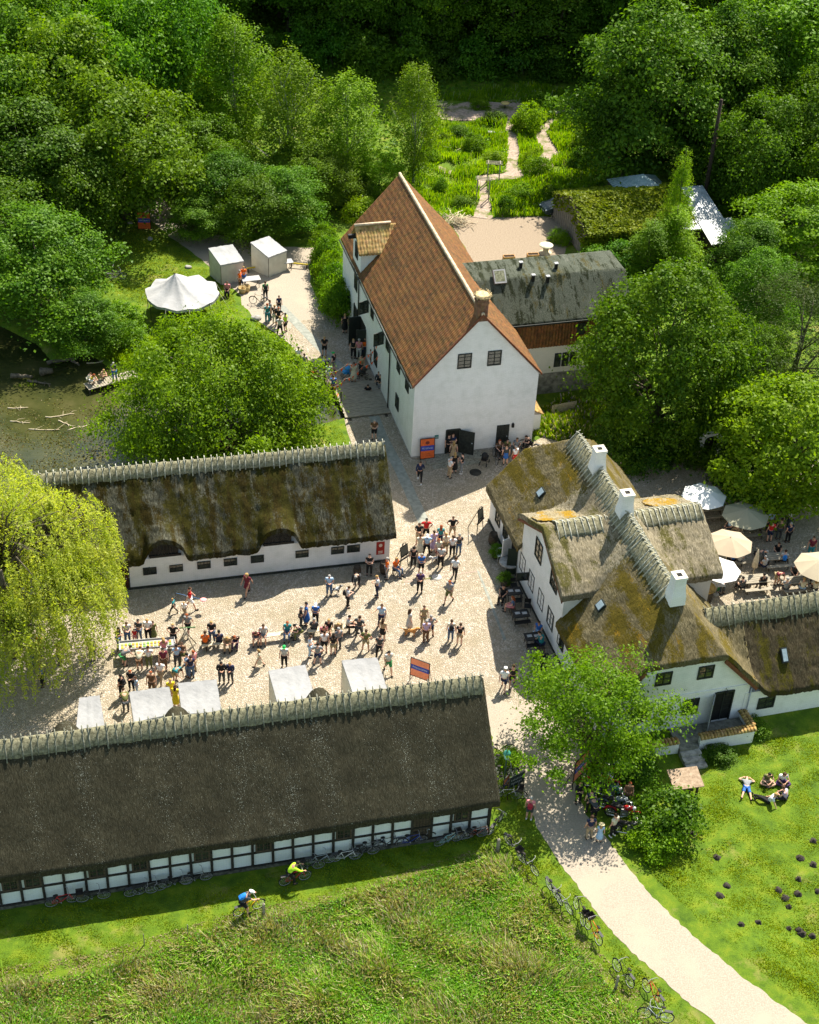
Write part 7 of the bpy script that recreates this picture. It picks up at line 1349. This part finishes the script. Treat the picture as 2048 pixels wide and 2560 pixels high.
# bunting
def bunting(pts, label, hook):
    P = [p for p in pts]; r = empty('bunting', P[0], 0, label, 'bunting', 'orange bunting strings'); o = P[0]; rp = MB(); V = []
    for i in range(len(P) - 1):
        for k in range(4): t = k / 4; V.append(P[i].lerp(P[i + 1], t) - o - Z3 * .25 * math.sin(math.pi * t))
    V.append(P[-1] - o); rp.tube(V, .008, 4).build('string', M['canvas_side'], r)
    m_ = flat((.75, .1, .02), .7)
    for i in range(1, len(V) - 1):
        d = (V[i + 1] - V[i]).normalized() * .13; q = V[i]; b = MB(); y_ = Vector((-d.y, d.x, 0)).normalized() * .05 * (1 if i % 2 else -1); b.extr([q - d, q + d, q - Z3 * .27 + y_], Vector((-d.y, d.x, 0)).normalized() * .006); b.build('pennant', m_, r)
bunting([mill.w(-.05, 9.2, 4.2), G(912, 893, 2.3), G(868, 910, 2.5), G(812, 932, 2.2)], 'string of orange pennants from the mill window to the drive', 0)
bunting([mill.w(-.05, 8.6, 3.6), G(905, 918, 2.0), G(862, 947, 1.9), G(828, 965, 1.6), G(798, 978, 1.2)], 'string of orange pennants dipping to the bridge rail', 0)
rail_fence(((752, 962), (775, 962), (812, 958)), 'dark rail fence on the grass beside the bridge'); rail_fence(((812, 958), (822, 985), (838, 1012), (852, 1040)), 'dark rail fence along the left side of the plank bridge')
# jetty
A, B = G(216, 968, .05), G(345, 932, .05); d = B - A; r = empty('jetty', A, math.atan2(d.y, d.x), 'narrow grey plank jetty reaching into the pond', 'jetty'); b = MB()
for i in range(int(d.length / .2)): b.box(.2 * i, .2 * i + .175, -.5, .5, .0, .05 + .005 * (i % 3))
b.build('deck_planks', M['wood'], r)
for x in (.1, 1.6, 3.1):
    for y in (-.4, .4): MB().tube([(x, y, -1.2), (x, y, 0)], .06, 6).build('pile', M['darkwood'], r)
# logs, branches, rocks
def log(px, py, az, L_, rr, label, z=0, branch=0, cat='log', mat='bark'):
    r_ = random.Random(int(px)); b = MB(); n = 6; pts = [Vector((-L_ / 2 + L_ * i / n, r_.uniform(-.08, .08) * L_ * .4, rr * .7 + r_.uniform(-.03, .05))) for i in range(n + 1)]; b.tube(pts, [rr * (1 - .5 * i / n) for i in range(n + 1)], 8)
    for k in range(branch): i = r_.randrange(1, n); b.tube([pts[i], pts[i] + Vector((r_.uniform(.1, .5), r_.uniform(-.5, .5), .15)) * L_ * .3, pts[i] + Vector((r_.uniform(.3, .8), r_.uniform(-.8, .8), .1)) * L_ * .45], [rr * .5, rr * .3, rr * .12], 5)
    return b.build('log', M[mat], None, G(px, py, z), R(az), label, cat)
log(155, 905, 25, 2.2, .16, 'long log on the pond bank at the left', -.1); log(118, 935, 10, .9, .34, 'thick stump lying in the pond', -.2); log(98, 958, -10, 1.8, .1, 'thin branched log in front of the stump', -.3, 3); log(55, 945, 0, 1.6, .2, 'mossy log at the left end of the pond row', -.2); log(190, 910, -40, 1.0, .12, 'short log standing out near the reeds', -.2); log(225, 880, 5, 1.8, .12, 'dark log along the far pond bank', -.1)
for i, (px, py, az) in enumerate(((150, 1040, 20), (165, 1060, -30), (110, 1075, 5), (45, 1020, 8), (50, 1056, -5), (200, 1068, 30), (250, 905, 20))): log(px, py, az, random.Random(i).uniform(1.2, 2.2), .045, ('pale forked driftwood upper in the pond cluster', 'pale curled driftwood lower in the pond cluster', 'pale long driftwood stick left of the cluster', 'thin pale stick in the left of the pond', 'thin pale stick lower at the left pond edge', 'pale twig at the right of the pond cluster', 'pale twigs by the reeds')[i], -.31, 3, 'driftwood', 'palewood')
def rock(px, py, s, label, group='boulders', z=None):
    b = MB().ell((0, 0, s * .25), (s, s * .75, s * .5), 10, 7); r_ = random.Random(int(px)); b.V = [tuple(Vector(v) * (1 + .22 * noise.noise(Vector(v) * 3 + Vector((px, 0, 0))))) for v in b.V]; return b.build('boulder', M['stone'], None, GT(px, py) if z is None else G(px, py, z), r_.uniform(0, 3), label, 'rock', group)
rock(376, 599, .3, 'pale boulder on the lawn beside the upper board sign'); rock(471, 669, .3, 'grey boulder on the lawn above the marquee'); rock(326, 559, .25, 'pale boulder left of the upper board sign'); rock(640, 798, .45, 'pale boulder at the drive edge below the bicycle'); rock(762, 936, .4, 'pale boulder at the bank beside the grey dressed person')
def molehill(px, py):
    s = .12 + .06 * ((px * 7) % 10) / 10; b = MB().lathe([(s * 1.5, -.05), (s * 1.2, .03), (s * .7, .12), (s * .25, .17), (.01, .18)], n=14); b.V = [tuple(Vector(v) + Vector((noise.noise(Vector(v) * 9 + Vector((px, 0, 0))), noise.noise(Vector(v) * 9 + Vector((0, px, 0))), noise.noise(Vector(v) * 9))) * .09) for v in b.V]
    b.build('molehill', noisy_earth, None, GT(px, py), 0, 'dark crumbly molehill on the sunny lawn', 'molehill', 'molehills on the lawn')
noisy_earth = noisy('dark soil', (.018, .014, .012), (.06, .05, .042), 16, .95, .8, .05)
for x, y in ((895, 215), (950, 210), (1095, 355), (1155, 530), (1110, 590), (1475, 558), (1515, 605), (1540, 660), (1595, 580), (1610, 360), (1690, 255), (1690, 400), (1350, 757), (1245, 770), (1540, 795), (1605, 805), (1620, 825), (1685, 840), (1720, 565), (1600, 490)): molehill(1348 + x / 2.464, 2000 + y / 2.464)
# stakes
for px, py, h, w_, lb in ((1244, 2128, .9, .07, 'weathered square stake at the meadow corner'), (660, 2292, .95, .06, 'weathered stake right of the yellow bicycle'), (361, 2362, .8, .02, 'thin stake in the dry grass at left'), (470, 2335, .7, .02, 'thin stake in the dry grass left of the yellow bicycle'), (1540, 2470, .9, .05, 'grey stake holding the black bicycle'), (547, 645, 1.1, .04, 'dark post left of the first white booth')): 
    b = MB().box(-w_, w_, -w_, w_, -.2, h); b.add([(-w_, -w_, h), (w_, -w_, h), (w_, w_, h), (-w_, w_, h), (0, 0, h + w_)], [(0, 1, 4), (1, 2, 4), (2, 3, 4), (3, 0, 4)]); b.build('stake', M['wood'], None, GT(px, py), .3, lb, 'post')
# lamp post
r = empty('street_lamp', GT(1258, 1975), 0, 'green copper lamp post at the end of the foreground barn', 'lamp post'); MB().lathe([(.09, 0), (.07, .3), (.045, .4), (.035, 2.3), (.06, 2.35)], n=10).build('post', flat((.02, .05, .04)), r)
l_ = MB().lathe([(.06, 2.35), (.13, 2.42), (.2, 2.75), (.2, 2.78)], n=6).build('lantern', flat((.25, .5, .45), .2), r); MB().lathe([(.24, 2.78), (.16, 2.9), (.06, 2.98), (.05, 3.05), (.01, 3.12)], n=6).build('lantern_cap', flat((.04, .22, .17)), r)
# notice stand with small roof
r = empty('notice_stand', GT(1702, 2012), hse.az - .05, 'small roofed notice stand with brown board roof beside the lawn steps', 'notice stand')
MB().obox((0, .1, 1.95), (.85, 0, 0), (0, .62, .12), (0, -.006, .03)).build('roof', noisy('brown roofing', (.2, .14, .09), (.36, .27, .19), 5), r)
for x in (-.6, .6):
    for y in (-.3, .45): MB().box(x - .05, x + .05, y - .05, y + .05, -.1, 1.86).build('post', M['darkwood'], r)
MB().box(-.6, .6, .06, .1, .9, 1.7).build('notice_panel', M['darkwood'], r)
# umbrellas
def umbrella(px, py, rr, h, c, label):
    p = G(px, py, h - .25); p.z = 0; r = empty('garden_umbrella', p, px * .37, label, 'umbrella', 'parasols of the beer garden'); m_ = noisy('parasol cloth', tuple(x * .92 for x in c), c, 1.2, .8, .1, .01); b = MB(); n = 8; V = [(0, 0, h)]
    for k in range(1, 5):
        for j in range(n * 4): a = 6.283 * j / (n * 4); f = abs(((j % 4) / 4) - .0); e = math.cos(math.pi / n) / math.cos((a % (2 * math.pi / n)) - math.pi / n); V.append((rr * k / 4 * e * math.cos(a), rr * k / 4 * e * math.sin(a), h - .52 * (k / 4) ** 1.15 - .03 * math.sin(math.pi * (j % 4) / 4) * k / 4))
    m4 = n * 4; b.add(V, [(0, 1 + j, 1 + (j + 1) % m4) for j in range(m4)] + [(1 + (k - 1) * m4 + j, 1 + k * m4 + j, 1 + k * m4 + (j + 1) % m4, 1 + (k - 1) * m4 + (j + 1) % m4) for k in range(1, 4) for j in range(m4)], 0, False); b.build('canopy', m_, r)
    MB().tube([(0, 0, 0), (0, 0, h + .08)], .025, 6).build('pole', M['palewood'], r); MB().lathe([(.28, 0), (.26, .08), (.05, .12)], n=12).build('base', M['stone'], r)
    b = MB()
    for j in range(n): a = 6.283 * j / n; b.tube([(0, 0, h - .04), (rr * .97 * math.cos(a), rr * .97 * math.sin(a), h - .56)], .01, 3)
    b.build('ribs', M['darkwood'], r)
umbrella(1762, 1232, 1.5, 2.5, (.72, .74, .72), 'white garden umbrella nearest to the dark shrubs'); umbrella(1866, 1281, 1.55, 2.5, (.3, .29, .2), 'large cream garden umbrella beside the standing guests'); umbrella(1826, 1350, 1.5, 2.5, (.38, .31, .22), 'beige garden umbrella behind the thatched gable'); umbrella(1802, 1416, 1.3, 2.5, (.75, .74, .74), 'white garden umbrella half hidden by the thatched gable'); umbrella(2050, 1408, 1.55, 2.5, (.36, .31, .22), 'beige garden umbrella cut by the right picture edge')
r = empty('closed_umbrella', GT(1880, 1447), 0, 'closed beige garden umbrella at the lower left picnic table', 'umbrella'); MB().lathe([(.05, .9), (.2, 1.0), (.17, 1.5), (.07, 2.2), (.02, 2.35)], n=10).build('folded_canopy', flat((.5, .42, .3)), r); MB().tube([(0, 0, 0), (0, 0, 2.4)], .025, 6).build('pole', M['palewood'], r)
def picnic(px, py, az, label):
    r = empty('picnic_table', GT(px, py), R(az), label, 'picnic table', 'picnic tables in the beer garden'); b = MB()
    for i in range(4): b.box(-.9, .9, -.36 + .185 * i, -.2 + .185 * i, .7, .74)
    b.build('top', M['wood'], r)
    for s in (-1, 1): MB().box(-.9, .9, s * .68 - .13, s * .68 + .13, .42, .46).build('bench_seat', M['wood'], r)
    for x in (-.65, .65): q = MB(); q.tube([(x, -.6, 0), (x, -.22, .7)], .035, 4).tube([(x, .6, 0), (x, .22, .7)], .035, 4).tube([(x, -.75, .4), (x, .75, .4)], .03, 4); q.build('trestle', M['darkwood'], r)
for a in ((1885, 1470, 12, 'picnic table beside the closed umbrella'), (1982, 1472, 12, 'picnic table at the lower right of the beer garden'), (1938, 1412, 12, 'picnic table with the checked shirt guest'), (1872, 1335, 12, 'picnic table beneath the big cream umbrella'), (1772, 1290, 12, 'picnic table beneath the highest white umbrella'), (1822, 1405, 12, 'picnic table beneath the beige umbrella')): picnic(*a)
plank_table(1788, 1482, 12, .9, .6, .75, 'small white table in the sunny corner by the gable', 'canvas')
p = GT(1757, 1500); MB().lathe([(.02, 1.0), (.66, 1.0), (.66, 1.06), (.02, 1.06)], n=20).build('lid', M['tile_yellow'], empty('water_butt', p, 0, 'round covered water butt in the roof corner of the beer garden', 'barrel')); q = children(bpy.data.objects['water_butt'])[0]; MB().lathe([(.5, 0), (.58, .5), (.55, 1.0)], n=18).build('staves', M['darkwood'], bpy.data.objects['water_butt'])
# dogs
def dog(px, py, az, c, label, s=1.):
    r = empty('dog', GT(px, py), R(az), label, 'dog', scale=s)
    ch = [[((-.3, 0, .44), .1), ((-.05, 0, .43), .105), ((.2, 0, .45), .13), ((.33, 0, .55), .075), ((.42, 0, .66), .075), ((.5, 0, .64), .05), ((.58, 0, .61), .032)], [((-.3, 0, .44), .1), ((-.4, 0, .5), .03), ((-.55, 0, .58), .028), ((-.66, 0, .56), .014)]]
    for y in (-.08, .08): ch.append([((.2, 0, .45), .13), ((.22, y, .32), .05), ((.2, y, .17), .028), ((.22, y, .03), .026), ((.26, y, .02), .02)]); ch.append([((-.3, 0, .44), .1), ((-.24, y, .33), .065), ((-.2, y, .24), .04), ((-.34, y, .16), .025), ((-.29, y, .03), .024), ((-.25, y, .02), .02)]); ch.append([((.42, 0, .66), .075), ((.4, y * .8, .7), .02), ((.41, y * 1.1, .62), .02)])
    me = skin_mesh('body', ch); o = link(bpy.data.objects.new('body', me), r); o.material_slots[0].material = c; MB().tube([(.36 + .0, .085 * math.cos(a), .58 + .085 * math.sin(a)) for a in np.linspace(0, 6.283, 9)[:-1]], .012, 4, closed=True).build('collar', flat((.3, .02, .02)), r)
dog(1026, 1590, 0, noisy('golden fur', (.4, .17, .04), (.6, .3, .1), 8), 'golden brown dog beside the pale grey dress'); dog(838, 1485, 20, noisy('black and white fur', (.01, .01, .01), (.7, .7, .68), 5, lo=.5, hi=.52), 'black and white dog on the shade edge', .9)
dog(1087, 1405, 200, noisy('white fur', (.6, .58, .55), (.75, .74, .7), 8), 'white dog at the lower left of the yard group', .75)
# pushchairs
def pushchair(px, py, az, c, label):
    r = empty('pushchair', GT(px, py), R(az), label, 'pushchair', 'pushchairs')
    for x, y in ((.32, .24), (.32, -.24), (-.3, .26), (-.3, -.26)): MB().tube([(x + .11 * math.cos(a), y, .13 + .11 * math.sin(a)) for a in np.linspace(0, 6.283, 11)[:-1]], .022, 5, closed=True).build('wheel', M['black'], r)
    b = MB()
    for y in (-.22, .22): b.tube([(.32, y, .13), (-.1, y, .6), (-.5, y, 1.0)], .015, 4).tube([(-.3, y, .13), (.1, y, .6)], .015, 4)
    b.tube([(-.5, -.22, 1.0), (-.5, .22, 1.0)], .02, 5); b.build('frame', M['black'], r)
    MB().obox((.05, 0, .5), (.26, 0, .05), (0, .19, 0), (-.02, 0, .08)).ell((-.12, 0, .66), (.1, .18, .2), 8, 5).build('seat', flat(c), r); b = MB().ell((-.08, 0, .78), (.26, .22, .22), 12, 8); b.V = [(x, y, max(z, .74)) for x, y, z in b.V]; b.build('hood', flat(c), r)
pushchair(1211, 1160, 70, (.015, .015, .016), 'black pushchair in front of the mill wall'); pushchair(868, 944, 200, (.03, .25, .55), 'pushchair with a blue hood under the bunting'); pushchair(818, 930, 100, (.012, .012, .013), 'black pushchair beside the crouching person'); pushchair(907, 944, 180, (.05, .05, .04), 'dark pushchair nearest to the mill wall')
# landing net held by the walker
r = empty('landing_net', GT(476, 1524) + Vector((0, 0, 1.0)), .0, 'long blue handled landing net with pink mesh', 'net'); MB().tube([(-.8, 0, .25), (.6, 0, -.1)], .015, 5).build('handle', flat((.1, .2, .4)), r); MB().ell((.82, 0, -.16), (.22, .2, .05), 12, 6).build('mesh', flat((.7, .3, .3)), r)
# ---- garden behind the mill
def arbor(px, py, az, label):
    r = empty('garden_arch', GT(px, py), R(az), label, 'garden arch', 'grey garden arches'); 
    for x in (-.55, .55):
        for y in (-.3, .3): MB().box(x - .04, x + .04, y - .04, y + .04, 0, 2.1).build('post', M['wood'], r)
    b = MB()
    for y in (-.3, 0, .3): b.box(-.75, .75, y - .03, y + .03, 2.1, 2.16)
    for x in (-.55, .55): b.box(x - .03, x + .03, -.4, .4, 2.161, 2.22)
    b.build('top_bars', M['wood'], r)
arbor(1206, 500, 0, 'grey wooden garden arch lower on the garden path'); arbor(1232, 460, 0, 'grey wooden garden arch above the other one')
plank_table(1240, 340, 0, 1.7, .4, .45, 'white plank bench amid the garden herbs', 'canvas', 'garden_bench', 'bench')
r = empty('spool_table', GT(1364, 632), 0, 'round wooden spool table with pale top beside the court', 'table'); MB().lathe([(.02, .7), (.6, .7), (.6, .76), (.02, .76)], n=20).build('top', noisy('pale yellow top', (.6, .55, .35), (.75, .7, .55), 4), r); MB().lathe([(.55, 0), (.55, .06), (.25, .08), (.25, .68)], n=16).build('drum', M['palewood'], r)
for px, py, lb in ((1272, 650, 'left wooden planter box behind the annex roof'), (1332, 645, 'right wooden planter box behind the annex roof')):
    r = empty('planter_box', GT(px, py), .2, lb, 'planter', 'planter boxes'); b = MB().box(-.5, .5, -.25, -.2, 0, .4).box(-.5, .5, .2, .25, 0, .4).box(-.5, -.45, -.2, .2, 0, .4).box(.45, .5, -.2, .2, 0, .4); b.build('box', noisy('orange wood', (.3, .15, .05), (.5, .28, .1), 5), r); MB().box(-.45, .45, -.2, .2, .05, .33).build('soil', noisy_earth, r)
def twig_pile(px, py, s, label, n=70):
    r_ = random.Random(int(px)); b = MB()
    for i in range(n): a = r_.uniform(0, 6.28); q = Vector((r_.gauss(0, s * .4), r_.gauss(0, s * .3), r_.uniform(0, s * .45))); t = Vector((math.cos(a), math.sin(a), r_.uniform(-.25, .6))) * s * .4; b.tube([q - t, q + t], r_.uniform(.01, .03), 4)
    b.build('twig_pile', M['palewood'], None, GT(px, py), 0, label, 'twig pile')
twig_pile(1145, 560, 1.5, 'heap of pale dry twigs behind the mill roof', 120); twig_pile(850, 478, 1.2, 'stack of crossed pale branches left of the mill ridge', 60); twig_pile(1115, 368, 1.0, 'low pile of pale twigs in the left of the garden', 50); twig_pile(1400, 545, .9, 'pile of grey twigs by the parked car', 50); twig_pile(1100, 268, 1.2, 'pale twigs at the dark back edge of the garden', 50)
r = empty('fire_bowl', GT(1518, 402), 0, 'round orange bowl at the right edge of the garden', 'bowl'); MB().lathe([(.05, .1), (.4, .3), (.5, .5), (.46, .5), (.3, .36), (.02, .3)], n=16).build('bowl', flat((.5, .2, .03)), r); MB().lathe([(.2, 0), (.12, .15)], n=8).build('foot', M['black'], r)
r = empty('round_stool_table', tuple(GT(1262, 272)), 0, 'small round yellow topped table in the dark back of the garden', 'table'); MB().lathe([(.02, .6), (.45, .6), (.45, .66), (.02, .66)], n=16).build('top', flat((.55, .4, .15)), r); MB().tube([(0, 0, 0), (0, 0, .6)], .06, 6).build('leg', M['darkwood'], r)
# tall pole
r = empty('utility_pole', GT(1751, 556), 0, 'tall dark wooden pole with climbing irons behind the ivy shed', 'pole'); MB().tube([(0, 0, -.3), (0, 0, 6), (0, 0, 11.6)], [.2, .18, .14], 10).build('shaft', noisy('creosoted wood', (.015, .01, .008), (.05, .035, .025), 6), r); b = MB()
for i in range(24): s = 1 if i % 2 else -1; b.tube([(0, 0, 2.4 + .38 * i), (s * .28, -.05, 2.4 + .38 * i), (s * .28, -.05, 2.48 + .38 * i)], .015, 4)
b.build('climbing_irons', flat((.3, .2, .12)), r)
# gate in the trees
r = empty('white_gate', GT(1768, 1150), hse.az - .1, 'white arched gateway with a dark opening under the chestnut', 'gate'); b = MB(); 
b.box(-.85, -.5, -.15, .15, -.1, 1.9).box(.5, .85, -.15, .15, -.1, 1.9); n = 10; ou = [(.85 * math.cos(a), 1.75 + .85 * math.sin(a) * .7) for a in np.linspace(0, 3.1416, n)]; inn = [(.5 * math.cos(a), 1.75 + .5 * math.sin(a) * .7) for a in np.linspace(0, 3.1416, n)]
for i in range(n - 1): b.extr([(ou[i][0], -.148, ou[i][1]), (ou[i + 1][0], -.148, ou[i + 1][1]), (inn[i + 1][0], -.148, inn[i + 1][1]), (inn[i][0], -.148, inn[i][1])], (0, .296, 0))
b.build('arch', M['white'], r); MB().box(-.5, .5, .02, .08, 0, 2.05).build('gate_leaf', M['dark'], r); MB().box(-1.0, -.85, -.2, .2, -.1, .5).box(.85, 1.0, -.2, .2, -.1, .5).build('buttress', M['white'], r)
# yellow tiled lean-to and picket screen right of the mill
r = empty('bin_store', mill.w(9.1, 2.1), mill.az, 'narrow yellow tiled lean-to against the right mill corner', 'lean-to'); MB().box(0, .8, -.7, 1.3, -.1, 1.5).build('wall', M['white'], r)
heightfield('roof', lambda X, Y: 2.15 - .55 * X + .03 * np.cos(2 * np.pi * Y / .235) - .03 * ((X / .27) % 1), -.05, .95, -.85, 1.45, .05, .08, M['tile_yellow'], r, amp=.01)
A, B = GT(1378, 1043), GT(1440, 1030); d = B - A; r = empty('picket_screen', A, math.atan2(d.y, d.x), 'pale slatted screen beside the lean-to at the mill', 'fence'); b = MB()
for i in range(int(d.length / .12)): b.box(.12 * i, .12 * i + .09, -.02, .02, 0, 1.0)
b.box(0, d.length, .021, .05, .2, .27).box(0, d.length, .021, .05, .75, .82); b.build('slats', M['palewood'], r)
# car
def car():
    r = empty('parked_car', GT(1408, 528), R(205), 'dark green grey estate car parked beside the ivy shed', 'car'); m_ = noisy('car paint', (.03, .045, .045), (.04, .055, .055), 1, .2, 0)
    sec = [(-2.15, .35, .75, .9, .62), (-2.1, .3, .95, 1.0, .78), (-1.7, .28, 1.42, 1.5, .82), (-.9, .25, 1.5, 1.58, .84), (0, .25, 1.48, 1.56, .85), (.55, .25, 1.25, 1.3, .85), (1.0, .25, 1.0, 1.02, .85), (1.8, .27, .86, .9, .82), (2.15, .32, .68, .72, .7)]
    V = []; 
    for x, z0, z1, zt, w in sec:
        tw = w * (.78 if zt > 1.2 else .92); V += [(x, -w * .96, z0), (x, -w, z0 + .25), (x, -w, min(.88, z1)), (x, -tw, z1), (x, -tw * .7, zt), (x, tw * .7, zt), (x, tw, z1), (x, w, min(.88, z1)), (x, w, z0 + .25), (x, w * .96, z0)]
    n = 10; fs = [(i * n + j, (i + 1) * n + j, (i + 1) * n + (j + 1) % n, i * n + (j + 1) % n) for i in range(len(sec) - 1) for j in range(n)] + [tuple(range(n)), tuple(range((len(sec) - 1) * n, len(sec) * n))[::-1]]
    MB().add(V, fs, 0, False).build('body', m_, r)
    for s in (-1, 1):
        for x0, x1 in ((-1.6, -.75), (-.68, .1), (.16, .6)): MB().add([(x0, s * .86, .93), (x1, s * .862, .93), (min(x1, x1 - .12 * (x1 > .3)), s * .72, 1.33 - .2 * (x1 > .3)), (x0 + .08, s * .715, 1.36)], [(0, 1, 2, 3) if s < 0 else (3, 2, 1, 0)]).build('side_window', M['glass'], r)
        for x in (-1.35, 1.35):
            w = MB().lathe([(.2, -.1), (.33, -.09), (.33, .09), (.2, .1)], n=18); w.V = [(x + a, s * .78 + c, .33 + b_) for a, b_, c in w.V]; w = w.build('wheel', M['black'], r); q = MB().lathe([(.01, 0), (.2, 0)], n=14, cap=False); q.V = [(x + a, s * .885, .33 + b_) for a, b_, c in q.V]; q.build('rim', flat((.4, .4, .4), .3, .6), w)
        MB().ell((2.08, s * .58, .66), (.1, .14, .09), 8, 6).build('headlight', flat((.7, .72, .7), .1), r); MB().ell((-2.1, s * .66, .85), (.07, .1, .12), 8, 6).build('tail_light', flat((.3, .01, .01), .2), r)
        MB().ell((.5, s * .95, 1.0), (.08, .1, .07), 8, 5).build('mirror', m_, r)
    MB().add([(.58, -.62, 1.26), (.58, .62, 1.26), (1.02, .72, 1.04), (1.02, -.72, 1.04)], [(3, 2, 1, 0)]).build('windscreen', M['glass'], r); MB().add([(-2.1, -.62, 1.0), (-2.1, .62, 1.0), (-1.74, .58, 1.44), (-1.74, -.58, 1.44)], [(0, 3, 2, 1)]).build('rear_window', M['glass'], r)
    MB().box(2.12, 2.18, -.26, .26, .42, .53).build('number_plate', M['canvas'], r)
car()
# manhole, paving details
MB().lathe([(.42, 0), (.42, .012), (.02, .012)], n=20).build('manhole_cover', flat((.03, .03, .025)), None, G(1189, 1181, .008), 0, 'round dark manhole cover in front of the mill door', 'manhole cover')
MB().lathe([(.32, 0), (.32, .014), (.02, .014)], n=20).build('manhole_cover', flat((.5, .47, .42)), None, G(1092, 1443, .008), 0, 'pale round cover in the sunny yard below the group', 'manhole cover')
for s in (1,): pass
# seats for the sitting people without a bench
for k, (px, py) in enumerate(((988, 1436), (1257, 1504), (1281, 1534), (1345, 1595), (1353, 1630), (1349, 1664), (1246, 1139), (1266, 1135), (1290, 1132), (1325, 1122), (569, 742))):
    lb = ('left of the easel', 'at the highest cafe table, left side', 'at the highest cafe table, right side', 'at the second cafe table, wall side', 'at the second cafe table, lower side', 'at the cafe table by the tree', 'left of the dark mill door', 'before the dark mill door', 'right of the dark mill door', 'at the right mill corner', 'beside the round marquee')[k]
    r = empty('stool', GT(px, py), .3, 'small dark stool ' + lb, 'stool', 'stools'); MB().box(-.17, .17, -.17, .17, .39, .42).build('seat', M['darkwood'], r)
    for x in (-.13, .13):
        for y in (-.13, .13): MB().box(x - .02, x + .02, y - .02, y + .02, 0, .39).build('leg', M['darkwood'], r)
